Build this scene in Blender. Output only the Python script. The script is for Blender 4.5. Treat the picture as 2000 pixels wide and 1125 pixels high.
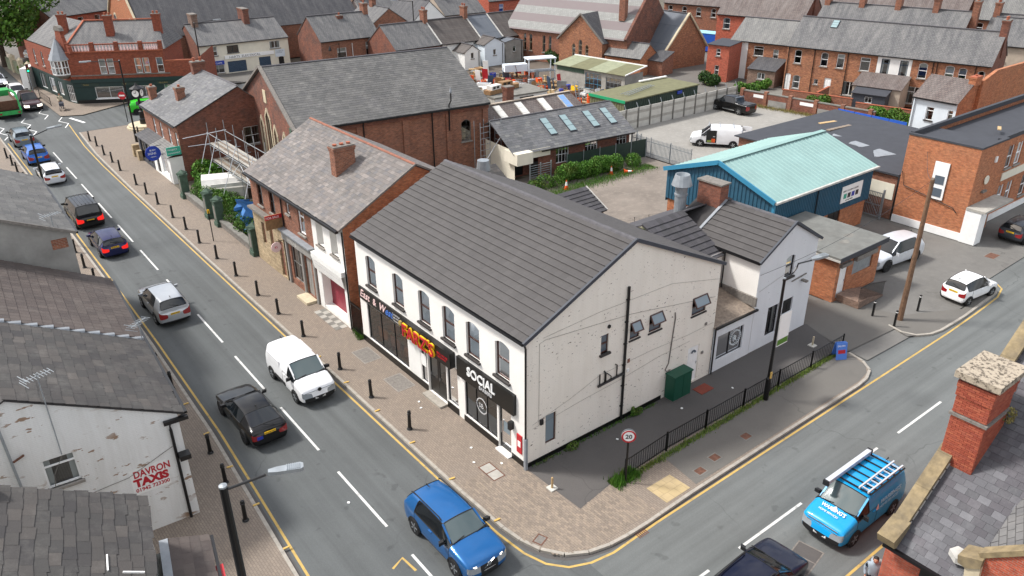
import bpy, bmesh, math, random
from mathutils import Vector, Matrix
R = math.radians
rnd = random.Random(7)
scn = bpy.context.scene
for o in list(bpy.data.objects): bpy.data.objects.remove(o)
C = scn.collection
# ---------------------------------------------------------------- camera, sky, sun, exposure
CAM = Vector((-17.07, -21.08, 22.0))
cd = bpy.data.cameras.new('camera'); cam = bpy.data.objects.new('camera', cd); C.objects.link(cam)
cd.sensor_width = 36; cd.lens = 27.993; cd.clip_end = 2000; cd.clip_start = .5
yaw, pit, rol = math.pi/2-.66143856, .45847926, -.00754
fw = Vector((math.cos(yaw)*math.cos(pit), math.sin(yaw)*math.cos(pit), -math.sin(pit)))
rt = fw.cross(Vector((0, 0, 1))).normalized(); up = rt.cross(fw)
rt, up = rt*math.cos(rol)+up*math.sin(rol), up*math.cos(rol)-rt*math.sin(rol)
cam.matrix_world = Matrix(((rt.x, up.x, -fw.x, CAM.x), (rt.y, up.y, -fw.y, CAM.y), (rt.z, up.z, -fw.z, CAM.z), (0, 0, 0, 1)))
scn.camera = cam
SUN_AZ, SUN_EL = R(132), R(52)          # direction towards the sun, from +X counter-clockwise
w = bpy.data.worlds.new('World'); scn.world = w; w.use_nodes = True
nt = w.node_tree; bgn = nt.nodes['Background']
sky = nt.nodes.new('ShaderNodeTexSky'); sky.sky_type = 'NISHITA'; sky.sun_disc = False
sky.sun_elevation = SUN_EL; sky.sun_rotation = math.pi/2-SUN_AZ
sky.dust_density = 4.0; sky.air_density = 1.0; sky.ozone_density = .6
tc = nt.nodes.new('ShaderNodeTexCoord'); cn = nt.nodes.new('ShaderNodeTexNoise'); cn.inputs['Scale'].default_value = 2.6; cn.inputs['Detail'].default_value = 9; cn.inputs['Roughness'].default_value = .62
nt.links.new(tc.outputs['Generated'], cn.inputs['Vector']); cr_ = nt.nodes.new('ShaderNodeValToRGB'); cr_.color_ramp.elements[0].position = .40; cr_.color_ramp.elements[1].position = .60; nt.links.new(cn.outputs['Fac'], cr_.inputs[0])
mx = nt.nodes.new('ShaderNodeMixRGB'); nt.links.new(cr_.outputs[0], mx.inputs[0]); nt.links.new(sky.outputs[0], mx.inputs[1]); mx.inputs[2].default_value = (8.8, 8.9, 9.1, 1)     # drifting white cloud over the whole sky
nt.links.new(mx.outputs[0], bgn.inputs[0]); bgn.inputs[1].default_value = .105
sl = bpy.data.lights.new('sun', 'SUN'); so = bpy.data.objects.new('sun', sl); C.objects.link(so)
sl.energy = 2.5; sl.angle = R(8.0); sl.color = (1, .975, .94)
sd = Vector((math.cos(SUN_AZ)*math.cos(SUN_EL), math.sin(SUN_AZ)*math.cos(SUN_EL), math.sin(SUN_EL)))
so.rotation_euler = sd.to_track_quat('Z', 'Y').to_euler(); so.location = (0, 0, 60)
scn.view_settings.view_transform = 'Standard'; scn.view_settings.look = 'None'
scn.view_settings.exposure = .72; scn.view_settings.gamma = 1
# ---------------------------------------------------------------- materials
MT = {}
def srgb(h):
    if isinstance(h, str):
        h = [int(h[i:i+2], 16)/255 for i in (0, 2, 4)]
        return tuple(c/12.92 if c <= .04045 else ((c+.055)/1.055)**2.4 for c in h)
    return tuple(h)
class N:
    def __init__(s, name):
        s.m = bpy.data.materials.new(name); s.m.use_nodes = True; s.t = s.m.node_tree
        s.b = s.t.nodes['Principled BSDF']; s.out = s.t.nodes['Material Output']
        MT[name] = s.m
    def n(s, typ, **kw):
        x = s.t.nodes.new('ShaderNode'+typ)
        for k, v in kw.items():
            if k in x.inputs: x.inputs[k].default_value = v
            else: setattr(x, k, v)
        return x
    def l(s, a, b): s.t.links.new(a, b)
    def noise(s, vec, scale, detail=4, rough=.6):
        x = s.n('TexNoise'); x.inputs['Scale'].default_value = scale; x.inputs['Detail'].default_value = detail; x.inputs['Roughness'].default_value = rough
        if vec is not None: s.l(vec, x.inputs['Vector'])
        return x.outputs['Fac']
    def ramp(s, fac, stops):
        x = s.n('ValToRGB'); e = x.color_ramp.elements
        while len(e) < len(stops): e.new(.5)
        for el, (p, c) in zip(e, stops):
            el.position = p; el.color = (c if isinstance(c, tuple) else (c, c, c))+(1,) if not (isinstance(c, tuple) and len(c) == 4) else c
        s.l(fac, x.inputs[0]); return x.outputs[0]
    def mix(s, fac, a, b, typ='MIX'):
        x = s.n('MixRGB', blend_type=typ)
        for v, i in ((fac, 0), (a, 1), (b, 2)):
            if isinstance(v, (int, float)): x.inputs[i].default_value = v if i == 0 else (v, v, v, 1)
            elif isinstance(v, tuple): x.inputs[i].default_value = v+(1,)
            else: s.l(v, x.inputs[i])
        return x.outputs[0]
    def math(s, op, a, b=0.):
        x = s.n('Math', operation=op)
        for v, i in ((a, 0), (b, 1)):
            if isinstance(v, (int, float)): x.inputs[i].default_value = v
            else: s.l(v, x.inputs[i])
        return x.outputs[0]
    def bump(s, h, strength=.3, dist=.02):
        x = s.n('Bump'); x.inputs['Strength'].default_value = strength; x.inputs['Distance'].default_value = dist
        s.l(h, x.inputs['Height']); s.l(x.outputs[0], s.b.inputs['Normal'])
    def uv(s): return s.n('UVMap').outputs[0]
    def obj(s): return s.n('TexCoord').outputs['Object']
    def pos(s): return s.n('NewGeometry').outputs['Position']
    def rand(s):
        a = s.n('ObjectInfo').outputs['Random']; b = s.n('NewGeometry').outputs['Random Per Island']
        return s.math('FRACT', s.math('ADD', a, b))
    def col(s, c): s.l(c, s.b.inputs['Base Color'])
    def set(s, rough=.8, metal=0, spec=None, coat=0):
        s.b.inputs['Roughness'].default_value = rough; s.b.inputs['Metallic'].default_value = metal
        if spec is not None: s.b.inputs['Specular IOR Level'].default_value = spec
        if coat: s.b.inputs['Coat Weight'].default_value = coat; s.b.inputs['Coat Roughness'].default_value = .04
        return s.m
def shade(c, k): return tuple(min(1, x*k) for x in c)
def plain(name, col, rough=.7, metal=0, var=.18, scale=3, coat=0, spec=None, dirt=0):
    c = srgb(col); s = N(name); p = s.pos()
    f = s.noise(p, scale, 5)
    k = s.ramp(f, [(.3, shade(c, 1-var)), (.7, shade(c, 1+var))])
    if dirt:
        f2 = s.ramp(s.noise(p, .9, 8, .7), [(.45, 0), (.75, 1)])
        k = s.mix(s.math('MULTIPLY', f2, dirt), k, (.09, .08, .07))
    s.col(k); s.b.inputs['Roughness'].default_value = rough
    return s.set(rough, metal, spec, coat)
def brickmat(name, c1, c2, mortar, bw=.225, bh=.075, ms=.012, blotch=.5, blc=(.1, .07, .06), bias=0., bump=.5, paint=None):
    s = N(name); uv = s.uv()
    b = s.n('TexBrick'); s.l(uv, b.inputs['Vector'])
    b.inputs['Color1'].default_value = srgb(c1)+(1,); b.inputs['Color2'].default_value = srgb(c2)+(1,); b.inputs['Mortar'].default_value = srgb(mortar)+(1,)
    b.inputs['Scale'].default_value = 1; b.inputs['Mortar Size'].default_value = ms; b.inputs['Brick Width'].default_value = bw; b.inputs['Row Height'].default_value = bh
    b.inputs['Bias'].default_value = bias; b.inputs['Mortar Smooth'].default_value = .2
    p = s.pos(); k = b.outputs['Color']
    f = s.ramp(s.noise(p, .8, 8, .68), [(.42, 0), (.72, 1)])
    k = s.mix(s.math('MULTIPLY', f, blotch), k, blc)
    mb_ = s.n('Mapping'); s.l(p, mb_.inputs[0]); mb_.inputs['Scale'].default_value = (1, 1, 2.2); f = s.noise(mb_.outputs[0], 3.2, 5, .75); k = s.mix(.75, k, s.ramp(f, [(.3, .22), (.7, .78)]), 'OVERLAY')
    s.col(k); s.bump(s.math('SUBTRACT', 1., b.outputs['Fac']), bump, .012)
    return s.set(.9)
def paintedbrick(name, c, dirtc, bare, worn=.04, streak=.35):
    s = N(name); uv = s.uv(); c = srgb(c)
    b = s.n('TexBrick'); s.l(uv, b.inputs['Vector'])
    b.inputs['Scale'].default_value = 1; b.inputs['Mortar Size'].default_value = .01; b.inputs['Brick Width'].default_value = .225; b.inputs['Row Height'].default_value = .075; b.inputs['Mortar Smooth'].default_value = .4
    p = s.pos()
    mp = s.n('Mapping'); s.l(p, mp.inputs[0]); mp.inputs['Scale'].default_value = (1.6, 1.6, .25)
    st = s.ramp(s.noise(mp.outputs[0], 1.2, 8, .7), [(.45, 0), (.8, 1)])
    k = s.mix(s.math('MULTIPLY', st, streak), s.ramp(s.noise(p, .6, 3), [(.3, shade(c, .93)), (.7, c)]), srgb(dirtc))
    k = s.mix(s.math('MULTIPLY', b.outputs['Fac'], .16), k, shade(c, .55))
    mp2 = s.n('Mapping'); s.l(p, mp2.inputs[0]); mp2.inputs['Scale'].default_value = (1, 1, 2.6)
    sp = s.ramp(s.noise(mp2.outputs[0], 4.5 if worn < .08 else 1.6, 4, .6), [(.7-worn, 0), (.715-worn, 1)])
    big = s.ramp(s.noise(p, .5, 4), [(.42, 0), (.55, 1)])
    k = s.mix(s.math('MULTIPLY', sp, big), k, srgb(bare))
    s.col(k); s.bump(s.math('SUBTRACT', 1., b.outputs['Fac']), .35, .01)
    return s.set(.85)
def slatemat(name, cols, rough=.75, lichen=.25, lc=(.42, .4, .36), streak=.3):
    s = N(name); r = s.rand(); p = s.pos()
    st = [(i/max(1, len(cols)-1), srgb(c)) for i, c in enumerate(cols)]
    k = s.ramp(r, st)
    f = s.ramp(s.noise(p, 1.1, 8, .72), [(.5, 0), (.8, 1)]); k = s.mix(s.math('MULTIPLY', f, lichen), k, lc)
    f = s.ramp(s.noise(p, .35, 6, .6), [(.4, 0), (.7, 1)]); k = s.mix(s.math('MULTIPLY', f, streak), k, shade(srgb(cols[0]), .45))
    f = s.noise(p, 28, 3); k = s.mix(.3, k, s.ramp(f, [(.3, .35), (.7, .65)]), 'OVERLAY')
    s.col(k); s.bump(s.noise(p, 40, 3), .15, .01)
    return s.set(rough)
def sheetslate(name, c1, c2, rw=.3, rh=.25, gap='2a2a2c', lichen=.3, lc=(.42, .4, .37)):
    s = N(name); uv = s.uv(); b = s.n('TexBrick'); s.l(uv, b.inputs['Vector'])
    b.inputs['Color1'].default_value = srgb(c1)+(1,); b.inputs['Color2'].default_value = srgb(c2)+(1,); b.inputs['Mortar'].default_value = srgb(gap)+(1,)
    b.inputs['Scale'].default_value = 1; b.inputs['Mortar Size'].default_value = .014; b.inputs['Brick Width'].default_value = rw; b.inputs['Row Height'].default_value = rh
    p = s.pos(); k = b.outputs['Color']
    mp = s.n('Mapping'); s.l(uv, mp.inputs[0]); mp.inputs['Scale'].default_value = (1.5, .25, 1)
    f = s.ramp(s.noise(mp.outputs[0], .9, 8, .7), [(.42, 0), (.75, 1)]); k = s.mix(s.math('MULTIPLY', f, lichen), k, lc)
    f = s.ramp(s.noise(p, 1.6, 7, .7), [(.45, 0), (.8, 1)]); k = s.mix(s.math('MULTIPLY', f, lichen*.8), k, shade(srgb(c1), .5))
    s.col(k); s.bump(s.math('SUBTRACT', 1., b.outputs['Fac']), .6, .02)
    return s.set(.75)
# ---------------------------------------------------------------- mesh builder
class MB:
    def __init__(s): s.v = []; s.f = []; s.m = []
    def poly(s, pts, m=0):
        i = len(s.v); s.v += [tuple(p) for p in pts]; s.f.append(tuple(range(i, i+len(pts)))); s.m.append(m); return s
    def obox(s, c, ux, uy, uz, m=0):
        c = Vector(c); ux = Vector(ux); uy = Vector(uy); uz = Vector(uz); i = len(s.v)
        for a in (-1, 1):
            for b in (-1, 1):
                for d in (-1, 1): s.v.append(tuple(c+ux*a+uy*b+uz*d))
        for q in ((0, 1, 3, 2), (4, 6, 7, 5), (0, 4, 5, 1), (2, 3, 7, 6), (0, 2, 6, 4), (1, 5, 7, 3)):
            s.f.append(tuple(i+k for k in q)); s.m.append(m)
        return s
    def box(s, x0, y0, z0, x1, y1, z1, m=0):
        return s.obox(((x0+x1)/2, (y0+y1)/2, (z0+z1)/2), (abs(x1-x0)/2, 0, 0), (0, abs(y1-y0)/2, 0), (0, 0, abs(z1-z0)/2), m)
    def bar(s, p, q, w, h=None, m=0, upv=(0, 0, 1)):
        p = Vector(p); q = Vector(q); d = q-p; h = h or w; L = d.length
        if L < 1e-6: return s
        d /= L; u = Vector(upv)
        if abs(d.dot(u)) > .98: u = Vector((1, 0, 0))
        sx = d.cross(u).normalized(); sz = sx.cross(d)
        return s.obox((p+q)/2, d*L/2, sx*w/2, sz*h/2, m)
    def tube(s, pts, r, n=6, m=0, cap=True):
        pts = [Vector(p) for p in pts]; rings = []
        for i, p in enumerate(pts):
            d = (pts[min(i+1, len(pts)-1)]-pts[max(i-1, 0)]).normalized()
            u = Vector((0, 0, 1)) if abs(d.z) < .95 else Vector((1, 0, 0))
            a = d.cross(u).normalized(); b = a.cross(d); rr = r[i] if isinstance(r, (list, tuple)) else r
            k = len(s.v); rings.append(k)
            for j in range(n):
                t = 2*math.pi*j/n; s.v.append(tuple(p+a*math.cos(t)*rr+b*math.sin(t)*rr))
        for k0, k1 in zip(rings, rings[1:]):
            for j in range(n):
                s.f.append((k0+j, k0+(j+1) % n, k1+(j+1) % n, k1+j)); s.m.append(m)
        if cap:
            s.f.append(tuple(rings[0]+j for j in reversed(range(n)))); s.m.append(m)
            s.f.append(tuple(rings[-1]+j for j in range(n))); s.m.append(m)
        return s
    def lathe(s, c, prof, n=12, m=0, axis='z'):
        c = Vector(c); rings = []
        for r, z in prof:
            k = len(s.v); rings.append(k)
            for j in range(n):
                t = 2*math.pi*j/n
                q = (r*math.cos(t), r*math.sin(t), z)
                if axis == 'y': q = (q[0], q[2], q[1])
                if axis == 'x': q = (q[2], q[0], q[1])
                s.v.append(tuple(c+Vector(q)))
        for k0, k1 in zip(rings, rings[1:]):
            for j in range(n): s.f.append((k0+j, k0+(j+1) % n, k1+(j+1) % n, k1+j)); s.m.append(m)
        s.f.append(tuple(rings[0]+j for j in reversed(range(n)))); s.m.append(m)
        s.f.append(tuple(rings[-1]+j for j in range(n))); s.m.append(m)
        return s
    def prism(s, poly, z0, z1, m=0):
        n = len(poly); i = len(s.v)
        s.v += [(p[0], p[1], z0) for p in poly]+[(p[0], p[1], z1) for p in poly]
        s.f.append(tuple(i+k for k in reversed(range(n)))); s.m.append(m)
        s.f.append(tuple(i+n+k for k in range(n))); s.m.append(m)
        for k in range(n): s.f.append((i+k, i+(k+1) % n, i+n+(k+1) % n, i+n+k)); s.m.append(m)
        return s
    def ex(s, pts, d, m=0):      # extrude a planar polygon by vector d
        n = len(pts); i = len(s.v); d = Vector(d)
        s.v += [tuple(p) for p in pts]+[tuple(Vector(p)+d) for p in pts]
        s.f.append(tuple(i+k for k in range(n))); s.m.append(m)
        s.f.append(tuple(i+n+k for k in reversed(range(n)))); s.m.append(m)
        for k in range(n): s.f.append((i+k, i+n+k, i+n+(k+1) % n, i+(k+1) % n)); s.m.append(m)
        return s
    def mesh(s, name, mats, smooth=False, fix=True):
        me = bpy.data.meshes.new(name); me.from_pydata(s.v, [], s.f)
        if not isinstance(mats, (list, tuple)): mats = [mats]
        for x in mats: me.materials.append(MT[x] if isinstance(x, str) else x)
        if len(mats) > 1: me.polygons.foreach_set('material_index', s.m)
        if fix:
            b = bmesh.new(); b.from_mesh(me); bmesh.ops.recalc_face_normals(b, faces=b.faces); b.to_mesh(me); b.free()
        if smooth: me.polygons.foreach_set('use_smooth', [True]*len(me.polygons))
        uvs(me); return me
    def build(s, name, mats, parent=None, loc=None, rz=0, smooth=False, fix=True):
        return put(name, s.mesh(name, mats, smooth, fix), parent, loc, rz)
def uvs(me):
    uvl = me.uv_layers.new(name='UVMap'); out = [0.]*(2*len(me.loops)); vs = me.vertices
    for p in me.polygons:
        n = p.normal
        if abs(n.z) > .97: u = Vector((1, 0, 0)); v = Vector((0, 1, 0))
        else: u = Vector((-n.y, n.x, 0)).normalized(); v = n.cross(u)
        for li in p.loop_indices:
            co = vs[me.loops[li].vertex_index].co; out[2*li] = co.dot(u); out[2*li+1] = co.dot(v)
    uvl.data.foreach_set('uv', out)
def put(name, data, parent=None, loc=None, rz=0):
    o = bpy.data.objects.new(name, data); C.objects.link(o)
    if parent is not None: o.parent = parent
    if loc is not None: o.location = loc
    if rz: o.rotation_euler = (0, 0, rz)
    return o
LABELS = {}
def tag(o, label, cat, group=None):
    o['label'] = label; o['category'] = cat
    if group: o['group'] = group
    return o
def thing(name, label, cat, loc=(0, 0, 0), rz=0, group=None):
    return tag(put(name, None, None, loc, rz), label, cat, group)
def struct(o): o['kind'] = 'structure'; return o
def stuff(o): o['kind'] = 'stuff'; return o
def copy_tree(o, parent=None, loc=None, rz=None):
    c = o.copy(); C.objects.link(c); c.parent = parent
    if loc is not None: c.location = loc
    if rz is not None: c.rotation_euler = (0, 0, rz)
    for ch in o.children: copy_tree(ch, c)
    return c
def text(parent, s, size, o, u, v, mat, name='lettering', align='LEFT', ext=.004, shear=0, bold=0, sx=1):
    cu = bpy.data.curves.new(name, 'FONT'); cu.body = s; cu.size = size; cu.align_x = align; cu.extrude = ext; cu.shear = shear; cu.offset = bold; cu.resolution_u = 3
    t = bpy.data.objects.new(name, cu); me = bpy.data.meshes.new_from_object(t); bpy.data.objects.remove(t); bpy.data.curves.remove(cu)
    u = Vector(u).normalized(); v = Vector(v).normalized(); n = u.cross(v); o = Vector(o)
    for q in me.vertices: q.co = o+u*q.co.x*sx+v*q.co.y+n*q.co.z
    me.materials.clear(); me.materials.append(MT[mat]); uvs(me)
    return put(name, me, parent)
# ---------------------------------------------------------------- building kit
def V3(p, z): return Vector((p[0], p[1], z))
def window(par, o, u, w, h, kind='S', fr='upvc', sill='stone_sill', depth=.1, pane='glass', name=None, curtain=True, arch=0):
    """o: bottom-left corner on the outside of the wall, u: unit vector along the wall"""
    n = Vector((u.y, -u.x, 0)); z = Vector((0, 0, 1)); b = o-n*depth; mb = MB(); t = .06 if w > .5 else .045; d = .05
    def fb(a0, v0, a1, v1):
        c = b+u*(a0+a1)/2+z*(v0+v1)/2; mb.obox(c, u*(a1-a0)/2, z*(v1-v0)/2, n*d/2)
    if kind[0] == 'D':                                           # door leaf
        mb.obox(b+u*w/2+z*h/2, u*w/2, z*h/2, n*.03)
        for a in (.12, .56):
            for q in (.08, .52): mb.obox(b+u*w*(a+.16)+z*h*(q+.18)+n*.032, u*w*.13, z*h*.15, n*.012)
        x = mb.build(name or 'door', fr, par)
        MB().bar(b+u*w*.9+z*h*.45+n*.03, b+u*w*.9+z*h*.52+n*.05, .03).build('handle', 'steel', x)
        return x
    if kind[0] == 'R':                                           # roller shutter slats
        x = None; k = int(h/.1)
        for i in range(k):
            mb.obox(b+u*w/2+z*(h*(i+.5)/k), u*w/2, z*h/k*.46, n*(.02 if i else .03))
        return mb.build(name or 'shutter', fr, par)
    fb(0, 0, w, t); fb(0, t, t, h-t); fb(w-t, t, w, h-t)
    if not arch: fb(0, h-t, w, h)
    else:
        for i in range(6):
            a0 = i/6; a1 = (i+1)/6; f = lambda a: h-arch*(2*a-1)**2
            mb.bar(b+u*w*a0+z*(f(a0)-t/2), b+u*w*a1+z*(f(a1)-t/2), d, t)
    if kind == 'S': fb(t, h*.5-.035, w-t, h*.5+.035)
    if kind == 'T': fb(t, h*.7, w-t, h*.7+t)
    if kind == 'C': fb(w*.5-t/2, t, w*.5+t/2, h-t)
    if kind == 'CT': fb(w*.5-t/2, t, w*.5+t/2, h-t); fb(t, h*.68, w*.5-t/2, h*.68+t)
    if kind[0] == 'G':
        a, c = int(kind[1]), int(kind[2]); g = .03
        for i in range(1, a): fb(w*i/a-g/2, t, w*i/a+g/2, h-t)
        for j in range(1, c):
            for i in range(a): fb(w*i/a+g/2 if i else t, h*j/c-g/2, w*(i+1)/a-g/2 if i < a-1 else w-t, h*j/c+g/2)
    x = mb.build(name or 'window', fr, par)
    q = b-n*.006
    pts = [q, q+u*w, q+u*w+z*(h-arch)]
    if arch: pts += [q+u*w*a+z*(h-arch*(2*a-1)**2) for a in (.75, .5, .25)]
    pts.append(q+z*(h-arch))
    MB().poly(pts).build('pane', pane, x)
    if curtain:
        c0 = b-n*.12; k = rnd.random(); m2 = MB()
        if curtain == 'net': c0 = b-n*.035; m2.poly([c0, c0+u*w, c0+u*w+z*h, c0+z*h]); m2.build('net_curtain', 'net', x)
        elif k < .45:
            for a, e in ((.02, .24), (.76, .98)): m2.poly([c0+u*w*a, c0+u*w*e, c0+u*w*e+z*h, c0+u*w*a+z*h])
            m2.build('curtain', 'curtain', x)
        elif k < .8:
            e = rnd.uniform(.25, .75); m2.poly([c0+z*h*e, c0+u*w+z*h*e, c0+u*w+z*h, c0+z*h]); m2.build('blind', 'blind', x)
    if sill: MB().obox(o+u*w/2+z*-.05+n*.02, u*(w/2+.08), n*.09, z*.05).build('sill', sill, x)
    return x
def wall(par, p0, p1, z0, z1, mat, ops=(), rev=.14, gable=None, name='wall', fr='upvc', sill='stone_sill', revmat=None, pane='glass'):
    """vertical wall, outside to the right of p0->p1. ops: dicts or tuples (u centre, z0, w, h, kind[, extra])"""
    p0 = Vector((p0[0], p0[1], 0)); p1 = Vector((p1[0], p1[1], 0)); u = (p1-p0); L = u.length; u /= L; n = Vector((u.y, -u.x, 0)); Z = Vector((0, 0, 1))
    mb = MB(); rects = []
    for op in ops:
        a, zz, ww, hh = op[:4]; rects.append((a-ww/2, a+ww/2, zz, zz+hh))
    us = sorted({0., L, *[min(max(r[0], 0), L) for r in rects], *[min(max(r[1], 0), L) for r in rects]})
    vs = sorted({z0, z1, *[r[2] for r in rects], *[r[3] for r in rects]})
    P = lambda a, b, k=0.: p0+u*a+Z*b-n*k
    for a, b in zip(us, us[1:]):
        runs = []
        for c, d in zip(vs, vs[1:]):
            if d <= z0+1e-6 or c >= z1-1e-6: continue
            m = ((a+b)/2, (c+d)/2)
            if any(r[0] < m[0] < r[1] and r[2] < m[1] < r[3] for r in rects): continue
            if runs and abs(runs[-1][1]-c) < 1e-6: runs[-1][1] = d
            else: runs.append([c, d])
        for c, d in runs: mb.poly([P(a, c), P(b, c), P(b, d), P(a, d)])
    for (a, b, c, d), op in zip(rects, ops):
        ar = op[5].get('arch', 0) if len(op) > 5 else 0
        mb.poly([P(a, c), P(a, d), P(a, d, rev), P(a, c, rev)]); mb.poly([P(b, d), P(b, c), P(b, c, rev), P(b, d, rev)])
        mb.poly([P(b, c), P(a, c), P(a, c, rev), P(b, c, rev)])
        if ar:
            K = 8; f = lambda t: d-ar*(2*t-1)**2; xx = lambda t: a+(b-a)*t
            for i in range(K):
                t, s = i/K, (i+1)/K
                mb.poly([P(xx(t), f(t)), P(xx(s), f(s)), P(xx(s), d), P(xx(t), d)])
                mb.poly([P(xx(t), f(t)), P(xx(t), f(t), rev), P(xx(s), f(s), rev), P(xx(s), f(s))])
        else: mb.poly([P(a, d), P(b, d), P(b, d, rev), P(a, d, rev)])
    if gable: mb.poly([P(0, z1), P(L, z1)]+[P(a, b) for a, b in gable])
    x = mb.build(name, mat, par, fix=False)
    for (a, b, c, d), op in zip(rects, ops):
        e = dict(op[5]) if len(op) > 5 else {}
        if op[4]: window(par, P(a, c), u, b-a, d-c, op[4], e.get('fr', fr), e.get('sill', sill), e.get('depth', rev-.03), e.get('pane', pane), e.get('name'), e.get('curtain', True), e.get('arch', 0))
    return x
SL = {}
def slates(par, e0, e1, r0, r1, cw, cl, mat, name='slate', nmax=300, th=.014, jit=.012, stag=.5, lift=.012, worldm=None, gap=.006):
    """slates or tiles laid from an eave line e0-e1 up to a ridge line r0-r1; the nearest are parts, the rest one mesh"""
    e0, e1, r0, r1 = map(Vector, (e0, e1, r0, r1)); u = (e1-e0).normalized(); sv = (r0+r1)/2-(e0+e1)/2; sv -= u*sv.dot(u); SLn = sv.length; v = sv/SLn; n = u.cross(v)
    if n.z < 0: e0, e1, r0, r1 = e1, e0, r1, r0; u = -u; n = u.cross(v)
    rows = max(1, round(SLn/cl)); cl = SLn/rows; items = []
    for k in range(rows):
        t = k/rows; a = e0.lerp(r0, t); b = e1.lerp(r1, t); L = (b-a).length; off = (k % 2)*stag*cw
        x = -off; 
        while x < L-1e-3:
            x0 = max(0, x); x1 = min(L, x+cw)
            if x1-x0 > cw*.12: items.append((a+u*((x0+x1)/2), x1-x0-gap, k))
            x += cw
    W = worldm or Matrix.Identity(4)
    items.sort(key=lambda i: (W @ i[0]-CAM).length)
    ln = cl*1.16; zl = lift*.85 if name == 'roof_tile' else 0.      # tiles sit on an open shadow gap
    key = (name, round(cw, 3), round(cl, 3), mat)
    if key not in SL:
        SL[key] = []
        for i in range(4):
            mb = MB(); w2 = .5; j = [rnd.uniform(-1, 1)*jit/cl for _ in range(4)]
            A = (-w2, j[0]*cl, 0); B = (w2, j[1]*cl, 0); D = (w2, ln, 0); E = (-w2, ln, 0)
            up_ = lambda p, h: (p[0], p[1], h)
            mb.poly([up_(A, th+lift), up_(B, th+lift), up_(D, th), up_(E, th)])
            mb.poly([up_(A, zl), up_(B, zl), up_(B, th+lift), up_(A, th+lift)])
            mb.poly([up_(B, 0), up_(D, 0), up_(D, th), up_(B, th+lift)]); mb.poly([up_(E, 0), up_(A, 0), up_(A, th+lift), up_(E, th)])
            SL[key].append(mb.mesh(name, mat, fix=False))
    for c, wd, k in items[:nmax]:
        o = put(name, rnd.choice(SL[key]), par)
        d = rnd.uniform(-jit, jit)
        o.matrix_basis = Matrix(((u.x*wd, v.x, n.x, c.x+v.x*d), (u.y*wd, v.y, n.y, c.y+v.y*d), (u.z*wd, v.z, n.z, c.z+v.z*d), (0, 0, 0, 1)))
    if len(items) > nmax:
        mb = MB()
        for c, wd, k in items[nmax:]:
            d = rnd.uniform(-jit, jit); i = len(mb.v); h = th+lift+rnd.uniform(0, .004)
            A = c-u*wd/2+v*(d+rnd.uniform(-jit, jit)*.6); B = c+u*wd/2+v*(d+rnd.uniform(-jit, jit)*.6); D = c+u*wd/2+v*ln; E = c-u*wd/2+v*ln
            mb.v += [A+n*h, B+n*h, D+n*th, E+n*th, A+n*zl, B+n*zl]
            mb.f += [(i, i+1, i+2, i+3), (i+4, i+5, i+1, i)]; mb.m += [0, 0]
        stuff(mb.build(name+'s', mat, par, fix=False))
def deck(par, pts, mat, th=.06, name='roof'):
    pts = [Vector(p) for p in pts]; n = (pts[1]-pts[0]).cross(pts[2]-pts[0]).normalized()
    if n.z < 0: pts.reverse(); n = -n
    return MB().ex([p-n*th for p in pts], n*(th-.004)).build(name, mat, par)
def chimney(par, c, w, d, z0, z1, mat='brick_dark', pots=2, rz=0, cap='stone_dark', potm='terracotta', ph=.35, axis=None):
    """brick stack with oversailing courses, cap and pots, centred on c"""
    x, y = c[0], c[1]; mb = MB(); mb.box(x-w/2, y-d/2, z0, x+w/2, y+d/2, z1-.25)
    mb.box(x-w/2-.04, y-d/2-.04, z1-.25, x+w/2+.04, y+d/2+.04, z1-.12); mb.box(x-w/2-.07, y-d/2-.07, z1-.12, x+w/2+.07, y+d/2+.07, z1)
    o = mb.build('chimney', mat, par)
    MB().box(x-w/2-.03, y-d/2-.03, z1, x+w/2+.03, y+d/2+.03, z1+.07).build('cap', cap, o)
    for i in range(pots):
        t = (i+.5)/pots-.5; px, py = (x, y+t*d) if d > w else (x+t*w, y)
        MB().lathe((px, py, z1+.05), [(.12, 0), (.11, ph*.8), (.14, ph*.82), (.14, ph), (.1, ph)], 8).build('pot', potm, o)
    return o
def gutter(par, a, b, mat='gutter', r=.06, name='gutter'):
    return MB().bar(a, b, r*2, r*1.6).build(name, mat, par)
def pipe(par, pts, mat='gutter', r=.045, name='downpipe'):
    return MB().tube(pts, r, 6).build(name, mat, par)
def leafmesh(mb, pts, size, rr=rnd):
    for p in pts:
        p = Vector(p); a = Vector((rr.gauss(0, 1), rr.gauss(0, 1), rr.gauss(0, 1))).normalized(); b = a.orthogonal().normalized()
        s = size*rr.uniform(.6, 1.4); c = a.cross(b); mb.poly([p-b*s*.5, p+c*s*.32, p+b*s*.5, p-c*s*.32])
# ---------------------------------------------------------------- material library
brickmat('brick_red', '7c4530', '98593c', '8f7a6a', blotch=.45, blc=(.1, .06, .05))
brickmat('brick_mottled', '8c523a', 'b87a52', '8a7260', blotch=.35, blc=(.13, .08, .06))
brickmat('brick_dark', '74402f', '8c4f39', '6d5a50', blotch=.6, blc=(.07, .05, .045))
brickmat('brick_orange', 'a95e3a', 'c07448', '93765f', blotch=.3, blc=(.3, .17, .1))
brickmat('brick_scarlet', 'a8442c', 'b95436', '9a7466', blotch=.25, blc=(.2, .08, .05))
brickmat('brick_pub', '83402b', '934c33', '7c4a3a', blotch=.25, blc=(.15, .06, .05))
brickmat('brick_sooty', '6f4031', '93553d', '6a5a52', blotch=.85, blc=(.06, .045, .04))
brickmat('sandstone', 'a49174', 'b5a283', '8a7858', bw=.6, bh=.3, ms=.012, blotch=.5, blc=(.16, .13, .09))
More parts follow.
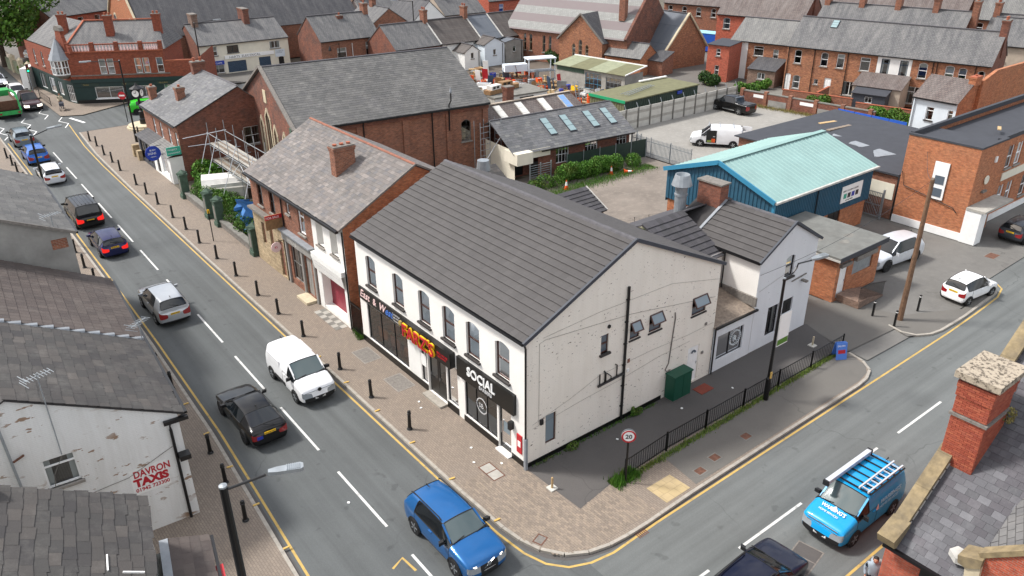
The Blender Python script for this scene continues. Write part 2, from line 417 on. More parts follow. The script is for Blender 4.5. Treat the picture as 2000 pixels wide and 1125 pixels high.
brickmat('brick_brown', '7a6152', '8c7060', '76685e', blotch=.3, blc=(.12, .1, .09))
paintedbrick('white_facade', 'f2efe9', 'cfcabf', '9a8f84', worn=-.05, streak=.12)
paintedbrick('cream_gable', 'efe9dd', 'cdc4b4', '5d4a40', worn=.066, streak=.36)
paintedbrick('pale_blue_wall', 'dcdee1', 'b0b2b6', '6a6468', worn=.02, streak=.25)
paintedbrick('peeling_white', 'e2e2df', 'b0aaa0', '947c68', worn=.1, streak=.45)
plain('render_white', 'e6e6e2', .85, var=.05, scale=1, dirt=.08)
plain('render_cream', 'e0dac8', .85, var=.06, scale=1, dirt=.12)
plain('render_grey', '918f8a', .9, var=.18, scale=1.2, dirt=.25)
plain('render_beige', 'b3a595', .9, var=.1, scale=1.5, dirt=.15)
plain('render_paleblue', 'd6dfe6', .85, var=.05, scale=1, dirt=.06)
slatemat('tile_charcoal', ['454241', '484544', '4b4847', '474443'], .7, lichen=.05, streak=.1)
slatemat('tile_charcoal_dark', ['3c3b3d', '434144', '48464a'], .7, lichen=.08, streak=.15)
slatemat('slate_mixed', ['605c59', '6c6662', '776f6a', '65615f', '857d78', '5d5c5e', '736b66'], .75, lichen=.2)
slatemat('slate_grey', ['58595b', '636466', '6e6e70', '5b5b5d', '7a7a78'], .75, lichen=.22)
slatemat('slate_rough', ['403e3d', '474543', '4f4b48', '3d3b3b', '56514d'], .8, lichen=.18)
slatemat('slate_brown', ['4c4441', '554c48', '5c534e'], .85, lichen=.12, streak=.35)
slatemat('slate_church', ['48484c', '525256', '5c5c60', '4b494e', '6c6c70', '434146', '575459'], .7, lichen=.18, lc=(.5, .5, .5))
slatemat('slate_hall', ['535352', '5c5b59', '656462', '565555'], .75, lichen=.25)
sheetslate('roof_slate', '58585a', '656565', .3, .24)
sheetslate('roof_slate_dark', '424246', '4c4c4f', .3, .24, lichen=.15)
sheetslate('roof_slate_brown', '5c514e', '6b5f5a', .3, .24, lichen=.25)
sheetslate('roof_slate_pale', '6a6a69', '777774', .3, .24, lichen=.35)
sheetslate('roof_tile_ribbed', '48423f', '514a46', 30, .34, gap='241f1d', lichen=.15)
sheetslate('roof_felt_blue', '5a6068', '636870', 30, 3, lichen=.1)
plain('roof_deck', '3a3838', .9)
plain('ridge', '565457', .8, var=.2, scale=4)
plain('ridge_clay', '8a5a48', .85, var=.25, scale=4)
plain('lead', '8a8f94', .5, var=.15)
plain('verge', '3c4048', .6, var=.15)
plain('flashing', 'b8b6b0', .7, var=.2)
plain('gutter', '141416', .35, var=.1)
plain('gutter_white', 'd8d8d6', .5, var=.06)
plain('upvc', 'f0f0ee', .35, var=.04)
plain('upvc_brown', '4a2e26', .4, var=.15)
plain('upvc_black', '17171a', .35, var=.1)
plain('timber_dark', '2c2622', .6, var=.2)
plain('black_paint', '0f0f10', .3, var=.2)
plain('black_sign', '100f0f', .35, var=.1)
plain('stone_sill', '8d8780', .85, var=.2, scale=6)
plain('sill_dark', '3a3634', .85, var=.35, scale=8)
plain('stone_pale', 'c4b79c', .85, var=.15, scale=3, dirt=.2)
plain('stone_moss', '86775a', .9, var=.35, scale=3, dirt=.75)
plain('stone_dark', '77726c', .9, var=.3, scale=8)
plain('stone_green', '44584a', .85, var=.25, scale=5)
plain('terracotta', 'a05a40', .8, var=.2)
plain('pot_buff', 'c8b488', .8, var=.15)
plain('steel', 'b0b4b8', .35, metal=.9, var=.08)
plain('galv', '9ca2a6', .5, metal=.5, var=.15)
plain('aluminium', 'd6dade', .4, metal=.4, var=.06)
plain('rust', '664638', .9, var=.35, scale=6)
plain('white_paint', 'ececea', .6, var=.05)
def roadpaint(name, c, under):
    s = N(name); p = s.pos(); f = s.ramp(s.noise(p, 3.5, 8, .75), [(.52, 0), (.72, 1)]); k = s.mix(s.math('MULTIPLY', f, .75), s.ramp(s.noise(p, .6, 4), [(.3, shade(srgb(c), .8)), (.7, srgb(c))]), srgb(under)); s.col(k); return s.set(.8)
roadpaint('road_white', 'd8d8d4', '5a5b59'); roadpaint('road_yellow', 'c4a45c', '6a665c')
plain('yellow_paint', 'c9a659', .6, var=.1)
plain('red_paint', 'b8202a', .45, var=.08)
plain('shutter_red', '8a2a3a', .5, var=.1)
plain('shutter_blue', '33475c', .5, var=.12)
plain('green_cabinet', '0e4a38', .5, var=.08)
plain('green_pub', '15302e', .5, var=.12)
plain('green_dark_sheet', '25372f', .6, var=.15)
plain('green_trim', '1f9a68', .5, var=.08)
plain('moss_roof', '6e6d50', .85, var=.15, scale=1.5, dirt=.12)
plain('moss_sheet', '8a8e74', .85, var=.15, scale=2, dirt=.1)
plain('blue_clad', '2b586f', .55, var=.1, dirt=.12)
plain('blue_trim', '3a86a8', .45, var=.05)
plain('teal_roof', '86a5a1', .6, var=.07, scale=.6, dirt=.06)
plain('blue_fence', '1f56b8', .5, var=.08)
plain('blue_door', '4f90b0', .6, var=.12)
plain('sign_blue', '1c3aa0', .4, var=.03)
plain('sign_green', '2fa088', .4, var=.04)
plain('sign_white', 'efefec', .4, var=.03)
plain('orange', 'e0571c', .6, var=.1)
plain('wood', '8a6a48', .8, var=.25, scale=5)
plain('wood_pale', 'b89c72', .8, var=.2, scale=5)
plain('wood_grey', '84776a', .9, var=.3, scale=6)
plain('wood_old', '6e5440', .9, var=.3, scale=6)
plain('wood_seat', '9a5a34', .6, var=.2, scale=4)
plain('rubber', '161617', .75, var=.15)
plain('plastic_black', '1a1a1b', .55, var=.1)
plain('curtain', 'd6d6d2', .9, var=.06)
plain('blind', 'cfcdc6', .9, var=.05)
plain('net', 'dbe2e4', .9, var=.05)
plain('concrete', 'a5a29a', .9, var=.15, scale=2.5, dirt=.25)
plain('concrete_dark', '76746e', .9, var=.2, scale=2, dirt=.3)
plain('concrete_pale', 'c2c0b8', .9, var=.12, scale=1.5, dirt=.15)
plain('stone_kerb', 'a09a90', .9, var=.18, scale=4, dirt=.2)
plain('flat_roof', '6f706c', .9, var=.2, scale=1.5, dirt=.35)
plain('felt_black', '3a3c42', .75, var=.12, scale=1.5)
plain('mat_red', '7a3a2c', .9)
plain('tarp_blue', '3a78b8', .5, var=.2, scale=3)
plain('canvas_white', 'd8d6d0', .8, var=.1, scale=2, dirt=.15)
plain('skip_green', '2a9a4c', .55, var=.2, scale=3, dirt=.25)
plain('bark', '4c4036', .95, var=.3, scale=6)
plain('hair', '1c1512', .7)
plain('skin', 'c08a70', .6, var=.05)
plain('hoodie', '9aa6b0', .9, var=.08)
plain('trousers', '3a3c44', .9, var=.1)
plain('beige_cloth', 'c0b49a', .9, var=.08)
for nm, c in (('sky_paint_text', '9fd8f0'), ('text_red', 'b01828'), ('text_yellow', 'f0c020'), ('text_blue', '4a78c8'), ('text_pink', 'f0d0cc'), ('text_gold', 'a08a50'), ('text_dark', '303438'), ('text_grey', 'c8c8c8')): plain(nm, c, .5, var=.02)
def leafmat(name, c1, c2, c3):
    s = N(name); r = s.rand(); k = s.ramp(r, [(0, srgb(c1)), (.5, srgb(c2)), (1, srgb(c3))]); f = s.ramp(s.noise(s.pos(), 1.3, 4, .6), [(.5, 0), (.7, 1)]); k = s.mix(s.math('MULTIPLY', f, .55), k, srgb('6e6a34')); s.col(k); s.b.inputs['Subsurface Weight'].default_value = 0
    return s.set(.6, spec=.3)
leafmat('leaf', '2c4a18', '41661f', '5a8228'); leafmat('leaf_dark', '1c3416', '2a4a1e', '3a5c26'); leafmat('leaf_bright', '33571a', '456f20', '5f8c30'); leafmat('grass_leaf', '4c6a2a', '6c8438', '8c9a50'); leafmat('leaf_dry', '6c6a38', '88824c', '9c8a58')
def glassmat(name, tint, refl=.75, rough=.03, alpha=.5):
    s = N(name); t = s.n('BsdfTransparent'); t.inputs[0].default_value = srgb(tint)+(1,); g = s.n('BsdfGlossy'); g.inputs['Roughness'].default_value = rough; g.inputs[0].default_value = (.95, .97, 1, 1)
    f = s.n('Fresnel'); f.inputs[0].default_value = 1.5
    k = s.math('MINIMUM', s.math('ADD', s.math('MULTIPLY', f.outputs[0], refl*1.6), .08), 1.)
    m = s.n('MixShader'); s.l(k, m.inputs[0]); s.l(t.outputs[0], m.inputs[1]); s.l(g.outputs[0], m.inputs[2]); s.l(m.outputs[0], s.out.inputs[0])
    return s.m
glassmat('glass', 'd0d6d8'); glassmat('glass_shop', 'f4f6f6', .6); glassmat('glass_pale', 'fcfdfe', .8)
def solidglass(name, c, rough=.05):
    s = N(name); s.b.inputs['Base Color'].default_value = srgb(c)+(1,); s.b.inputs['Specular IOR Level'].default_value = .7
    return s.set(rough)
solidglass('car_glass', '11161a', .06); solidglass('car_glass_light', '4c5a5c', .07); solidglass('skylight_glass', '8ea4a6', .12); solidglass('skylight_blue', '6f97c8', .1); solidglass('glass_grey', '5c6670', .12); solidglass('frosted', '7c8a92', .3)
def carpaint(name, c, metal=0., rough=.3):
    s = N(name); cc = srgb(c); p = s.obj(); f = s.noise(p, 1.5, 5); s.col(s.ramp(f, [(.3, shade(cc, .93)), (.7, shade(cc, 1.05))])); s.b.inputs['Specular IOR Level'].default_value = .5
    s.b.inputs['Specular IOR Level'].default_value = .25
    return s.set(rough, metal, coat=.55)
for nm, c, mtl in (('paint_blue', '205f9a', .3), ('paint_white', 'eeeff0', 0), ('paint_black', '050506', 0), ('paint_silver', 'b4b8bc', .5), ('paint_navy', '141a4c', .3), ('paint_brightblue', '1f62b8', .3), ('paint_greyblue', '7c8890', .5), ('paint_green', '34c02a', 0), ('paint_maroon', '3c2024', .3), ('paint_cyan', '1496d0', 0), ('paint_darknavy', '12162c', .3), ('paint_charcoal', '3c4046', .4), ('paint_pearl', 'd6dadf', .3)): carpaint(nm, c, mtl)
plain('lamp_clear', '8e9498', .15, var=.02, coat=1); plain('lamp_red', '8a0f14', .2, var=.05, coat=1); plain('plate_yellow', 'e8b91e', .4, var=.02); plain('plate_white', 'e8e8e4', .4, var=.02); plain('chrome', 'c8ccd0', .15, metal=1, var=.02); plain('rim', 'a4a8ac', .35, metal=.7, var=.05); plain('rim_dark', '2c2e32', .4, metal=.5)
def emis(name, c, k):
    s = N(name); s.b.inputs['Base Color'].default_value = srgb(c)+(1,); s.b.inputs['Emission Color'].default_value = srgb(c)+(1,); s.b.inputs['Emission Strength'].default_value = k; return s.set(.3)
emis('brake_light', 'c01812', .9); emis('head_light', 'fff4e0', 2.); emis('signal_green', '20ff90', 3.)
def ground_mat(name, c, var=.12, speck=.35, patch=.3, pc=(.04, .04, .04), rough=.9, big=.25, wear=0, lane=None):
    s = N(name); p = s.pos(); c = srgb(c)
    k = s.ramp(s.noise(p, big, 6, .6), [(.3, shade(c, 1-var)), (.7, shade(c, 1+var))])
    k = s.mix(speck, k, s.ramp(s.noise(p, 45, 3, .8), [(.3, .25), (.7, .75)]), 'OVERLAY')
    f = s.ramp(s.noise(p, .8, 8, .72), [(.55, 0), (.8, 1)]); k = s.mix(s.math('MULTIPLY', f, patch), k, pc)
    v = s.n('TexVoronoi'); v.feature = 'DISTANCE_TO_EDGE'; v.inputs['Scale'].default_value = .12
    d = s.n('VectorMath', operation='ADD'); s.l(p, d.inputs[0]); nn = s.n('TexNoise'); nn.inputs['Scale'].default_value = .8; s.l(p, nn.inputs[0]); s.l(nn.outputs['Color'], d.inputs[1]); s.l(d.outputs[0], v.inputs['Vector'])
    cr = s.ramp(v.outputs['Distance'], [(0, 1), (.0035, 0)]); cm = s.ramp(s.noise(p, .09, 3), [(.5, 0), (.6, 1)]); k = s.mix(s.math('MULTIPLY', s.math('MULTIPLY', cr, cm), .5), k, shade(c, .4))
    if lane:
        mp = s.n('Mapping'); s.l(p, mp.inputs[0]); mp.inputs['Scale'].default_value = lane; f = s.noise(mp.outputs[0], 1, 5, .6); k = s.mix(.5, k, s.ramp(f, [(.3, .3), (.7, .7)]), 'OVERLAY'); f = s.ramp(s.noise(p, 1.7, 2, .4), [(.68, 0), (.74, 1)]); k = s.mix(s.math('MULTIPLY', f, .35), k, shade(c, .35))
    if wear:
        f = s.ramp(s.noise(p, 2.2, 6, .7), [(.5, 0), (.62, 1)]); k = s.mix(s.math('MULTIPLY', f, wear), k, shade(c, 1.5))
    s.col(k); s.bump(s.noise(p, 60, 2), .2, .01); return s.set(rough)
ground_mat('asphalt', '575a5a', .1, patch=.2, lane=(1.5, .035, 1)); ground_mat('asphalt_side', '646766', .08, patch=.15, lane=(.035, 1.5, 1)); ground_mat('tarmac', '54514f', .1, patch=.2); ground_mat('tarmac_pale', '67645f', .1, patch=.2); ground_mat('yard_tarmac', '6c6a66', .15, patch=.4, wear=.15)
ground_mat('car_park_ground', '8d8a84', .12, patch=.3, pc=(.16, .14, .12), wear=.25); ground_mat('dirt', '5e554c', .2, patch=.4, pc=(.25, .2, .15), wear=.3); ground_mat('earth', '5e584c', .25, patch=.4); ground_mat('rough_plot', '7c736a', .25, patch=.5, pc=(.19, .18, .16), wear=.35)
def pavermat(name, c1, c2, m, rot=0., bw=.2, bh=.1):
    s = N(name); p = s.pos(); mp = s.n('Mapping'); s.l(p, mp.inputs[0]); mp.inputs['Rotation'].default_value = (0, 0, rot)
    b = s.n('TexBrick'); s.l(mp.outputs[0], b.inputs['Vector']); b.inputs['Scale'].default_value = 1; b.inputs['Mortar Size'].default_value = .007; b.inputs['Brick Width'].default_value = bw; b.inputs['Row Height'].default_value = bh
    b.inputs['Color1'].default_value = srgb(c1)+(1,); b.inputs['Color2'].default_value = srgb(c2)+(1,); b.inputs['Mortar'].default_value = srgb(m)+(1,)
    k = b.outputs['Color']; f = s.ramp(s.noise(p, .45, 7, .65), [(.35, 0), (.7, 1)]); k = s.mix(s.math('MULTIPLY', f, .4), k, (.19, .16, .135))
    f = s.ramp(s.noise(p, 2.2, 6, .7), [(.55, 0), (.8, 1)]); k = s.mix(s.math('MULTIPLY', f, .3), k, (.11, .09, .075)); s.col(k)
    s.bump(s.math('SUBTRACT', 1., b.outputs['Fac']), .4, .008); return s.set(.9)
pavermat('block_paving', '82766a', '8f8274', '625850', R(90)); pavermat('paver', '8f8072', '8f8072', '8f8072'); pavermat('tactile', 'b8a378', 'c0aa80', '94825e', 0, .4, .4)
slatemat('paver_block', ['7a6f64', '85796d', '928475', '7f7468'], .9, lichen=.2, lc=(.3, .25, .18), streak=.2)
slatemat('brick_piece', ['8f4230', '9c4d37', 'a8573e', '944a3a', 'ad6044'], .9, lichen=.12, lc=(.3, .16, .1), streak=.3)
plain('mortar', '97766a', .95, var=.15)
# ---------------------------------------------------------------- ground, roads, pavements
def sheet(name, poly, z, mat):
    return struct(MB().poly([(x, y, z) for x, y in poly]).build(name, mat))
def strip(mb, pts, w, z):
    pts = [Vector((p[0], p[1], 0)) for p in pts]; L = []; Rr = []
    for i, p in enumerate(pts):
        d = (pts[min(i+1, len(pts)-1)]-pts[max(0, i-1)]).normalized(); n = Vector((-d.y, d.x, 0))*w/2
        L.append(p+n); Rr.append(p-n)
    for i in range(len(pts)-1): mb.poly([(L[i].x, L[i].y, z), (Rr[i].x, Rr[i].y, z), (Rr[i+1].x, Rr[i+1].y, z), (L[i+1].x, L[i+1].y, z)])
RZ = -.10
sheet('ground', [(-350, -250), (350, -250), (350, 450), (-350, 450)], -.16, 'earth')
sheet('main_road', [(-13, -60), (-1.5, -60), (-1.5, 74), (-.5, 140), (-13, 140)], RZ, 'asphalt')
sheet('side_road', [(-1.5, -13.2), (120, -13.2), (120, -3), (-1.5, -3)], RZ+.0005, 'asphalt_side')
sheet('market_street', [(-1.5, 72), (12, 72), (60, 79), (60, 86), (8, 84), (-1.5, 84)], RZ+.001, 'asphalt')
sheet('parking_yard', [(19.6, -4.3), (30, -4.6), (33.2, -4.8), (34.3, -3.8), (60, -3.4), (60, 6), (37.5, 20), (37, 16), (20.4, 4)], -.05, 'yard_tarmac')
sheet('car_park', [(37.4, 16), (64, 16), (64, 37), (37.4, 37)], -.045, 'car_park_ground')
sheet('rough_plot', [(16, 15.3), (37.2, 15.3), (37.2, 30.5), (16, 30.5)], -.048, 'rough_plot')
sheet('salvage_yard', [(24, 37), (62, 37), (62, 78), (24, 78)], -.05, 'dirt')
KR = [(-2.2, 71.5), (-2.75, 62), (-2.93, 50), (-2.95, 30), (-2.9, 12), (-2.92, .65), (-2.85, -2.2), (-2.68, -3.4), (-2.35, -4.2), (-1.9, -4.72), (-1.3, -5.1), (-.5, -5.35), (.99, -5.46), (4.11, -5.36), (9.66, -5.3), (17.5, -5.26), (18.5, -5.05), (19.15, -4.55), (19.45, -3.6), (19.5, -2.9)]
KL = [(-9.3, 112), (-9.2, 70), (-9.25, 53.5), (-9.35, 30), (-9.45, 21), (-9.7, 10.8), (-9.98, 5.9), (-10.3, .2), (-11, -9), (-12.5, -22)]
pv = sheet('pavement', KR+[(19.5, 1), (14, 13), (14, 71.5)], 0, 'block_paving')
lp = sheet('pavement_left', KL[::-1]+[(-17, 112), (-17, -22)], 0, 'block_paving')
def resample(pts, d):
    out = []; pts = [Vector((p[0], p[1], 0)) for p in pts]; cur = pts[0]; out.append(cur.copy()); need = d
    for a, b in zip(pts, pts[1:]):
        L = (b-a).length; t = 0
        while L-t >= need: t += need; out.append(a.lerp(b, t/L)); need = d
        need -= L-t
    return out
def kerb(name, path, side, parent, mat='stone_kerb', L=.91):
    pts = resample(path, L); proto = MB(); w = .14
    proto.box(.006, 0, -.14, .994, w, .012); me = proto.mesh('kerbstone', mat)
    for a, b in zip(pts, pts[1:]):
        d = b-a; k = d.length; d /= k; n = Vector((-d.y, d.x, 0))*side
        o = put('kerbstone', me, parent); z = rnd.uniform(-.004, .004)
        o.matrix_basis = Matrix(((d.x*k, n.x, 0, a.x-n.x*.02), (d.y*k, n.y, 0, a.y-n.y*.02), (0, 0, 1, z), (0, 0, 0, 1)))
kerb('kerb', KR, -1, pv); kerb('kerb', KL, 1, lp)
# surfaces lying on the pavement
sheet('forecourt', [(.02, -.02), (.14, -3.3), (1.9, -3.02), (5.6, -2.86), (12, -2.86), (19.46, -2.86), (20.5, -.1), (20.4, -.02)], .006, 'tarmac')
sheet('side_pavement', [(4.9, -5.2), (5.2, -2.98), (19.4, -2.94), (19.35, -3.6), (19.0, -4.55), (18.4, -4.97), (17.4, -5.15), (9.66, -5.18)], .005, 'tarmac_pale')
sheet('lane', [(19.5, -3.2), (26, -3.6), (24.4, .6), (23.4, 1.4), (23.4, 9), (20.4, 9), (20.4, -.1)], .003, 'tarmac_pale')
sheet('tactile_paving', [(3.1, -5.22), (4.55, -5.2), (4.5, -4.1), (3.1, -4.1)], .006, 'tactile')
# paint on the roads
ym = MB(); zl = RZ+.004
strip(ym, [(-2.35, 76), (-3.0, 66), (-3.2, 58), (-3.25, 30), (-3.24, 1), (-3.2, -2.3), (-3.05, -3.7), (-2.75, -4.6), (-2.2, -5.25), (-1.4, -5.6), (-.4, -5.75), (2, -5.66), (9, -5.6), (17.6, -5.55), (26, -5.5), (29.5, -5.4), (32.6, -5.25), (34, -4.9), (34.6, -4.3), (34.6, -3.9)], .1, zl)
strip(ym, [(-8.8, 72), (-8.86, 53.5), (-8.98, 30), (-9.08, 21), (-9.31, 10.8), (-9.57, 5.9), (-9.9, 0), (-10.6, -9)], .1, zl)
strip(ym, [(3, -11.8), (12, -11.8), (40, -11.7)], .1, zl)
struct(ym.build('yellow_line', 'road_yellow'))
ym = MB(); strip(ym, [(-7.3, -1.3), (-6.75, -1.05), (-6.68, -1.9)], .1, zl); struct(ym.build('yellow_bracket', 'road_yellow'))
for k in range(-2, 12):
    y1 = -1.13+6.07*k; m = MB(); strip(m, [(-6.37+.0073*y1, y1), (-6.37+.0073*(y1-4.2), y1-4.2)], .11, zl); struct(m.build('centre_line_dash', 'road_white'))
for k in range(-1, 9):
    x0 = 3.43+5.74*k; m = MB(); strip(m, [(max(x0, -1.6), -8.53), (x0+4, -8.53)], .11, zl); struct(m.build('centre_line_dash', 'road_white'))
m = MB(); strip(m, [(-2.9, -6.2), (-2.2, -8.4), (-2.1, -11.5)], .12, zl); struct(m.build('give_way_line', 'white_paint'))
for xs, y0, y1 in ((-8.55, 73.5, 82), (-6.0, 73.5, 84), (-3.6, 80.5, 90), (-5.9, 96, 108), (-2.6, 75, 82)):
    m = MB(); pts = []; k = 0; y = y0
    while y < y1: pts.append((xs+(.33 if k % 2 else -.33)+(y-y0)*.01, y)); y += 1.75; k += 1
    strip(m, pts, .1, zl); struct(m.build('zigzag_line', 'white_paint'))
m = MB(); strip(m, [(-1.6, 79.3), (-.8, 76)], .3, zl); struct(m.build('stop_line', 'white_paint'))
m = MB().poly([(3.15, -10.1, zl), (3.95, -9.85, zl), (3.0, -9.55, zl), (2.75, -9.85, zl)]); struct(m.build('arrow_mark', 'white_paint'))
def cover(name, x, y, w, d, rz, mat, frame, z, label, split=1):
    t = thing(name, label, 'cover', (x, y, z), rz); m = MB()
    for a, b, c, e in ((-w/2, -d/2, w/2, -d/2+.05), (-w/2, d/2-.05, w/2, d/2), (-w/2, -d/2+.05, -w/2+.05, d/2-.05), (w/2-.05, -d/2+.05, w/2, d/2-.05)): m.box(a, b, -.03, c, e, .006)
    if split == 2: m.box(-.025, -d/2+.05, -.03, .025, d/2-.05, .006)
    m.build('frame', frame, t); MB().box(-w/2+.05, -d/2+.05, -.03, w/2-.05, d/2-.05, .002).build('lid', mat, t)
cover('access_cover', -1.25, .75, 1.15, .62, R(90), 'concrete', 'rust', .003, 'double inspection cover with rusty frame in block paving by barber shop', 2)
cover('access_cover', -2.2, -3.6, .5, .42, R(20), 'stone_dark', 'rust', .003, 'small square iron cover in paving at the road corner')
cover('access_cover', 4.9, -10.3, 1.5, 1.0, R(10), 'tarmac', 'stone_dark', RZ+.001, 'large patched inspection cover in the side road beside blue van', 2)
cover('access_cover', 38.6, -2.3, 1.1, .7, 0, 'rust', 'stone_dark', -.046, 'brown iron cover in pale concrete by orange brick building')
for i, (x, y) in enumerate(((5.7, -4.75), (6.9, -4.55), (9.2, -4.45))):
    cover('access_cover', x, y, .55, .45, 0, 'rust', 'concrete_dark', .006, 'small rusty cover in tarmac pavement by the railings, '+('nearest tactile paving', 'middle of three', 'third from tactile paving')[i])
cover('light_well', -.75, 12.6, 1.5, 1.0, R(90), 'stone_dark', 'stone_sill', .004, 'concrete cellar slab in the paving below East and West window')
cover('light_well', -.75, 9.2, 1.5, 1.0, R(90), 'stone_dark', 'stone_sill', .004, 'concrete cellar slab in the paving below white panel left of the double doors')
g = thing('drain_grate', 'iron slotted drain grate in the gutter at the road corner', 'drain', (1.15, -5.68, RZ+.006))
for i in range(6): MB().box(-.25+i*.09, -.18, -.02, -.2+i*.09, .18, .004).build('slot_bar', 'rust', g)
MB().box(-.3, -.22, -.03, .3, .22, -.012).build('frame', 'gutter', g)
gm = MB(); strip(gm, [(-2.55, 66), (-3.05, 55), (-3.07, 30), (-3.04, 1), (-3.0, -2.2), (-2.82, -3.5), (-2.48, -4.35), (-2.0, -4.88), (-1.36, -5.25), (-.5, -5.5), (1, -5.6), (17.5, -5.41)], .2, RZ+.002); strip(gm, [(-9.05, 70), (-9.15, 40), (-9.3, 21), (-9.55, 10.8), (-9.83, 5.9), (-10.15, .2), (-10.8, -9)], .22, RZ+.002); struct(gm.build('gutter_channel', 'tarmac'))
# loose block pavers: nearest ones singly, the rest one mesh
cand = []
for i in range(52):
    for j in range(-27, 5):
        x = -2.72+j*0+.1*i+.05; y = j*.2+(.1 if i % 2 else 0)
        if x < 2.9 and y > -5.2 and not (x > .02 and y > -3.36+.14*max(0, x-.1)) and not (x < -.75 and abs(y-.75) < .7 and x > -1.65) and not (abs(x+2.2) < .35 and abs(y+3.6) < .35):
            if y < -3.2 and (x+1.1)**2+(y+3.4)**2 > 1.55**2 and x < -1.1: continue
            cand.append((x, y))
cand.sort(key=lambda p: (Vector((p[0], p[1], 0))-CAM).length)
pm_ = [MB().box(-.047, -.096, -.02, .047, .096, .007+.001*i).mesh('paver', 'paver_block') for i in range(4)]
for x, y in cand[:300]:
    o = put('paver', rnd.choice(pm_), pv, (x, y, 0)); o.rotation_euler = (rnd.gauss(0, .006), rnd.gauss(0, .006), rnd.gauss(0, .015))
mb = MB()
for x, y in cand[300:]: mb.box(x-.047, y-.096, -.02, x+.047, y+.096, .007+rnd.uniform(0, .004))
stuff(mb.build('pavers', 'paver_block', pv))
# ---------------------------------------------------------------- main corner building
B = thing('corner_building', 'long white painted shop building with dark grey tiled roof on the road corner', 'building')
Ly = 14.2; Wx = 12.0; EZ = 6.3; RX = 5.9; RZ2 = 9.02
ops = [(Ly-y, 3.78, .98, 1.75, 'S', dict(arch=.16, fr='upvc_brown', sill='sill_dark', pane='glass_pale', curtain='net')) for y in (12.65, 9.95, 7.57, 5.54, 3.66, 1.55)]
bk = dict(fr='upvc_black', sill=None, pane='glass_shop', curtain=False, depth=.08, name='shop_window')
ops += [(Ly-11.43, .42, 4.1, 2.15, 'G31', bk), (Ly-7.88, .42, .52, 2.1, 'G11', bk), (Ly-5.42, .42, .85, 2.1, 'G11', bk), (Ly-3.2, .38, 2.45, 2.0, 'G31', bk),
        (Ly-6.75, .1, 1.6, 2.35, None), (Ly-1.42, .08, .88, 2.25, None)]
wall(B, (0, Ly), (0, 0), 0, EZ, 'white_facade', ops, rev=.16)
Sg = [(4.41, 4.09, .46, .92, 'S'), (6.26, 4.15, .62, .88, None), (7.6, 4.08, .82, .92, None), (10.65, 3.95, 1.02, .95, None), (1.39, .74, .6, 1.5, 'G11', dict(pane='frosted', curtain=False, sill=None)), (10.6, .1, .84, 2.05, 'D', dict(fr='upvc'))]
wall(B, (0, 0), (Wx, 0), 0, EZ, 'cream_gable', Sg, gable=[(RX, RZ2)], fr='upvc_brown', sill='sill_dark', rev=.12, pane='glass_grey')
wall(B, (Wx, 0), (Wx, Ly), 0, EZ, 'brick_red'); wall(B, (Wx, Ly), (0, Ly), 0, EZ, 'brick_red', gable=[(Wx-RX, RZ2)])
MB().box(3.6, .3, 0, 3.75, Ly-.3, 3.2).build('inner_wall', 'render_white', B); MB().box(.2, .2, 3.1, 11.8, Ly-.2, 3.25).build('ceiling', 'render_white', B)  # inner walls added and kept white to bounce daylight inside the shops
for y0, y1 in ((13.9, 9.3),): MB().box(.2, y1, .001, 3.6, y0, .03).build('floor', 'wood_pale', B)
MB().box(.2, 4.6, 0, 3.6, 4.75, 3.1).build('inner_wall', 'render_white', B); MB().box(.2, 8.6, 0, 3.6, 8.72, 3.1).build('inner_wall', 'render_white', B)
MB().box(.115, 1.98, .4, .125, 4.42, 1.3).build('window_film', 'frosted', B)
for x in (6.26, 7.6, 10.65):                                  # top-hung windows tilted open
    w_, z0, h = {6.26: (.62, 4.15, .88), 7.6: (.82, 4.08, .92), 10.65: (1.02, 3.95, .95)}[x]; m = MB(); t = .055
    m.box(x-w_/2, .04, z0, x-w_/2+t, .09, z0+h); m.box(x+w_/2-t, .04, z0, x+w_/2, .09, z0+h); m.box(x-w_/2+t, .04, z0, x+w_/2-t, .09, z0+t); m.box(x-w_/2+t, .04, z0+h*.42, x+w_/2-t, .09, z0+h*.42+t)
    wn = m.build('window', 'upvc_brown', B); MB().box(x-w_/2-.05, -.06, z0-.07, x+w_/2+.05, .1, z0-.002).build('sill', 'sill_dark', wn)
    MB().poly([(x-w_/2, .07, z0), (x+w_/2, .07, z0), (x+w_/2, .07, z0+h*.42), (x-w_/2, .07, z0+h*.42)]).build('pane', 'glass_grey', wn)
    zt = z0+h; a = R(32); L = h*.56; dv = Vector((0, -math.sin(a), -math.cos(a))); c = Vector((x, -.01, zt)); hx = Vector((w_/2, 0, 0)); nn = hx.normalized().cross(dv); s2 = MB()
    for sx in (-1, 1): s2.obox(c+hx*sx*(1-t/w_)+dv*L/2, Vector((t/2, 0, 0)), dv*L/2, nn*.025)
    s2.obox(c+dv*t/2, hx*.98, dv*t/2, nn*.024); s2.obox(c+dv*(L-t/2), hx*.98, dv*t/2, nn*.024); sh = s2.build('open_sash', 'upvc_brown', wn)
    MB().poly([tuple(c-hx+dv*.03), tuple(c+hx+dv*.03), tuple(c+hx+dv*L*.97), tuple(c-hx+dv*L*.97)]).build('sash_pane', 'frosted', wn)
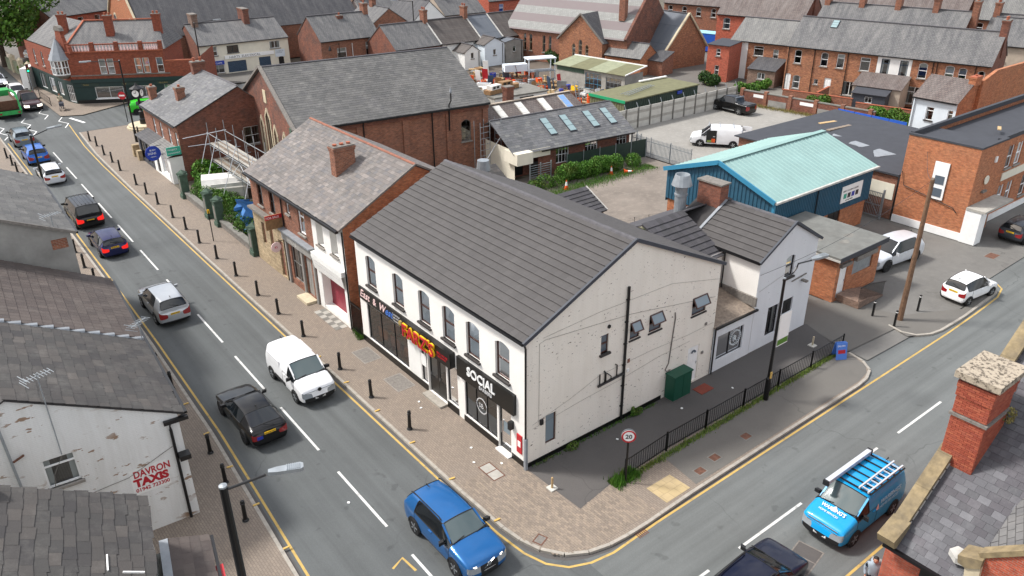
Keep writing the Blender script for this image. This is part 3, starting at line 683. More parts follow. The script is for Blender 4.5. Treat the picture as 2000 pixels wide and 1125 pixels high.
# double doors of the middle shop and the barber's door
for y0, y1 in ((7.52, 6.76), (6.74, 5.98)):
    m = MB(); m.box(.1, y1, .12, .15, y0, 1.0); m.box(.1, y1, 1.0, .15, y1+.1, 2.42); m.box(.1, y0-.1, 1.0, .15, y0, 2.42); m.box(.1, y1+.1, 2.2, .15, y0-.1, 2.42)
    d = m.build('door', 'black_paint', B); MB().poly([(.12, y0-.1, 1.0), (.12, y1+.1, 1.0), (.12, y1+.1, 2.2), (.12, y0-.1, 2.2)]).build('pane', 'glass_shop', d); MB().bar((.06, (y0+y1)/2+.25, 1.05), (.06, (y0+y1)/2+.25, 1.2), .03).build('handle', 'steel', d)
m = MB(); m.box(.08, .98, .1, .13, 1.08, 2.32); m.box(.08, 1.76, .1, .13, 1.86, 2.32); m.box(.08, 1.08, 2.2, .13, 1.76, 2.32); m.box(.08, 1.08, .1, .13, 1.76, .35); d = m.build('door', 'upvc_black', B)
MB().poly([(.1, 1.76, .35), (.1, 1.08, .35), (.1, 1.08, 2.2), (.1, 1.76, 2.2)]).build('pane', 'glass_shop', d); MB().bar((.03, 1.72, .9), (.03, 1.72, 1.5), .03).build('handle', 'steel', d); MB().poly([(.095, 1.62, 1.0), (.095, 1.2, 1.0), (.095, 1.2, 1.55), (.095, 1.62, 1.55)]).build('notice', 'frosted', d)
# plinths, sign boards, steps
for a, b, h in ((14.15, 7.6, .36), (5.9, 4.95, .36), (4.5, 1.9, .32), (.93, .02, .3)): MB().box(-.03, b, 0, -.001, a, h).build('plinth', 'black_paint', B)
for y0, y1, mt_, tk, zb, zt in ((14.1, 9.52, 'black_sign', .09, 2.68, 3.38), (9.5, 5.12, 'black_sign', .3, 2.58, 3.38), (4.78, .62, 'black_sign', .16, 2.42, 3.42)):
    MB().box(-tk, y1, zb, -.002, y0, zt).build('fascia_board', mt_, B)
MB().box(-.42, 5.95, 0, -.002, 7.55, .1).build('doorstep', 'stone_kerb', B); MB().box(-.2, .95, 0, -.004, 1.88, .07).build('doorstep', 'white_paint', B)
MB().box(-.012, 8.18, .4, -.001, 9.28, 2.55).build('panel', 'render_white', B)
MB().box(-.03, 8.1, 1.35, -.014, 7.66, 2.0).build('menu_board', 'sign_white', B)
U = (0, -1, 0); Zv = (0, 0, 1)
text(B, 'East', .62, (-.1, 13.95, 2.86), U, Zv, 'text_pink', shear=.35, ext=.02); text(B, '&', .55, (-.1, 12.55, 2.86), U, Zv, 'text_pink', ext=.02); text(B, 'W', .62, (-.1, 11.95, 2.84), U, Zv, 'text_pink', shear=.35, ext=.02); text(B, 'est', .62, (-.1, 11.3, 2.84), U, Zv, 'text_blue', shear=.35, ext=.02)
for i, s in enumerate(('Turkish Barber', 'Cafe Grill', 'Takeaway')): text(B, s, .15, (-.1, 10.55, 3.12-.17*i), U, Zv, 'text_grey', ext=.004)
text(B, "FARZ'S", .95, (-.36, 9.12, 2.66), U, Zv, 'text_yellow', ext=.04, bold=.035, sx=.98); text(B, "FARZ'S", .95, (-.42, 9.12, 2.68), U, Zv, 'red_paint', ext=.03, bold=.004, sx=.98)
MB().lathe((-.34, 9.36, 3.2), [(.02, -.06), (.13, -.05), (.15, .05), (.02, .1)], 8, axis='x').build('emblem', 'text_gold', B)
for i, s in enumerate(('GRILL HOUSE', 'TAKEAWAY')): text(B, s, .15, (-.31, 6.2, 2.98-.17*i), U, Zv, 'red_paint', ext=.006)
text(B, 'SOCIAL', .64, (-.17, 3.95, 2.83), U, Zv, 'white_paint', ext=.025, bold=.012, sx=.95); text(B, 'BARBERS', .24, (-.17, 3.05, 2.55), U, Zv, 'text_grey', ext=.015)
lg = MB()
for k in range(20):
    a0, a1 = k*math.pi/10, (k+1)*math.pi/10; lg.bar((.07, 3.2+.38*math.cos(a0), 1.45+.38*math.sin(a0)), (.07, 3.2+.38*math.cos(a1), 1.45+.38*math.sin(a1)), .012, .05)
lg.build('window_emblem', 'text_grey', B); text(B, 'SB', .34, (.066, 3.42, 1.33), U, Zv, 'text_grey', ext=.004)
MB().box(-.22, .78, 1.62, -.002, .95, 2.0).build('meter_box', 'plastic_black', B)
pb = MB().box(-.05, .22, .62, -.001, .55, 1.55).build('poster_box', 'red_paint', B); MB().box(-.06, .28, .95, -.051, .47, 1.25).build('poster', 'sign_white', pb)
for y in (12.75, 11.5, 10.25):
    l_ = MB().lathe((.9, y, 2.5), [(.02, 0), (.16, -.12), (.18, -.2), (.02, -.21)], 10).build('pendant_shade', 'chrome', B)
# roof
rf = deck(B, [(-.12, Ly+.06, 6.24), (-.12, -.05, 6.24), (RX, -.05, RZ2), (RX, Ly+.06, RZ2)], 'roof_deck')
slates(rf, (-.16, Ly+.08, 6.245), (-.16, -.1, 6.245), (RX, Ly+.08, RZ2+.02), (RX, -.1, RZ2+.02), .335, .37, 'tile_charcoal', name='roof_tile', th=.016, lift=.05, jit=.003, gap=.004)
rf2 = deck(B, [(Wx+.12, Ly+.06, 6.2), (Wx+.12, -.05, 6.2), (RX, -.05, RZ2), (RX, Ly+.06, RZ2)], 'roof_deck')
slates(rf2, (Wx+.14, -.1, 6.2), (Wx+.14, Ly+.08, 6.2), (RX, -.1, RZ2+.02), (RX, Ly+.08, RZ2+.02), .335, .37, 'tile_charcoal', name='roof_tile', nmax=0, th=.016, lift=.05, jit=.003)
def ridge_tiles(par, a, b, mat='ridge', L=.45, r=.12, mono=False):
    a = Vector(a); b = Vector(b); d = (b-a); n = max(1, int(d.length/L)); d.normalize(); k = (b-a).length/n; s = Vector((-d.y, d.x, 0)).normalized(); m = MB()
    for i in range(4):
        t0 = math.pi*i/4; t1 = math.pi*(i+1)/4
        p = lambda t, x, q: (x, math.cos(t)*r*q, math.sin(t)*r*.75*q)
        m.poly([p(t0, 0, 1.06), p(t0, k*.97, 1), p(t1, k*.97, 1), p(t1, 0, 1.06)])
    m.poly([(0, math.cos(math.pi*i/4)*r*1.06, math.sin(math.pi*i/4)*r*.8) for i in range(5)])
    me = m.mesh('ridge_tile', mat)
    for i in range(n):
        c = a+d*k*i; o = put('ridge_tile', me, par); o.matrix_basis = Matrix(((d.x, s.x, 0, c.x), (d.y, s.y, 0, c.y), (d.z, s.z, 1, c.z-.03), (0, 0, 0, 1)))
ridge_tiles(rf, (RX, Ly+.08, RZ2+.03), (RX, -.08, RZ2+.03), r=.13)
MB().bar((-.2, -.1, 6.22), (RX, -.1, RZ2+.04), .1, .16).build('verge', 'verge', B); MB().bar((RX, -.1, RZ2+.04), (Wx+.2, -.1, 6.16), .1, .16).build('verge', 'verge', B)
gutter(B, (-.2, Ly, 6.2), (-.2, -.1, 6.2)); pipe(B, [(-.12, -.06, 6.15), (-.05, -.06, 5.95), (-.05, -.06, 1.6)]); MB().box(-.11, -.13, 0, .02, -.004, 1.6).build('pipe_guard', 'lead', B)
pipe(B, [(5.65, -.07, 6.95), (5.65, -.07, .05)], r=.065, name='soil_pipe'); pipe(B, [(4.05, -.07, 2.52), (5.65, -.07, 2.6)], r=.06, name='soil_pipe')
pipe(B, [(4.15, -.06, 2.58), (4.15, -.06, 3.1)], r=.03); pipe(B, [(5.2, -.06, 2.62), (5.2, -.06, 3.2), (5.12, -.02, 3.25)], r=.03); pipe(B, [(4.5, -.06, 2.6), (4.5, -.06, 3.05), (4.45, 0, 3.15)], r=.05); pipe(B, [(4.6, -.06, 3.0), (4.85, -.06, 2.75), (4.85, -.06, 2.62)], r=.025)
for z0, z1 in ((6.5, .4),):
    for i in range(6): MB().box(5.56, -.09, 6.3-i*1.1, 5.74, -.001, 6.35-i*1.1).build('bracket', 'gutter', B)
def cable(par, pts, r=.006, mat='stone_dark'): return MB().tube(pts, r, 4, cap=False).build('cable', mat, par)
cable(B, [(.35, -.02, 2.1), (2.5, -.02, 2.55), (4.2, -.02, 3.05), (7.5, -.02, 3.1), (10, -.02, 3.0), (11.9, -.02, 3.05)]); cable(B, [(.35, -.02, 1.9), (3, -.02, 2.15), (5.6, -.02, 2.3), (8, -.02, 2.55), (10.2, -.02, 2.6)]); cable(B, [(.9, -.02, 6.1), (4, -.02, 6.25), (8.5, -.02, 6.2), (12, -.02, 5.4)]); cable(B, [(.7, -.02, 2.1), (.7, -.02, 5.9), (1, -.02, 5.98), (6, -.02, 5.5), (11.8, -.02, 4.5)], .008)
pipe(B, [(8.9, -.03, 4.6), (8.95, -.03, 4.3), (8.75, -.03, 1.9), (8.55, -.03, 1.6), (8.7, -.03, 1.45), (8.9, -.05, 1.5)], r=.03, mat='stone_dark', name='conduit')
MB().box(.75, -.1, 1.95, .9, -.001, 2.2).build('alarm_box', 'plastic_black', B); MB().lathe((4.6, -.03, 5.35), [(.09, -.02), (.09, .03)], 10, axis='y').build('vent', 'plastic_black', B)
for x, z in ((5.95, 2.55), (11.25, 1.5), (11.3, 3.1)): MB().box(x-.07, -.05, z, x+.07, -.001, z+.14).build('wall_box', 'sign_white' if x < 6 else 'stone_dark', B)
MB().box(5.9, -.02, 3.0, 6.05, -.001, 3.2).build('brick_patch', 'brick_red', B)
for x0, x1 in ((.1, 8.4),): MB().box(x0, -.03, 0, x1, -.001, .22).build('plinth', 'black_paint', B)
fan = MB(); [fan.bar((10.6+.14*math.cos(a), -.0, 1.75+.14*math.sin(a)), (10.6+.14*math.cos(a+.4), -.0, 1.75+.14*math.sin(a+.4)), .02, .1) for a in (.1, .5, .9, 1.3, 1.7, 2.1, 2.5)]; fan.build('fanlight', 'glass_grey', B)
# restaurant furniture behind the glass
for i, y in enumerate((12.9, 11.6, 10.2)):
    t = thing('dining_table', 'brown wooden restaurant table behind East and West glass, '+('end by the alley', 'middle one', 'end by the white panel')[i], 'table', (1.35, y, .03))
    MB().box(-.35, -.5, .7, .35, .5, .76).build('table_top', 'wood_seat', t); MB().box(-.06, -.06, 0, .06, .06, .7).build('leg', 'wood_seat', t)
    for sx in (-1, 1):
        b_ = thing('bench_seat', 'brown booth bench '+('window' if sx < 0 else 'inner')+' side of the restaurant table '+('by the alley end', 'in the middle', 'by the white panel')[i], 'bench', (1.35+sx*.62, y, .03), 0 if sx > 0 else math.pi)
        MB().box(-.2, -.5, .38, .2, .5, .46).build('seat', 'wood_seat', b_); MB().box(.16, -.5, .46, .22, .5, 1.0).build('backrest', 'wood_seat', b_)
        for yy in (-.45, .45): MB().box(-.18, yy-.04, 0, .18, yy+.04, .38).build('leg', 'wood_seat', b_)
gc = thing('utility_cabinet', 'dark green metal utility cabinet against the cream gable wall', 'cabinet', (9.25, -.33, 0))
MB().box(-.62, -.28, .06, .62, .28, 1.35).build('body', 'green_cabinet', gc); MB().box(-.66, -.32, 1.352, .66, .3, 1.42).build('lid', 'green_cabinet', gc); MB().box(-.6, -.26, 0, .6, .26, .058).build('plinth', 'concrete_dark', gc)
for sx in (-1, 1): MB().box(sx*.31-.29, -.295, .12, sx*.31+.29, -.283, 1.3).build('door', 'green_cabinet', gc)
tag(MB().box(-.45, -.3, 0, .45, .3, .02).build('doormat', 'mat_red', None, (10.7, -.75, .008)), 'worn brown doormat on tarmac outside the white side door', 'doormat')
# ---------------------------------------------------------------- rear wing of the corner building
W = thing('rear_wing', 'pale blue and white two storey rear wing with dark tiled roof and chimney', 'building')
wall(W, (15.25, 0), (20.3, 0), 0, 5.4, 'pale_blue_wall', [(17.95, 0, 0, 0, None)][:0]+[(2.68, 3.72, .78, 1.25, 'S', dict(arch=.1)), (1.75, .55, .95, 1.75, 'C', dict(sill=None)), (3.05, .1, .9, 2.2, 'D', dict(fr='upvc_black'))], gable=[(2.55, 6.82)], fr='upvc_black', sill='sill_dark')
wall(W, (15.25, 6), (15.25, 0), 0, 5.4, 'white_facade'); wall(W, (20.3, 0), (20.3, 6), 0, 5.4, 'brick_red', [(3, 3.6, .8, 1.2, 'S')]); wall(W, (20.3, 6), (15.25, 6), 0, 5.4, 'brick_red', gable=[(2.5, 6.82)])
r1 = deck(W, [(15.1, 6.1, 5.33), (15.1, -.08, 5.33), (17.8, -.08, 6.84), (17.8, 6.1, 6.84)], 'roof_deck'); slates(r1, (15.08, 4.2, 5.335), (15.08, -.1, 5.335), (17.8, 4.2, 6.86), (17.8, -.1, 6.86), .335, .37, 'tile_charcoal', name='roof_tile', th=.016, lift=.05, jit=.003, gap=.004)
r2 = deck(W, [(20.45, 6.1, 5.33), (20.45, -.08, 5.33), (17.8, -.08, 6.84), (17.8, 6.1, 6.84)], 'roof_deck'); slates(r2, (20.48, -.1, 5.335), (20.48, 6.1, 5.335), (17.8, -.1, 6.86), (17.8, 6.1, 6.86), .335, .37, 'tile_charcoal', name='roof_tile', nmax=0, th=.016, lift=.05, jit=.003)
ridge_tiles(r1, (17.8, 4, 6.87), (17.8, -.08, 6.87)); MB().bar((15.05, -.1, 5.32), (17.8, -.1, 6.9), .1, .14).build('verge', 'verge', W); MB().bar((17.8, -.1, 6.9), (20.5, -.1, 5.3), .1, .14).build('verge', 'verge', W)
gutter(W, (15.05, 4.2, 5.3), (15.05, -.1, 5.3)); MB().bar((15.1, 4.3, 5.42), (17.7, 4.3, 6.9), .16, .05).build('flashing', 'lead', W)
# lower linking range: roof sloping back to the main building
wall(W, (12.02, 2.3), (15.2, 2.3), 0, 5.2, 'white_facade')
r3 = deck(W, [(12.0, 2.2, 5.0), (15.2, 2.2, 5.0), (15.2, 5.2, 6.55), (12.0, 5.2, 6.55)], 'roof_deck'); slates(r3, (12.0, 2.15, 5.0), (15.2, 2.15, 5.0), (12.0, 5.2, 6.57), (15.2, 5.2, 6.57), .335, .37, 'tile_charcoal_dark', name='roof_tile', th=.016, lift=.05, jit=.003, nmax=110)
r3b = deck(W, [(15.2, 4.3, 5.4), (15.2, 5.2, 5.4), (18.2, 5.2, 6.86), (18.2, 4.3, 6.86)], 'tile_charcoal_dark'); deck(W, [(12, 5.2, 6.55), (18, 5.2, 6.55), (18, 8.5, 5), (12, 8.5, 5)], 'tile_charcoal_dark')
# lean-to with the shop window
wall(W, (12.02, -.02), (15.2, -.02), 0, 2.72, 'pale_blue_wall', [(1.45, .62, 2.1, 1.42, 'C', dict(fr='upvc_black', sill=None, curtain=False, pane='glass_shop'))])
deck(W, [(11.98, -.12, 2.7), (15.23, -.12, 2.7), (15.23, 2.25, 3.15), (11.98, 2.25, 3.15)], 'wood_grey', name='lean_to_roof'); gutter(W, (12.0, -.17, 2.68), (15.3, -.17, 2.68)); MB().box(15.12, -.1, 2.85, 15.24, 2.25, 3.35).build('flashing', 'stone_dark', W)
pipe(W, [(12.06, -.1, 2.65), (12.06, -.1, .03)]); pipe(W, [(15.1, 2.1, 5.2), (15.1, 2.1, 3.2)])
em = MB()
for k in range(24):
    a = k*math.pi/12; em.bar((14.0+.42*math.cos(a), .06, 1.4+.42*math.sin(a)), (14.0+.42*math.cos(a+.16), .06, 1.4+.42*math.sin(a+.16)), .01, .06)
em.build('window_emblem', 'net', W); text(W, 'R', .5, (13.82, .058, 1.2), (1, 0, 0), Zv, 'net', ext=.004)
MB().box(12.5, .3, .62, 14.4, .7, .72).build('display_shelf', 'sign_white', W)
for i in range(5): MB().box(12.6+i*.35, .35, .73, 12.82+i*.35, .6, .76+.02*(i % 3)).build('display_item', 'sign_white', W)
ch = MB().box(17.15, 4.35, 5.8, 17.85, 5.9, 7.75).build('chimney', 'brick_dark', W); MB().box(17.08, 4.28, 7.75, 17.92, 5.97, 7.84).build('cap', 'stone_dark', ch); MB().bar((17.2, 4.2, 6.5), (17.0, 4.2, 5.2), .16, .05).build('flashing', 'lead', W)
fl = MB().lathe((16.1, 6.2, 5.6), [(.33, 0), (.33, 1.4), (.37, 1.4), (.37, 1.5), (.33, 1.5), (.35, 1.9), (.58, 2.0), (.4, 2.6), (.36, 2.6), (.3, 2.4)], 16).build('extract_flue', 'galv', W, smooth=False)
cable(W, [(15.4, -.03, 3.6), (18, -.03, 4.1), (20.2, -.03, 4.4)]); MB().bar((18.3, -.05, 3.35), (19.6, -.05, 3.45), .05).build('conduit', 'stone_dark', W)
lampb = MB().box(19.2, -.35, 3.1, 19.4, -.02, 3.2).build('security_light', 'stone_dark', W)
# ---------------------------------------------------------------- terrace next door (brick, stone and white shop fronts)
D = thing('brick_terrace', 'brick terrace of shops with patchy slate roof and one chimney, beside white corner building', 'building')
y0, y1 = 15.5, 28.6; ez = 6.15
uu = lambda y: y1-y
dk = dict(fr='upvc_black', sill='stone_sill', pane='glass')
wall(D, (0, y1), (0, 19.5), 0, ez, 'brick_red', [(uu(27.1), 4.15, .8, 1.45, 'S', dk), (uu(25.2), 4.15, .8, 1.45, 'S', dk), (uu(22.75), 4.85, .5, .85, 'T'), (uu(20.9), 4.1, .9, 1.5, 'T'),
     (uu(22.3), .45, 1.7, 2.4, 'G22', dict(fr='render_grey', sill=None, curtain=False)), (uu(20.7), .15, .85, 2.5, 'D', dict(fr='render_grey'))])
wall(D, (0, 19.5), (0, y0), 0, ez, 'white_facade', [(1.0, 4.15, .85, 1.45, 'T'), (2.75, 4.15, .85, 1.45, 'T'), (2.05, .25, 2.85, 2.2, 'R', dict(fr='shutter_red', depth=.5))], rev=.5)
wall(D, (0, y0), (9.5, y0), 0, ez, 'brick_orange', gable=[(4.7, 8.75)]); wall(D, (9.5, y0), (9.5, y1), 0, ez, 'brick_red'); wall(D, (9.5, y1), (0, y1), 0, ez, 'brick_red', gable=[(4.8, 8.75)])
wall(D, (-.12, y1+.05), (-.12, 23.9), 0, 3.65, 'sandstone', [(1.55, 1.5, .55, 1.5, 'S', dict(fr='timber_dark')), (2.85, 1.5, .55, 1.5, 'S', dict(fr='timber_dark')), (4.25, .1, .7, 2.5, 'D', dict(fr='timber_dark'))], rev=.25, sill=None)
MB().box(-.4, 23.85, 3.66, 0, y1+.1, 3.8).build('cornice', 'stone_dark', D); MB().box(-.25, 19.55, 3.0, -.002, 23.75, 3.6).build('fascia_board', 'render_grey', D); MB().box(-.4, 19.5, 3.605, -.001, 23.8, 3.7).build('cornice', 'lead', D)
for y in (23.6, 21.35, 19.7): MB().box(-.12, y-.1, 0, -.001, y+.1, 3.0).build('pilaster', 'render_grey', D)
text(D, 'SHADES', .38, (-.255, 22.9, 3.12), U, Zv, 'flashing', ext=.004)
MB().box(-.3, 15.6, 3.3, -.002, 19.45, 3.6).build('shutter_box', 'render_white', D); sg = MB().ex([(-.3, 19.4, 3.28), (-.3, 15.7, 3.28), (-.16, 15.7, 2.55), (-.16, 19.4, 2.55)], (.03, 0, 0)).build('fascia_board', 'sign_white', D)
text(sg, 'GOLDING TAKEAWAY', .34, (-.25, 19.2, 2.95), U, (.2, 0, 1), 'text_grey', ext=.003, sx=.92); text(sg, '01942', .3, (-.19, 17.9, 2.63), U, (.2, 0, 1), 'text_grey', ext=.003)
MB().box(-.02, 15.55, 0, -.001, 16.0, 2.4).build('pilaster', 'render_white', D); MB().box(-.02, 18.9, 0, -.001, 19.45, 2.4).build('pilaster', 'render_white', D)
tl = thing('entrance_tiles', 'black and white chequered tile strip in front of red shutter', 'tiles', (-.05, 16.05, .004))
for i in range(8):
    for j in range(2): MB().box(-.72+.36*j, i*.36, -.01, -.365+.36*j, i*.36+.355, .008).build('tile', 'concrete' if (i+j) % 2 else 'concrete_dark', tl)
tag(MB().box(-.35, -.7, 0, .35, .7, .16).build('doorstep', 'stone_pale', None, (-.4, 20.6, .002)), 'stone doorstep below the grey shop front door', 'step')
rd = deck(D, [(-.25, y1+.05, 6.1), (-.25, y0-.05, 6.1), (4.7, y0-.05, 8.75), (4.7, y1+.05, 8.75)], 'roof_deck'); slates(rd, (-.28, y1+.05, 6.11), (-.28, y0-.08, 6.11), (4.7, y1+.05, 8.77), (4.7, y0-.08, 8.77), .3, .235, 'slate_mixed')
r2 = deck(D, [(9.7, y1+.05, 6.1), (9.7, y0-.05, 6.1), (4.7, y0-.05, 8.75), (4.7, y1+.05, 8.75)], 'roof_deck'); slates(r2, (9.72, y0-.05, 6.11), (9.72, y1+.05, 6.11), (4.7, y0-.05, 8.77), (4.7, y1+.05, 8.77), .3, .235, 'slate_mixed', nmax=0)
ridge_tiles(rd, (4.7, y1, 8.8), (4.7, y0-.08, 8.8), 'ridge_clay', r=.1); MB().bar((-.3, y0-.1, 6.1), (4.7, y0-.1, 8.8), .06, .1).build('verge', 'stone_dark', D); MB().bar((4.7, y0-.1, 8.8), (9.7, y0-.1, 6.1), .06, .1).build('verge', 'stone_dark', D)
gutter(D, (-.33, y1, 6.02), (-.33, y0, 6.02), r=.09); pipe(D, [(-.06, 23.6, 5.95), (-.06, 23.6, 3.8)]); pipe(D, [(-.06, 15.52, 5.95), (-.06, 15.52, .05)])
chimney(D, (2.75, 20.3), 1.3, .62, 6.9, 9.1, 'brick_red', 3, cap='stone_dark', ph=.12)
hs = MB().box(-1.1, 23.78, 3.7, -.05, 23.9, 4.6).build('hanging_sign', 'wood', D); MB().box(-1.12, 23.75, 4.35, -.04, 23.77, 4.62).build('sign_header', 'red_paint', D); text(D, 'FOR SALE', .2, (-1.08, 23.748, 4.4), (1, 0, 0), Zv, 'white_paint')
MB().lathe((-.75, 23.55, 2.6), [(.3, -.03), (.33, -.02), (.33, .02), (.3, .03)], 16, axis='y').build('round_sign', 'text_pink', D); MB().bar((-.75, 23.55, 2.95), (0, 23.55, 2.95), .03).build('bracket', 'gutter', D); text(D, '45', .22, (-.88, 23.515, 2.53), (1, 0, 0), Zv, 'red_paint')
# alley gate between the two
ga = thing('alley_gate', 'black iron alley gate between white corner building and brick terrace', 'gate', (0, 14.25, 0))
for i in range(8): MB().box(-.02, .1+i*.15, .08, .02, .13+i*.15, 1.9).build('bar', 'gutter', ga)
for z in (.15, 1.75): MB().box(-.025, .05, z, .025, 1.22, z+.05).build('rail', 'gutter', ga)
# ---------------------------------------------------------------- chapel hall
HR = R(-6.8)
def rot2(x, y, a): return (x*math.cos(a)-y*math.sin(a), x*math.sin(a)+y*math.cos(a))
H = thing('chapel_hall', 'large sooty brick chapel hall with long slate roof and arched gable windows', 'building', (6.84, 36.69, 0), HR)
HM = Matrix.Translation((6.84, 36.69, 0)) @ Matrix.Rotation(HR, 4, 'Z')
hl, hw, hz, hr = 17.1, 15.0, 6.0, 9.35
wall(H, (0, 0), (hl, 0), 0, hz, 'brick_red', [(14.9, 2.8, .95, 1.9, 'G11', dict(arch=.3, fr='stone_dark', curtain=False)), (9.0, 1.0, 1.0, 1.6, 'G11', dict(arch=.3, curtain=False, fr='stone_dark')), (3.0, 1.0, 1.0, 1.6, 'G11', dict(arch=.3, curtain=False, fr='stone_dark'))])
for x in (1.2, 5.2, 9.2, 13.2, 16.75):                       # pilasters and arcaded panels
    MB().box(x-.25, -.14, 0, x+.25, -.001, 5.5).build('pilaster', 'brick_red', H)
MB().box(0, -.16, 5.42, hl, -.002, 5.9).build('corbel_course', 'brick_dark', H)
st = dict(arch=.5, fr='stone_pale', sill='stone_pale', curtain=False)
wall(H, (0, hw), (0, 0), 0, hz, 'brick_sooty', [(hw-x, 1.6, 1.0, 3.2, 'C', st) for x in (3.0, 5.6, 9.6, 12.2)]+[(hw-7.5, 2.4, 1.3, 3.4, 'C', st)], gable=[(hw/2, hr)])
wall(H, (hl, 0), (hl, hw), 0, hz, 'brick_red', gable=[(hw/2, hr)]); wall(H, (hl, hw), (0, hw), 0, hz, 'brick_red')
for y in (3.0, 5.6, 9.6, 12.2, 7.5):
    z0, w_, h = (2.4, 1.3, 3.4) if y == 7.5 else (1.6, 1.0, 3.2)
    for s in (-1, 1): MB().box(-.07, y+s*w_/2-.09+.09*s, z0, -.001, y+s*w_/2+.09+.09*s, z0+h-.6).build('stone_jamb', 'stone_pale', H)
    for s in (-1, 1): MB().bar((-.04, y+s*(w_/2+.09), z0+h-.6), (-.04, y, z0+h+.25), .08, .18).build('hood_mould', 'stone_pale', H)
MB().box(-.06, 7.1, 6.55, -.001, 7.9, 7.6).build('date_stone', 'stone_pale', H)
rh = deck(H, [(-.1, -.3, 5.95), (hl+.1, -.3, 5.95), (hl+.1, hw/2, hr+.1), (-.1, hw/2, hr+.1)], 'roof_deck'); slates(rh, (-.05, -.35, 5.93), (hl+.1, -.35, 5.93), (-.05, hw/2, hr+.12), (hl+.1, hw/2, hr+.12), .42, .3, 'slate_hall', worldm=HM)
deck(H, [(-.1, hw+.3, 5.95), (hl+.1, hw+.3, 5.95), (hl+.1, hw/2, hr+.1), (-.1, hw/2, hr+.1)], 'roof_slate'); ridge_tiles(rh, (0, hw/2, hr+.16), (hl, hw/2, hr+.16), r=.12)
for s, e in ((-.35, hw/2), (hw+.35, hw/2)): MB().bar((-.12, s, 5.95), (-.12, e, hr+.18), .3, .16).build('coping', 'stone_dark', H)
gutter(H, (0, -.4, 5.86), (hl, -.4, 5.86), r=.08)
for x in (5.5, 11.6): pipe(H, [(x, -.3, 5.8), (x, -.2, 5.5), (x, -.2, .1)], r=.06)
pipe(H, [(13.2, -.2, 4.0), (13.2, -.25, 6.2), (13.3, -.45, 6.6), (13.3, -.45, 7.2)], r=.06, name='flue'); MB().lathe((13.3, -.45, 7.2), [(.06, 0), (.12, .1), (.04, .45)], 8).build('flue_cap', 'lead', H)
MB().box(-.18, .0, 0, -.01, .35, 5.9).build('corner_pipe', 'stone_green', H); MB().box(-.3, -.1, 5.6, .1, .4, 6.05).build('kneeler', 'stone_green', H)
# small slate roof behind the terrace and the flues
K = thing('rear_outhouse', 'small slate roofed brick outhouse between terrace and chapel hall', 'outhouse', (10.5, 21.5, 0))
wall(K, (0, 0), (6, 0), 0, 2.9, 'brick_dark'); wall(K, (6, 0), (6, 5), 0, 2.9, 'brick_dark', gable=[(2.5, 4.3)]); wall(K, (0, 5), (0, 0), 0, 2.9, 'brick_dark', gable=[(2.5, 4.3)])
kr = deck(K, [(-.1, -.2, 2.85), (6.1, -.2, 2.85), (6.1, 2.5, 4.35), (-.1, 2.5, 4.35)], 'roof_deck'); slates(kr, (-.1, -.22, 2.86), (6.1, -.22, 2.86), (-.1, 2.5, 4.37), (6.1, 2.5, 4.37), .3, .25, 'slate_rough', worldm=Matrix.Translation((10.5, 21.5, 0)), nmax=120); deck(K, [(-.1, 5.2, 2.85), (6.1, 5.2, 2.85), (6.1, 2.5, 4.35), (-.1, 2.5, 4.35)], 'roof_slate')
MB().lathe((3.6, .6, 2.5), [(.3, 0), (.3, 2.0), (.33, 2.05), (.3, 2.1), (.5, 2.4), (.42, 3.1), (.35, 3.1)], 14).build('extract_flue', 'galv', K)
fl2 = MB().lathe((.6, -1.2, 3.2), [(.32, 0), (.32, 2.6)], 14).build('brick_flue', 'galv', K); MB().lathe((.6, -1.2, 5.8), [(.55, 0), (.55, .12), (.4, .22), (.1, .25)], 14).build('flue_cowl', 'terracotta', K)
# tiled outbuilding roof behind main building
K = thing('tiled_store', 'low brick store with dark tiled roof beside the rough plot', 'outhouse', (15.3, 15.6, 0))
wall(K, (0, 0), (4.2, 0), 0, 2.6, 'brick_red'); wall(K, (4.2, 0), (4.2, 4), 0, 2.6, 'brick_dark', gable=[(2, 3.6)]); wall(K, (0, 4), (0, 0), 0, 2.6, 'brick_dark', gable=[(2, 3.6)])
kr = deck(K, [(-.1, -.2, 2.55), (4.35, -.2, 2.55), (4.35, 2, 3.62), (-.1, 2, 3.62)], 'roof_deck'); slates(kr, (-.1, -.22, 2.56), (4.35, -.22, 2.56), (-.1, 2, 3.64), (4.35, 2, 3.64), .335, .37, 'tile_charcoal_dark', name='roof_tile', th=.016, lift=.05, jit=.003, worldm=Matrix.Translation((15.3, 15.6, 0)), nmax=90); deck(K, [(-.1, 4.2, 2.55), (4.35, 4.2, 2.55), (4.35, 2, 3.62), (-.1, 2, 3.62)], 'tile_charcoal_dark'); MB().bar((4.38, -.2, 2.6), (4.38, 2, 3.7), .06, .1).build('verge', 'flashing', K)
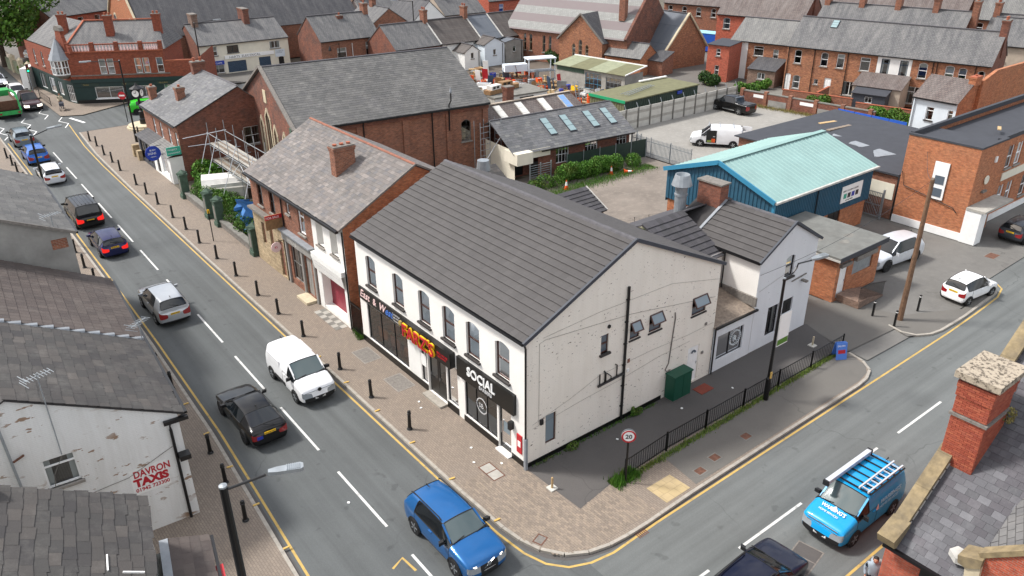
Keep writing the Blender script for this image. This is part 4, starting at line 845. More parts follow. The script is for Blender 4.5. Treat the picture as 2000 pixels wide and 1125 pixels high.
# ---------------------------------------------------------------- left side of the main road
BR = R(-3.55); BM = Matrix.Translation((-11.85, 6, 0)) @ Matrix.Rotation(BR, 4, 'Z')
L1 = thing('taxi_office_house', 'peeling white gable ended house with DAVRON TAXIS lettering and stone slate roof', 'house', (-11.85, 6, 0), BR)
wall(L1, (-10, 0), (0, 0), 0, 4.82, 'peeling_white', [(5.95, 3.38, 1.05, 1.2, 'T', dict(sill='stone_sill'))], gable=[(5, 7.3)])
wall(L1, (0, 0), (0, 13.8), 0, 4.82, 'render_white', [(2, 2.9, .9, 1.3, 'T'), (4.6, 2.9, .9, 1.3, 'T'), (8, 2.9, .9, 1.3, 'T'), (11, 2.9, .9, 1.3, 'T'), (3, .3, 2.4, 2, 'G31'), (9, .3, 2.4, 2, 'G31')])
wall(L1, (0, 13.8), (-10, 13.8), 0, 4.82, 'render_grey', gable=[(5, 7.3)]); wall(L1, (-10, 13.8), (-10, 0), 0, 4.82, 'render_grey')
ra = deck(L1, [(.2, -.08, 4.76), (.2, 6.55, 4.76), (-5, 6.55, 7.36), (-5, -.08, 7.36)], 'roof_deck')
slates(ra, (.22, -.1, 4.77), (.22, 6.5, 4.77), (-5, -.1, 7.38), (-5, 6.5, 7.38), .56, .36, 'slate_rough', name='stone_slate', worldm=BM, jit=.03, th=.02, lift=.016)
rb = deck(L1, [(.2, 6.55, 4.78), (.2, 13.9, 4.78), (-5, 13.9, 7.38), (-5, 6.55, 7.38)], 'roof_deck')
slates(rb, (.22, 6.6, 4.79), (.22, 13.95, 4.79), (-5, 6.6, 7.4), (-5, 13.95, 7.4), .32, .38, 'slate_brown', name='concrete_tile', worldm=BM, jit=.006, th=.025, lift=.024, stag=0, gap=.012)
ridge_tiles(ra, (.2, 6.56, 4.86), (-5, 6.56, 7.46), 'lead', L=.55, r=.13); deck(L1, [(-10.2, -.08, 4.76), (-10.2, 13.9, 4.76), (-5, 13.9, 7.36), (-5, -.08, 7.36)], 'slate_rough')
gutter(L1, (.3, 0, 4.7), (.3, 13.8, 4.7)); pipe(L1, [(.25, -.02, 4.66), (-.35, -.12, 4.5), (-.35, -.08, 4.2), (-.35, -.08, .02)], r=.06)
MB().box(-.55, -.22, 4.52, .32, -.06, 4.66).build('gutter_end', 'gutter', L1)
text(L1, 'DAVRON', .42, (-1.95, -.005, 2.6), (1, 0, 0), Zv, 'text_red', ext=.004, sx=.74, bold=.012); text(L1, 'TAXIS', .46, (-1.98, -.005, 2.2), (1, 0, 0), Zv, 'text_red', ext=.004, sx=.98, bold=.028); text(L1, '01942 723300', .22, (-1.98, -.005, 1.96), (1, 0, 0), Zv, 'text_red', ext=.004, sx=.95, bold=.006)
MB().box(-2.06, -.003, 1.86, -.75, -.001, 3.0).build('sign_panel', 'render_white', L1)
cable(L1, [(-4, -.03, 2.6), (-2.1, -.03, 2.75), (-.3, -.03, 3.5)], .012); MB().box(-.3, -.4, 2.9, .1, -.01, 3.1).build('wall_lamp', 'gutter', L1)
def aerial(parent, o, h, ln, dirv, n=9, name='tv_aerial', mast=.02, label=None):
    o = Vector(o); m = MB(); m.tube([o, o+Vector((0, 0, h))], mast, 5); d = Vector(dirv).normalized(); s = Vector((-d.y, d.x, 0)); c = o+Vector((0, 0, h-.1))
    m.bar(c-d*ln/2, c+d*ln/2, .025)
    for i in range(n): q = c+d*ln*(i/(n-1)-.5); m.bar(q-s*.22, q+s*.22, .018)
    m.bar(c-d*ln/2-s*.3+Vector((0, 0, .12)), c-d*ln/2+s*.3+Vector((0, 0, .12)), .02); m.bar(c-d*ln/2-s*.3-Vector((0, 0, .12)), c-d*ln/2+s*.3-Vector((0, 0, .12)), .02)
    return m.build(name, 'galv', parent)
aerial(L1, (-3.9, -.12, 4.7), 3.3, .9, (1, .4, 0)); aerial(L1, (.15, 6.4, 4.4), 1.4, 1.0, (1, .9, 0)); pipe(L1, [(-5.3, -.12, 3.2), (-5.45, -.12, 8.2)], 'galv', .05, 'mast'); MB().bar((-5.3, -.14, 5.0), (-4.95, -.14, 5.15), .06).build('bracket', 'rust', L1); cable(L1, [(-3.9, -.03, 4.6), (-4.3, -.03, 3.9), (-4.6, -.03, 2)], .014)
A1 = thing('grey_rendered_house', 'tall house with cracked grey rendered gable and wavy stone slate roof, beyond taxi office', 'house', (-11.9, 20.6, 0), R(-1.5)); AM = Matrix.Translation((-11.9, 20.6, 0)) @ Matrix.Rotation(R(-1.5), 4, 'Z')
wall(A1, (-10, 0), (0, 0), 0, 7.5, 'render_grey', gable=[(5, 9.7)]); wall(A1, (0, 0), (0, 10.5), 0, 7.5, 'render_grey', [(2, 4, .9, 1.4, 'T'), (5, 4, .9, 1.4, 'T'), (8, 4, .9, 1.4, 'T'), (3, .3, 2.2, 2.1, 'G21'), (7.5, .3, 2.2, 2.1, 'G21')]); wall(A1, (0, 10.5), (-10, 10.5), 0, 7.5, 'render_grey', gable=[(5, 9.7)])
r = deck(A1, [(.2, -.1, 7.4), (.2, 10.6, 7.4), (-5, 10.6, 9.75), (-5, -.1, 9.75)], 'roof_deck'); slates(r, (.22, -.12, 7.41), (.22, 10.6, 7.41), (-5, -.12, 9.77), (-5, 10.6, 9.77), .5, .36, 'slate_hall', name='stone_slate', worldm=AM, jit=.025, th=.02, lift=.014); deck(A1, [(-10.2, -.1, 7.4), (-10.2, 10.6, 7.4), (-5, 10.6, 9.75), (-5, -.1, 9.75)], 'roof_slate')
MB().bar((.25, -.14, 7.38), (-5, -.14, 9.74), .06, .14).build('verge', 'stone_dark', A1); MB().box(-.9, -.012, 6.7, -.2, -.001, 7.2).build('bare_brick', 'brick_red', A1); aerial(A1, (-.6, .2, 6.2), 2.3, .8, (1, .3, 0), 8); gutter(A1, (.3, 0, 7.33), (.3, 10.5, 7.33))
CR = R(-11.5); CM = Matrix.Translation((-14.13, 1.68, 0)) @ Matrix.Rotation(CR, 4, 'Z')
L2 = thing('stone_slate_house', 'house with large dark stone slate roof and low lean-to, beside taxi office', 'house', (-14.13, 1.68, 0), CR)
wall(L2, (-.15, -12), (-.15, -.1), 0, 4.95, 'render_white', [(3, 3.3, .9, 1.2, 'T'), (7, 3.3, .9, 1.2, 'T')]); wall(L2, (-.15, -.1), (-10, -.1), 0, 4.95, 'render_grey', gable=[(5, 7.4)])
r = deck(L2, [(.02, -12, 4.96), (.02, 0, 4.96), (-5.2, 0, 7.55), (-5.2, -12, 7.55)], 'roof_deck'); slates(r, (.04, -12, 4.97), (.04, .02, 4.97), (-5.2, -12, 7.57), (-5.2, .02, 7.57), .52, .34, 'slate_rough', name='stone_slate', worldm=CM, jit=.03, th=.022, lift=.02)
deck(L2, [(-10.4, -12, 4.96), (-10.4, 0, 4.96), (-5.2, 0, 7.55), (-5.2, -12, 7.55)], 'slate_rough')
wall(L2, (1.4, -11), (1.4, -.3), 0, 2.85, 'render_white', [(2.4, .4, 2.6, 2.0, 'G31'), (6, .4, 2.6, 2, 'G31')]); wall(L2, (1.4, -.3), (-.15, -.3), 0, 2.85, 'render_white')
r = deck(L2, [(1.5, -11, 2.85), (1.5, -.2, 2.85), (.12, -.2, 3.2), (.12, -11, 3.2)], 'roof_deck', name='lean_to_roof'); slates(r, (1.52, -11, 2.86), (1.52, -.18, 2.86), (.3, -11, 3.21), (.3, -.18, 3.21), .5, .33, 'slate_brown', name='stone_slate', worldm=CM, jit=.015, th=.02, lift=.016, nmax=60)
MB().box(.03, -11, 3.2, .3, -.2, 3.26).build('lead_gutter', 'lead', L2); gutter(L2, (1.6, -11, 2.8), (1.6, -.2, 2.8), r=.05); MB().box(1.5, -6, 2.2, 1.75, -1.6, 2.75).build('fascia_board', 'red_paint', L2)
MB().bar((-1.1, -3.6, 5.6), (-1.1, -2.95, 5.6), .04).build('aerial_boom', 'sign_white', L2)
for y in (-4.0, -3.75): MB().bar((-.75, y, 5.52), (-.25, y, 5.28), .045).build('aerial_element', 'sign_white', L2)
MB().prism([(-4.4, -.9), (-3.9, -.75), (-3.5, -.5), (-3.7, -.2), (-4.3, -.15), (-4.7, -.5)], 7.0, 7.12).build('mortar_patch', 'render_beige', L2)
# ---------------------------------------------------------------- brick hall at the right front
Q = thing('stone_coped_hall', 'red brick hall with stone copings, slate roof and tall brick chimney, beside the blue van', 'building')
ex, ez_, sl_ = 4.1, 3.55, .77; rz_ = lambda x: ez_+(x-ex)*sl_
MB().ex([(4.3, -13.2, 0), (13.5, -13.2, 0), (13.5, -13.2, rz_(11.5)+.2), (11.5, -13.2, rz_(11.5)+.2), (4.3, -13.2, rz_(4.3)+.2)], (0, -.34, 0)).build('gable_wall', 'brick_scarlet', Q)
cpn = 7
for i in range(cpn):                                          # coping stones up the slope
    xa = 4.45+i*1.05; xb = xa+1.045
    MB().bar((xa, -13.37, rz_(xa)+.3), (xb, -13.37, rz_(xb)+.3), .46, .16).build('coping_stone', 'stone_moss', Q)
MB().ex([(3.6, -13.1, 3.95), (4.5, -13.1, 4.25), (4.5, -13.1, 4.02), (3.9, -13.1, 3.55), (3.75, -13.1, 3.6)], (0, -.56, 0)).build('kneeler', 'stone_moss', Q)
wall(Q, (4.3, -13.545), (4.3, -15.6), 0, 3.5, 'brick_scarlet'); 
r = deck(Q, [(ex-.1, -13.5, rz_(ex-.1)-.02), (ex-.1, -15.7, rz_(ex-.1)-.02), (11.5, -21, rz_(11.5)-.02), (11.5, -13.5, rz_(11.5)-.02)], 'roof_deck')
slates(r, (ex-.12, -13.5, rz_(ex-.12)-.01), (ex-.12, -15.75, rz_(ex-.12)-.01), (11.5, -13.5, rz_(11.5)), (11.5, -21, rz_(11.5)), .36, .235, 'slate_church', jit=.006, th=.016, lift=.014)
gutter(Q, (ex-.18, -13.25, 3.42), (ex-.18, -15.8, 3.42), r=.07); pipe(Q, [(4.15, -14.6, 3.35), (4.2, -14.65, 3.0), (4.22, -14.65, .05)], r=.07); MB().box(4.0, -14.85, 2.95, 4.28, -14.45, 3.3).build('hopper', 'gutter', Q)
# soakers along the coping
for i in range(16): x = 4.6+i*.32; MB().obox((x, -13.56, rz_(x)+.08), (.13, 0, .1), (0, .05, 0), (0, 0, .012)).build('soaker', 'flashing', Q)
# cross gable to the right
MB().ex([(4.35, -15.62, 0), (4.35, -24, 0), (4.35, -24, 7.0), (4.35, -20.6, 8.7), (4.35, -15.62, 4.35)], (.34, 0, 0)).build('gable_wall', 'brick_scarlet', Q)
for i in range(5):
    ya = -15.75-i*1.0; yb = ya-.995; zz = lambda y: 4.5+(-15.62-y)*.873
    MB().bar((4.5, ya, zz(ya)), (4.5, yb, zz(yb)), .42, .16).build('coping_stone', 'stone_moss', Q)
MB().ex([(4.15, -15.25, 4.35), (4.15, -15.9, 4.62), (4.15, -15.9, 4.3), (4.15, -15.55, 4.05), (4.15, -15.3, 4.1)], (.7, 0, 0)).build('kneeler', 'stone_moss', Q); MB().ex([(4.2, -15.5, 4.05), (4.2, -15.9, 4.3), (4.2, -15.95, 3.5), (4.2, -15.6, 3.3)], (.5, 0, 0)).build('corbel', 'stone_pale', Q)
for i in range(4): MB().box(4.2-.06, -16.4-i*.7, 3.55-i*0, 4.349, -15.75-i*.7, 3.75).build('string_course', 'stone_pale', Q)
MB().bar((4.85, -15.9, 4.55), (4.85, -20, 8.1), .1, .06).build('flashing', 'sign_white', Q); MB().prism([(4.5, -14.9), (5.1, -15.1), (5.0, -15.5), (4.35, -15.5), (4.25, -15.2)], 3.92, 4.12).build('lead_patch', 'flashing', Q)
deck(Q, [(4.7, -15.7, 4.3), (4.7, -20.6, 8.55), (11, -20.6, 8.55), (7.5, -15.7, 6.0)], 'roof_slate')
MB().box(4.25, -15.85, 2.2, 4.345, -15.45, 2.75).build('notice_board', 'sign_white', Q)
# chimney of single bricks
cx0, cx1, cy0, cy1, cz0, cz1 = 6.55, 8.15, -14.25, -13.22, 4.6, 8.5
MB().box(cx0+.03, cy0+.03, cz0-.4, cx1-.03, cy1-.03, cz1).build('chimney_core', 'mortar', Q); chm = MB().box(cx0-.16, cy0-.16, cz1+.12, cx1+.16, cy1+.16, cz1+.34).build('chimney_cap', 'stone_moss', Q)
cap_m = N('cap_stone'); p_ = cap_m.pos(); cap_m.col(cap_m.ramp(cap_m.noise(p_, 9, 5, .6), [(.45, srgb('a89c8a')), (.52, srgb('9c9080')), (.6, srgb('5c5448'))])); cap_m.bump(cap_m.noise(p_, 9, 5), .8, .03); cap_m.set(.95); chm.data.materials[0] = cap_m.m
MB().box(cx0-.06, cy0-.06, 7.25, cx1+.06, cy1+.06, 7.34).build('chimney_band', 'stone_dark', Q)
bl = []
for k in range(52):
    z = cz0+k*.075; o_ = .05 if z > 8.2 else (.03 if z > 7.95 else 0)
    if 7.23 < z+.035 < 7.36: continue
    a0, a1, b0, b1 = cx0-o_, cx1+o_, cy0-o_, cy1+o_
    for (px, py, qx, qy, nx, ny) in ((a0, b1, a0, b0, -1, 0), (a1, b1, a0, b1, 0, 1), (a0, b0, a1, b0, 0, -1), (a1, b0, a1, b1, 1, 0)):
        Lw = math.hypot(qx-px, qy-py); x = -.1125*(k % 2)
        while x < Lw-.01:
            xa, xb = max(0, x), min(Lw, x+.225)
            if xb-xa > .04: bl.append((Vector((px+(qx-px)*(xa+xb)/2/Lw-nx*.025, py+(qy-py)*(xa+xb)/2/Lw-ny*.025, z+.0375)), xb-xa-.01, nx, ny))
            x += .225
bl.sort(key=lambda b: (b[0]-CAM).length+(50 if (b[2] == 1 or b[3] == 1) else 0))
bm_ = MB().box(-.5, -.03, -.0325, .5, .03, .0325).mesh('brick', 'brick_piece')
for c, wd, nx, ny in bl[:300]:
    o = put('brick', bm_, Q); u_ = Vector((-ny, nx, 0)); d_ = rnd.uniform(-.002, .003); o.matrix_basis = Matrix(((u_.x*wd, nx, 0, c.x+nx*d_), (u_.y*wd, ny, 0, c.y+ny*d_), (0, 0, 1, c.z), (0, 0, 0, 1)))
m = MB()
for c, wd, nx, ny in bl[300:]: m.obox(c+Vector((nx, ny, 0))*rnd.uniform(-.002, .003), Vector((-ny, nx, 0))*wd/2, Vector((nx, ny, 0))*.03, (0, 0, .0325))
stuff(m.build('bricks', 'brick_piece', Q))
# ---------------------------------------------------------------- small brick shop house beyond the garden
F = thing('corner_shop_house', 'brown brick house with dark shop front and small chimneys, beyond the overgrown garden', 'house', (1.28, 48, 0))
wall(F, (0, 10), (0, 0), 0, 4.9, 'brick_red', [(10-y, 2.75, .75, 1.45, 'S', dict(arch=.12)) for y in (7.0, 5.0, 2.6, .7)]); wall(F, (0, 0), (8.5, 0), 0, 4.9, 'brick_dark', [(6.3, 2.2, 1.5, 1.6, 'G22', dict(curtain=False))], gable=[(5.6, 7.4)]); wall(F, (8.5, 0), (8.5, 10), 0, 4.9, 'brick_dark'); wall(F, (8.5, 10), (0, 10), 0, 4.9, 'brick_dark', gable=[(2.9, 7.4)])
r = deck(F, [(-.2, -.1, 4.83), (-.2, 10.1, 4.83), (5.6, 10.1, 7.42), (5.6, -.1, 7.42)], 'roof_deck'); slates(r, (-.22, 10.1, 4.84), (-.22, -.1, 4.84), (5.6, 10.1, 7.44), (5.6, -.1, 7.44), .34, .26, 'slate_grey', worldm=Matrix.Translation((1.28, 48, 0))); deck(F, [(8.7, -.1, 4.83), (8.7, 10.1, 4.83), (5.6, 10.1, 7.42), (5.6, -.1, 7.42)], 'roof_slate'); ridge_tiles(r, (5.6, 10, 7.46), (5.6, 0, 7.46), r=.11)
gutter(F, (-.28, 10, 4.76), (-.28, 0, 4.76)); chimney(F, (2.2, 5.2), .7, .7, 5.2, 6.9, 'brick_red', 1, ph=.2); chimney(F, (5.4, 9.2), 1.2, .7, 6.6, 8.2, 'brick_dark', 2); chimney(F, (1.0, 9.6), .6, .7, 4.9, 6.4, 'brick_red', 1, ph=.2)
wall(F, (-1.1, 9.5), (-1.1, 5.2), 0, 2.3, 'verge', [(1.2, .3, 1.4, 1.7, 'G21', dict(fr='upvc_black', sill=None)), (3.1, .3, 1.6, 1.7, 'G21', dict(fr='upvc_black', sill=None))]); wall(F, (-1.1, 5.1), (-1.1, 0), 0, 2.3, 'render_white', [(1.3, .1, .9, 2.0, 'D', dict(fr='upvc_black')), (3.4, .5, 1.6, 1.5, 'G21', dict(sill=None))]); wall(F, (-1.1, 0), (0, 0), 0, 2.3, 'render_white')
deck(F, [(-1.3, 9.6, 2.35), (-1.3, 5.15, 2.35), (0, 5.15, 2.8), (0, 9.6, 2.8)], 'roof_slate_dark', name='shop_roof'); r = deck(F, [(-1.3, 5.1, 2.35), (-1.3, -.1, 2.35), (0, -.1, 2.8), (0, 5.1, 2.8)], 'roof_slate_pale', name='shop_roof')
sb = MB().box(-1.25, -.3, 2.55, -.1, -.2, 3.25).build('letting_board', 'sign_green', F); text(sb, 'PROJECT', .2, (-1.18, -.305, 2.98), (1, 0, 0), Zv, 'white_paint'); text(sb, 'MANAGEMENT', .15, (-1.2, -.305, 2.7), (1, 0, 0), Zv, 'white_paint')
rs = MB().lathe((-1.9, 1.6, 2.5), [(.6, -.04), (.64, -.03), (.64, .03), (.6, .04)], 20, axis='y').build('round_sign', 'sign_blue', F); text(F, 'BURY', .2, (-2.15, 1.555, 2.72), (1, 0, 0), Zv, 'white_paint'); text(F, 'SIGNS', .26, (-2.35, 1.555, 2.42), (1, 0, 0), Zv, 'white_paint'); text(F, 'repairs', .16, (-2.15, 1.555, 2.18), (1, 0, 0), Zv, 'white_paint'); MB().bar((-1.9, 1.6, 3.1), (-1.1, 1.6, 3.1), .04).build('bracket', 'gutter', F)
# ---------------------------------------------------------------- workshop with rooflights
GR = R(-5); S = thing('rooflight_workshop', 'long low brick workshop with rooflights and grey slate roof by the hedge', 'workshop', (23.0, 29.9, 0), GR); GM = Matrix.Translation((23.0, 29.9, 0)) @ Matrix.Rotation(GR, 4, 'Z')
gb = dict(fr='white_paint', curtain=False)
wall(S, (2.4, 0), (12.6, 0), 0, 2.75, 'brick_dark', [(2.6, .9, 1.4, 1.5, 'G42', gb), (5.8, .9, 1.4, 1.5, 'G43', gb), (9.3, 1.0, 1.2, 1.4, 'G33', gb)], sill=None); wall(S, (12.6, 0), (12.6, 6.5), 0, 2.75, 'brick_dark', gable=[(3.3, 4.6)]); wall(S, (0, 6.5), (0, 0), 0, 2.75, 'render_cream'); wall(S, (0, 1.2), (2.4, 1.2), 0, 2.6, 'brick_dark', [(1.2, .1, .9, 2, 'D', dict(fr='upvc_black'))])
MB().box(-.4, -1.0, 1.75, 1.2, 1.0, 2.75).build('boarded_porch', 'render_cream', S); MB().box(1.2, -1.0+.6, 2.0, 3.4, .3, 2.72).build('boarded_porch', 'render_cream', S)
r = deck(S, [(-.4, -.5, 2.6), (12.8, -.5, 2.6), (12.8, 3.3, 4.65), (-.4, 3.3, 4.65)], 'roof_deck'); slates(r, (-.45, -.6, 2.57), (12.85, -.6, 2.57), (-.45, 3.3, 4.67), (12.85, 3.3, 4.67), .46, .27, 'slate_grey', worldm=GM); deck(S, [(-.4, 4.3, 4.15), (12.8, 4.3, 4.15), (12.8, 3.3, 4.65), (-.4, 3.3, 4.65)], 'roof_slate'); ridge_tiles(r, (-.4, 3.3, 4.7), (12.8, 3.3, 4.7)); gutter(S, (2.4, -.62, 2.5), (12.7, -.62, 2.5), r=.05)
def rooflight(par, x, yb, yt, wdt, zf, glass='skylight_glass', fr='verge'):
    a, b = zf(yb), zf(yt); d = Vector((0, yt-yb, b-a)); n = Vector((0, -(b-a), yt-yb)).normalized(); c = Vector((x, (yb+yt)/2, (a+b)/2))
    f = MB().obox(c+n*.06, Vector((wdt/2, 0, 0)), d/2, n*.05).build('rooflight', fr, par); MB().obox(c+n*.115, Vector((wdt/2-.05, 0, 0)), d*.47, n*.012).build('pane', glass, f)
    for t in (-.165, .165): MB().obox(c+n*.125+d*t, Vector((wdt/2-.05, 0, 0)), d.normalized()*.015, n*.012).build('glazing_bar', fr, f)
zf = lambda y: 2.57+(y+.6)*(4.67-2.57)/3.9
for x in (4.6, 6.7, 9.3, 11.3): rooflight(S, x, .7, 2.6, .75, zf)
S2 = thing('red_roof_workshop', 'workshop with mottled red brown roof and white rooflights behind grey slated one', 'workshop', (24.6, 33.6, 0), R(-3))
wall(S2, (0, 0), (10.2, 0), 0, 3.3, 'brick_dark'); wall(S2, (10.2, 0), (10.2, 6), 0, 3.3, 'brick_dark', gable=[(3.2, 4.95)]); wall(S2, (0, 6), (0, 0), 0, 3.3, 'brick_dark', gable=[(2.8, 4.95)])
r = deck(S2, [(-.6, -.2, 3.25), (10.4, -.2, 3.25), (10.0, 3.2, 5.0), (-.6, 3.2, 5.0)], 'roof_slate_brown'); deck(S2, [(-.6, 6.2, 3.25), (10.4, 6.2, 3.25), (10.0, 3.2, 5.0), (-.6, 3.2, 5.0)], 'roof_slate_brown'); MB().bar((-.6, 3.2, 5.05), (10, 3.2, 5.05), .28, .08).build('ridge', 'render_beige', S2)
zf = lambda y: 3.25+(y+.2)*1.75/3.4
for x, g_ in ((1.2, 'canvas_white'), (3.6, 'canvas_white'), (6.2, 'canvas_white'), (8.6, 'skylight_blue')): rooflight(S2, x, .9, 2.9, .75, zf, g_, 'flashing')
chimney(S2, (3.3, 3.9), .8, .7, 4.4, 6.2, 'brick_dark', 0)
# ---------------------------------------------------------------- blue clad warehouse
T = thing('blue_warehouse', 'steel clad warehouse with blue ribbed walls and pale teal roof', 'warehouse')
tx0, tx1, ty0, ty1, tz, trz = 25.4, 37.2, 6.3, 15.25, 4.4, 5.92; tm = 10.75
wall(T, (tx0+.12, ty1-.12), (tx0+.12, ty0+.12), 0, 2.3, 'brick_orange', [(1.5, .95, .55, .65, 'G11'), (3.3, .95, .55, .65, 'G11')]); wall(T, (tx0+.12, ty0+.12), (tx1-.12, ty0+.12), 0, 2.1, 'brick_orange', [(7.6, .1, 1.6, 1.9, 'D', dict(fr='gutter'))]); wall(T, (tx1-.12, ty0+.12), (tx1-.12, ty1-.12), 0, 2.2, 'brick_orange')
def ribbed(par, p, q, z0, ztop, mat, pitch=.3, name='cladding'):
    p = Vector((p[0], p[1], 0)); q = Vector((q[0], q[1], 0)); d = q-p; L = d.length; d /= L; n = Vector((d.y, -d.x, 0)); m = MB(); k = int(L/pitch); pr = []
    for i in range(k):
        for f, dp in ((0, 0), (.5, 0), (.62, .045), (.88, .045)): pr.append(((i+f)*L/k, dp))
    pr.append((L, 0))
    for (a, da), (b, db) in zip(pr, pr[1:]):
        A = p+d*a+n*da; B_ = p+d*b+n*db; m.poly([V3(A, z0), V3(B_, z0), V3(B_, ztop(b)), V3(A, ztop(a))])
    return m.build(name, mat, par, fix=False)
ribbed(T, (tx0, ty1), (tx0, ty0), 2.25, lambda s: tz+(trz-tz)*(1-abs(s-(ty1-tm))/((ty1-tm) if s < ty1-tm else (tm-ty0)))-.05, 'blue_clad'); ribbed(T, (tx0, ty0), (tx1, ty0), 1.95, lambda s: tz, 'blue_clad', .2); ribbed(T, (tx1, ty0), (tx1, ty1), 2.0, lambda s: tz, 'blue_clad'); ribbed(T, (tx1, ty1), (tx0, ty1), 2.0, lambda s: tz, 'blue_clad')
def ribroof(par, e0, e1, r0, r1, mat, pitch=.45, h=.035, name='roof_sheet'):
    e0, e1, r0, r1 = map(Vector, (e0, e1, r0, r1)); n = (e1-e0).cross(r0-e0).normalized(); n = n if n.z > 0 else -n; k = int((e1-e0).length/pitch); m = MB(); pr = []
    for i in range(k): pr += [((i+f)/k, dp) for f, dp in ((0, 0), (.78, 0), (.84, h), (.94, h))]
    pr.append((1, 0))
    for (a, da), (b, db) in zip(pr, pr[1:]): m.poly([e0.lerp(e1, a)+n*da, e0.lerp(e1, b)+n*db, r0.lerp(r1, b)+n*db, r0.lerp(r1, a)+n*da])
    return m.build(name, mat, par)
ribroof(T, (tx0-.2, ty0-.2, tz+.02), (tx1+.2, ty0-.2, tz+.02), (tx0-.2, tm, trz+.08), (tx1+.2, tm, trz+.08), 'teal_roof'); ribroof(T, (tx0-.2, ty1+.2, tz+.02), (tx1+.2, ty1+.2, tz+.02), (tx0-.2, tm, trz+.08), (tx1+.2, tm, trz+.08), 'teal_roof')
MB().bar((tx0-.22, ty1+.2, tz), (tx0-.22, tm, trz+.06), .08, .3).build('bargeboard', 'blue_trim', T); MB().bar((tx0-.22, tm, trz+.06), (tx0-.22, ty0-.2, tz), .08, .3).build('bargeboard', 'blue_trim', T); MB().bar((tx0-.2, tm, trz+.13), (tx1+.2, tm, trz+.13), .4, .04).build('ridge_flashing', 'teal_roof', T); gutter(T, (tx0-.2, ty0-.28, tz-.02), (tx1+.2, ty0-.28, tz-.02), 'flashing', .08)
MB().box(tx0-.05, ty0-.09, 1.95, tx0+.1, ty0+.08, tz).build('corner_trim', 'blue_trim', T); pipe(T, [(30.2, ty0-.12, tz-.1), (30.2, ty0-.12, 2.4)])
sg = MB().box(33.3, ty0-.1, 2.45, 35.9, ty0-.06, 3.68).build('sign_board', 'sign_white', T); text(sg, 'DIRECT GLAZING CENTRE', .17, (33.45, ty0-.105, 3.25), (1, 0, 0), Zv, 'text_dark', sx=.95)
for i, mt_ in enumerate(('sign_green', 'text_dark', 'sign_blue', 'text_dark')): MB().box(33.6+i*.5, ty0-.115, 2.75, 33.95+i*.5, ty0-.102, 3.1).build('picture', mt_, sg)
text(sg, 'tel 01942 700200', .13, (33.9, ty0-.105, 2.55), (1, 0, 0), Zv, 'text_dark')
# ---------------------------------------------------------------- flat roofed annex
N2 = thing('flat_roof_annex', 'small orange brick annex with grey felt flat roof and shuttered front', 'annex')
wall(N2, (23.95, .55), (28.7, .55), 0, 2.75, 'brick_orange', [(.75, .12, .85, 2.1, 'D', dict(fr='upvc')), (2.85, 1.25, 2.2, 1.0, 'R', dict(fr='galv'))]); wall(N2, (23.95, 5.2), (23.95, .55), 0, 2.75, 'brick_orange'); wall(N2, (28.7, .55), (28.7, 5.2), 0, 2.75, 'brick_orange')
MB().box(23.7, .3, 2.76, 28.95, 6.15, 3.0).build('roof', 'flat_roof', N2); MB().box(23.68, .26, 2.72, 28.97, .299, 3.03).build('fascia', 'felt_black', N2); MB().box(23.66, .3, 2.74, 23.699, 6, 2.86).build('fascia', 'flashing', N2); MB().box(25.6, .3, 2.3, 27.9, .54, 2.6).build('shutter_box', 'stone_dark', N2); MB().box(24.1, .35, 2.25, 25.2, .54, 2.45).build('shutter_box', 'stone_dark', N2)
for i, (x, y) in enumerate(((26.2, 1.6), (27.3, 2.0), (25.4, 2.8))): MB().prism([(x+.4*math.cos(t)*(1+.3*math.sin(3*t+i)), y+.25*math.sin(t)) for t in [k*math.pi/6 for k in range(12)]], 3.0, 3.004).build('felt_patch', 'concrete_dark', N2)
rp = thing('access_ramp', 'brick sided access ramp with black handrail in front of the flat roofed annex', 'ramp')
MB().ex([(24.4, -.9, 0), (27.2, -.9, 0), (27.2, -.9, .08), (25.4, -.9, .45), (24.4, -.9, .45)], (0, 1.44, 0)).build('ramp_body', 'brick_brown', rp)
MB().bar((24.4, -.85, 1.35), (25.4, -.85, 1.35), .05).build('handrail', 'gutter', rp); MB().bar((25.4, -.85, 1.35), (27.3, -.85, .95), .05).build('handrail', 'gutter', rp)
for i in range(22):
    x = 24.42+i*.13; zt = 1.33 if x < 25.4 else 1.33-(x-25.4)*.21; zb = .44 if x < 25.4 else max(.05, .44-(x-25.4)*.205); MB().box(x-.01, -.86, zb, x+.01, -.84, zt).build('baluster', 'gutter', rp)
# ---------------------------------------------------------------- orange brick offices and the big felt roof
O = thing('orange_brick_offices', 'orange brick flat topped office block with white painted base and tall white window', 'offices')
wall(O, (39.4, 5.3), (39.4, .3), 0, 6.55, 'brick_orange', [(2.75, 2.5, 1.05, 2.65, None)]); wall(O, (39.4, .3), (43.4, .3), 0, 6.55, 'brick_orange', [(2.2, .1, 1.0, 2.1, 'D', dict(fr='timber_dark'))]); wall(O, (43.4, .8), (62, .8), 0, 6.2, 'brick_orange', [(x, z, 1.0, 1.7, 'S') for x in (2.4, 3.9, 6.5, 8, 11) for z in (.9, 3.9)]); wall(O, (43.4, .3), (43.4, .8), 0, 6.4, 'brick_orange')
wall(O, (62, 5.3), (39.4, 5.3), 0, 6.4, 'brick_orange')
m = MB(); m.box(39.3, 2.05, 2.5, 39.38, 3.05, 5.15); wn = m.build('window_panel', 'upvc', O); MB().box(39.27, 2.2, 3.6, 39.299, 2.85, 4.2).build('pane', 'glass_grey', wn); MB().box(39.27, 2.2, 2.7, 39.299, 2.85, 3.3).build('pane', 'glass_grey', wn)
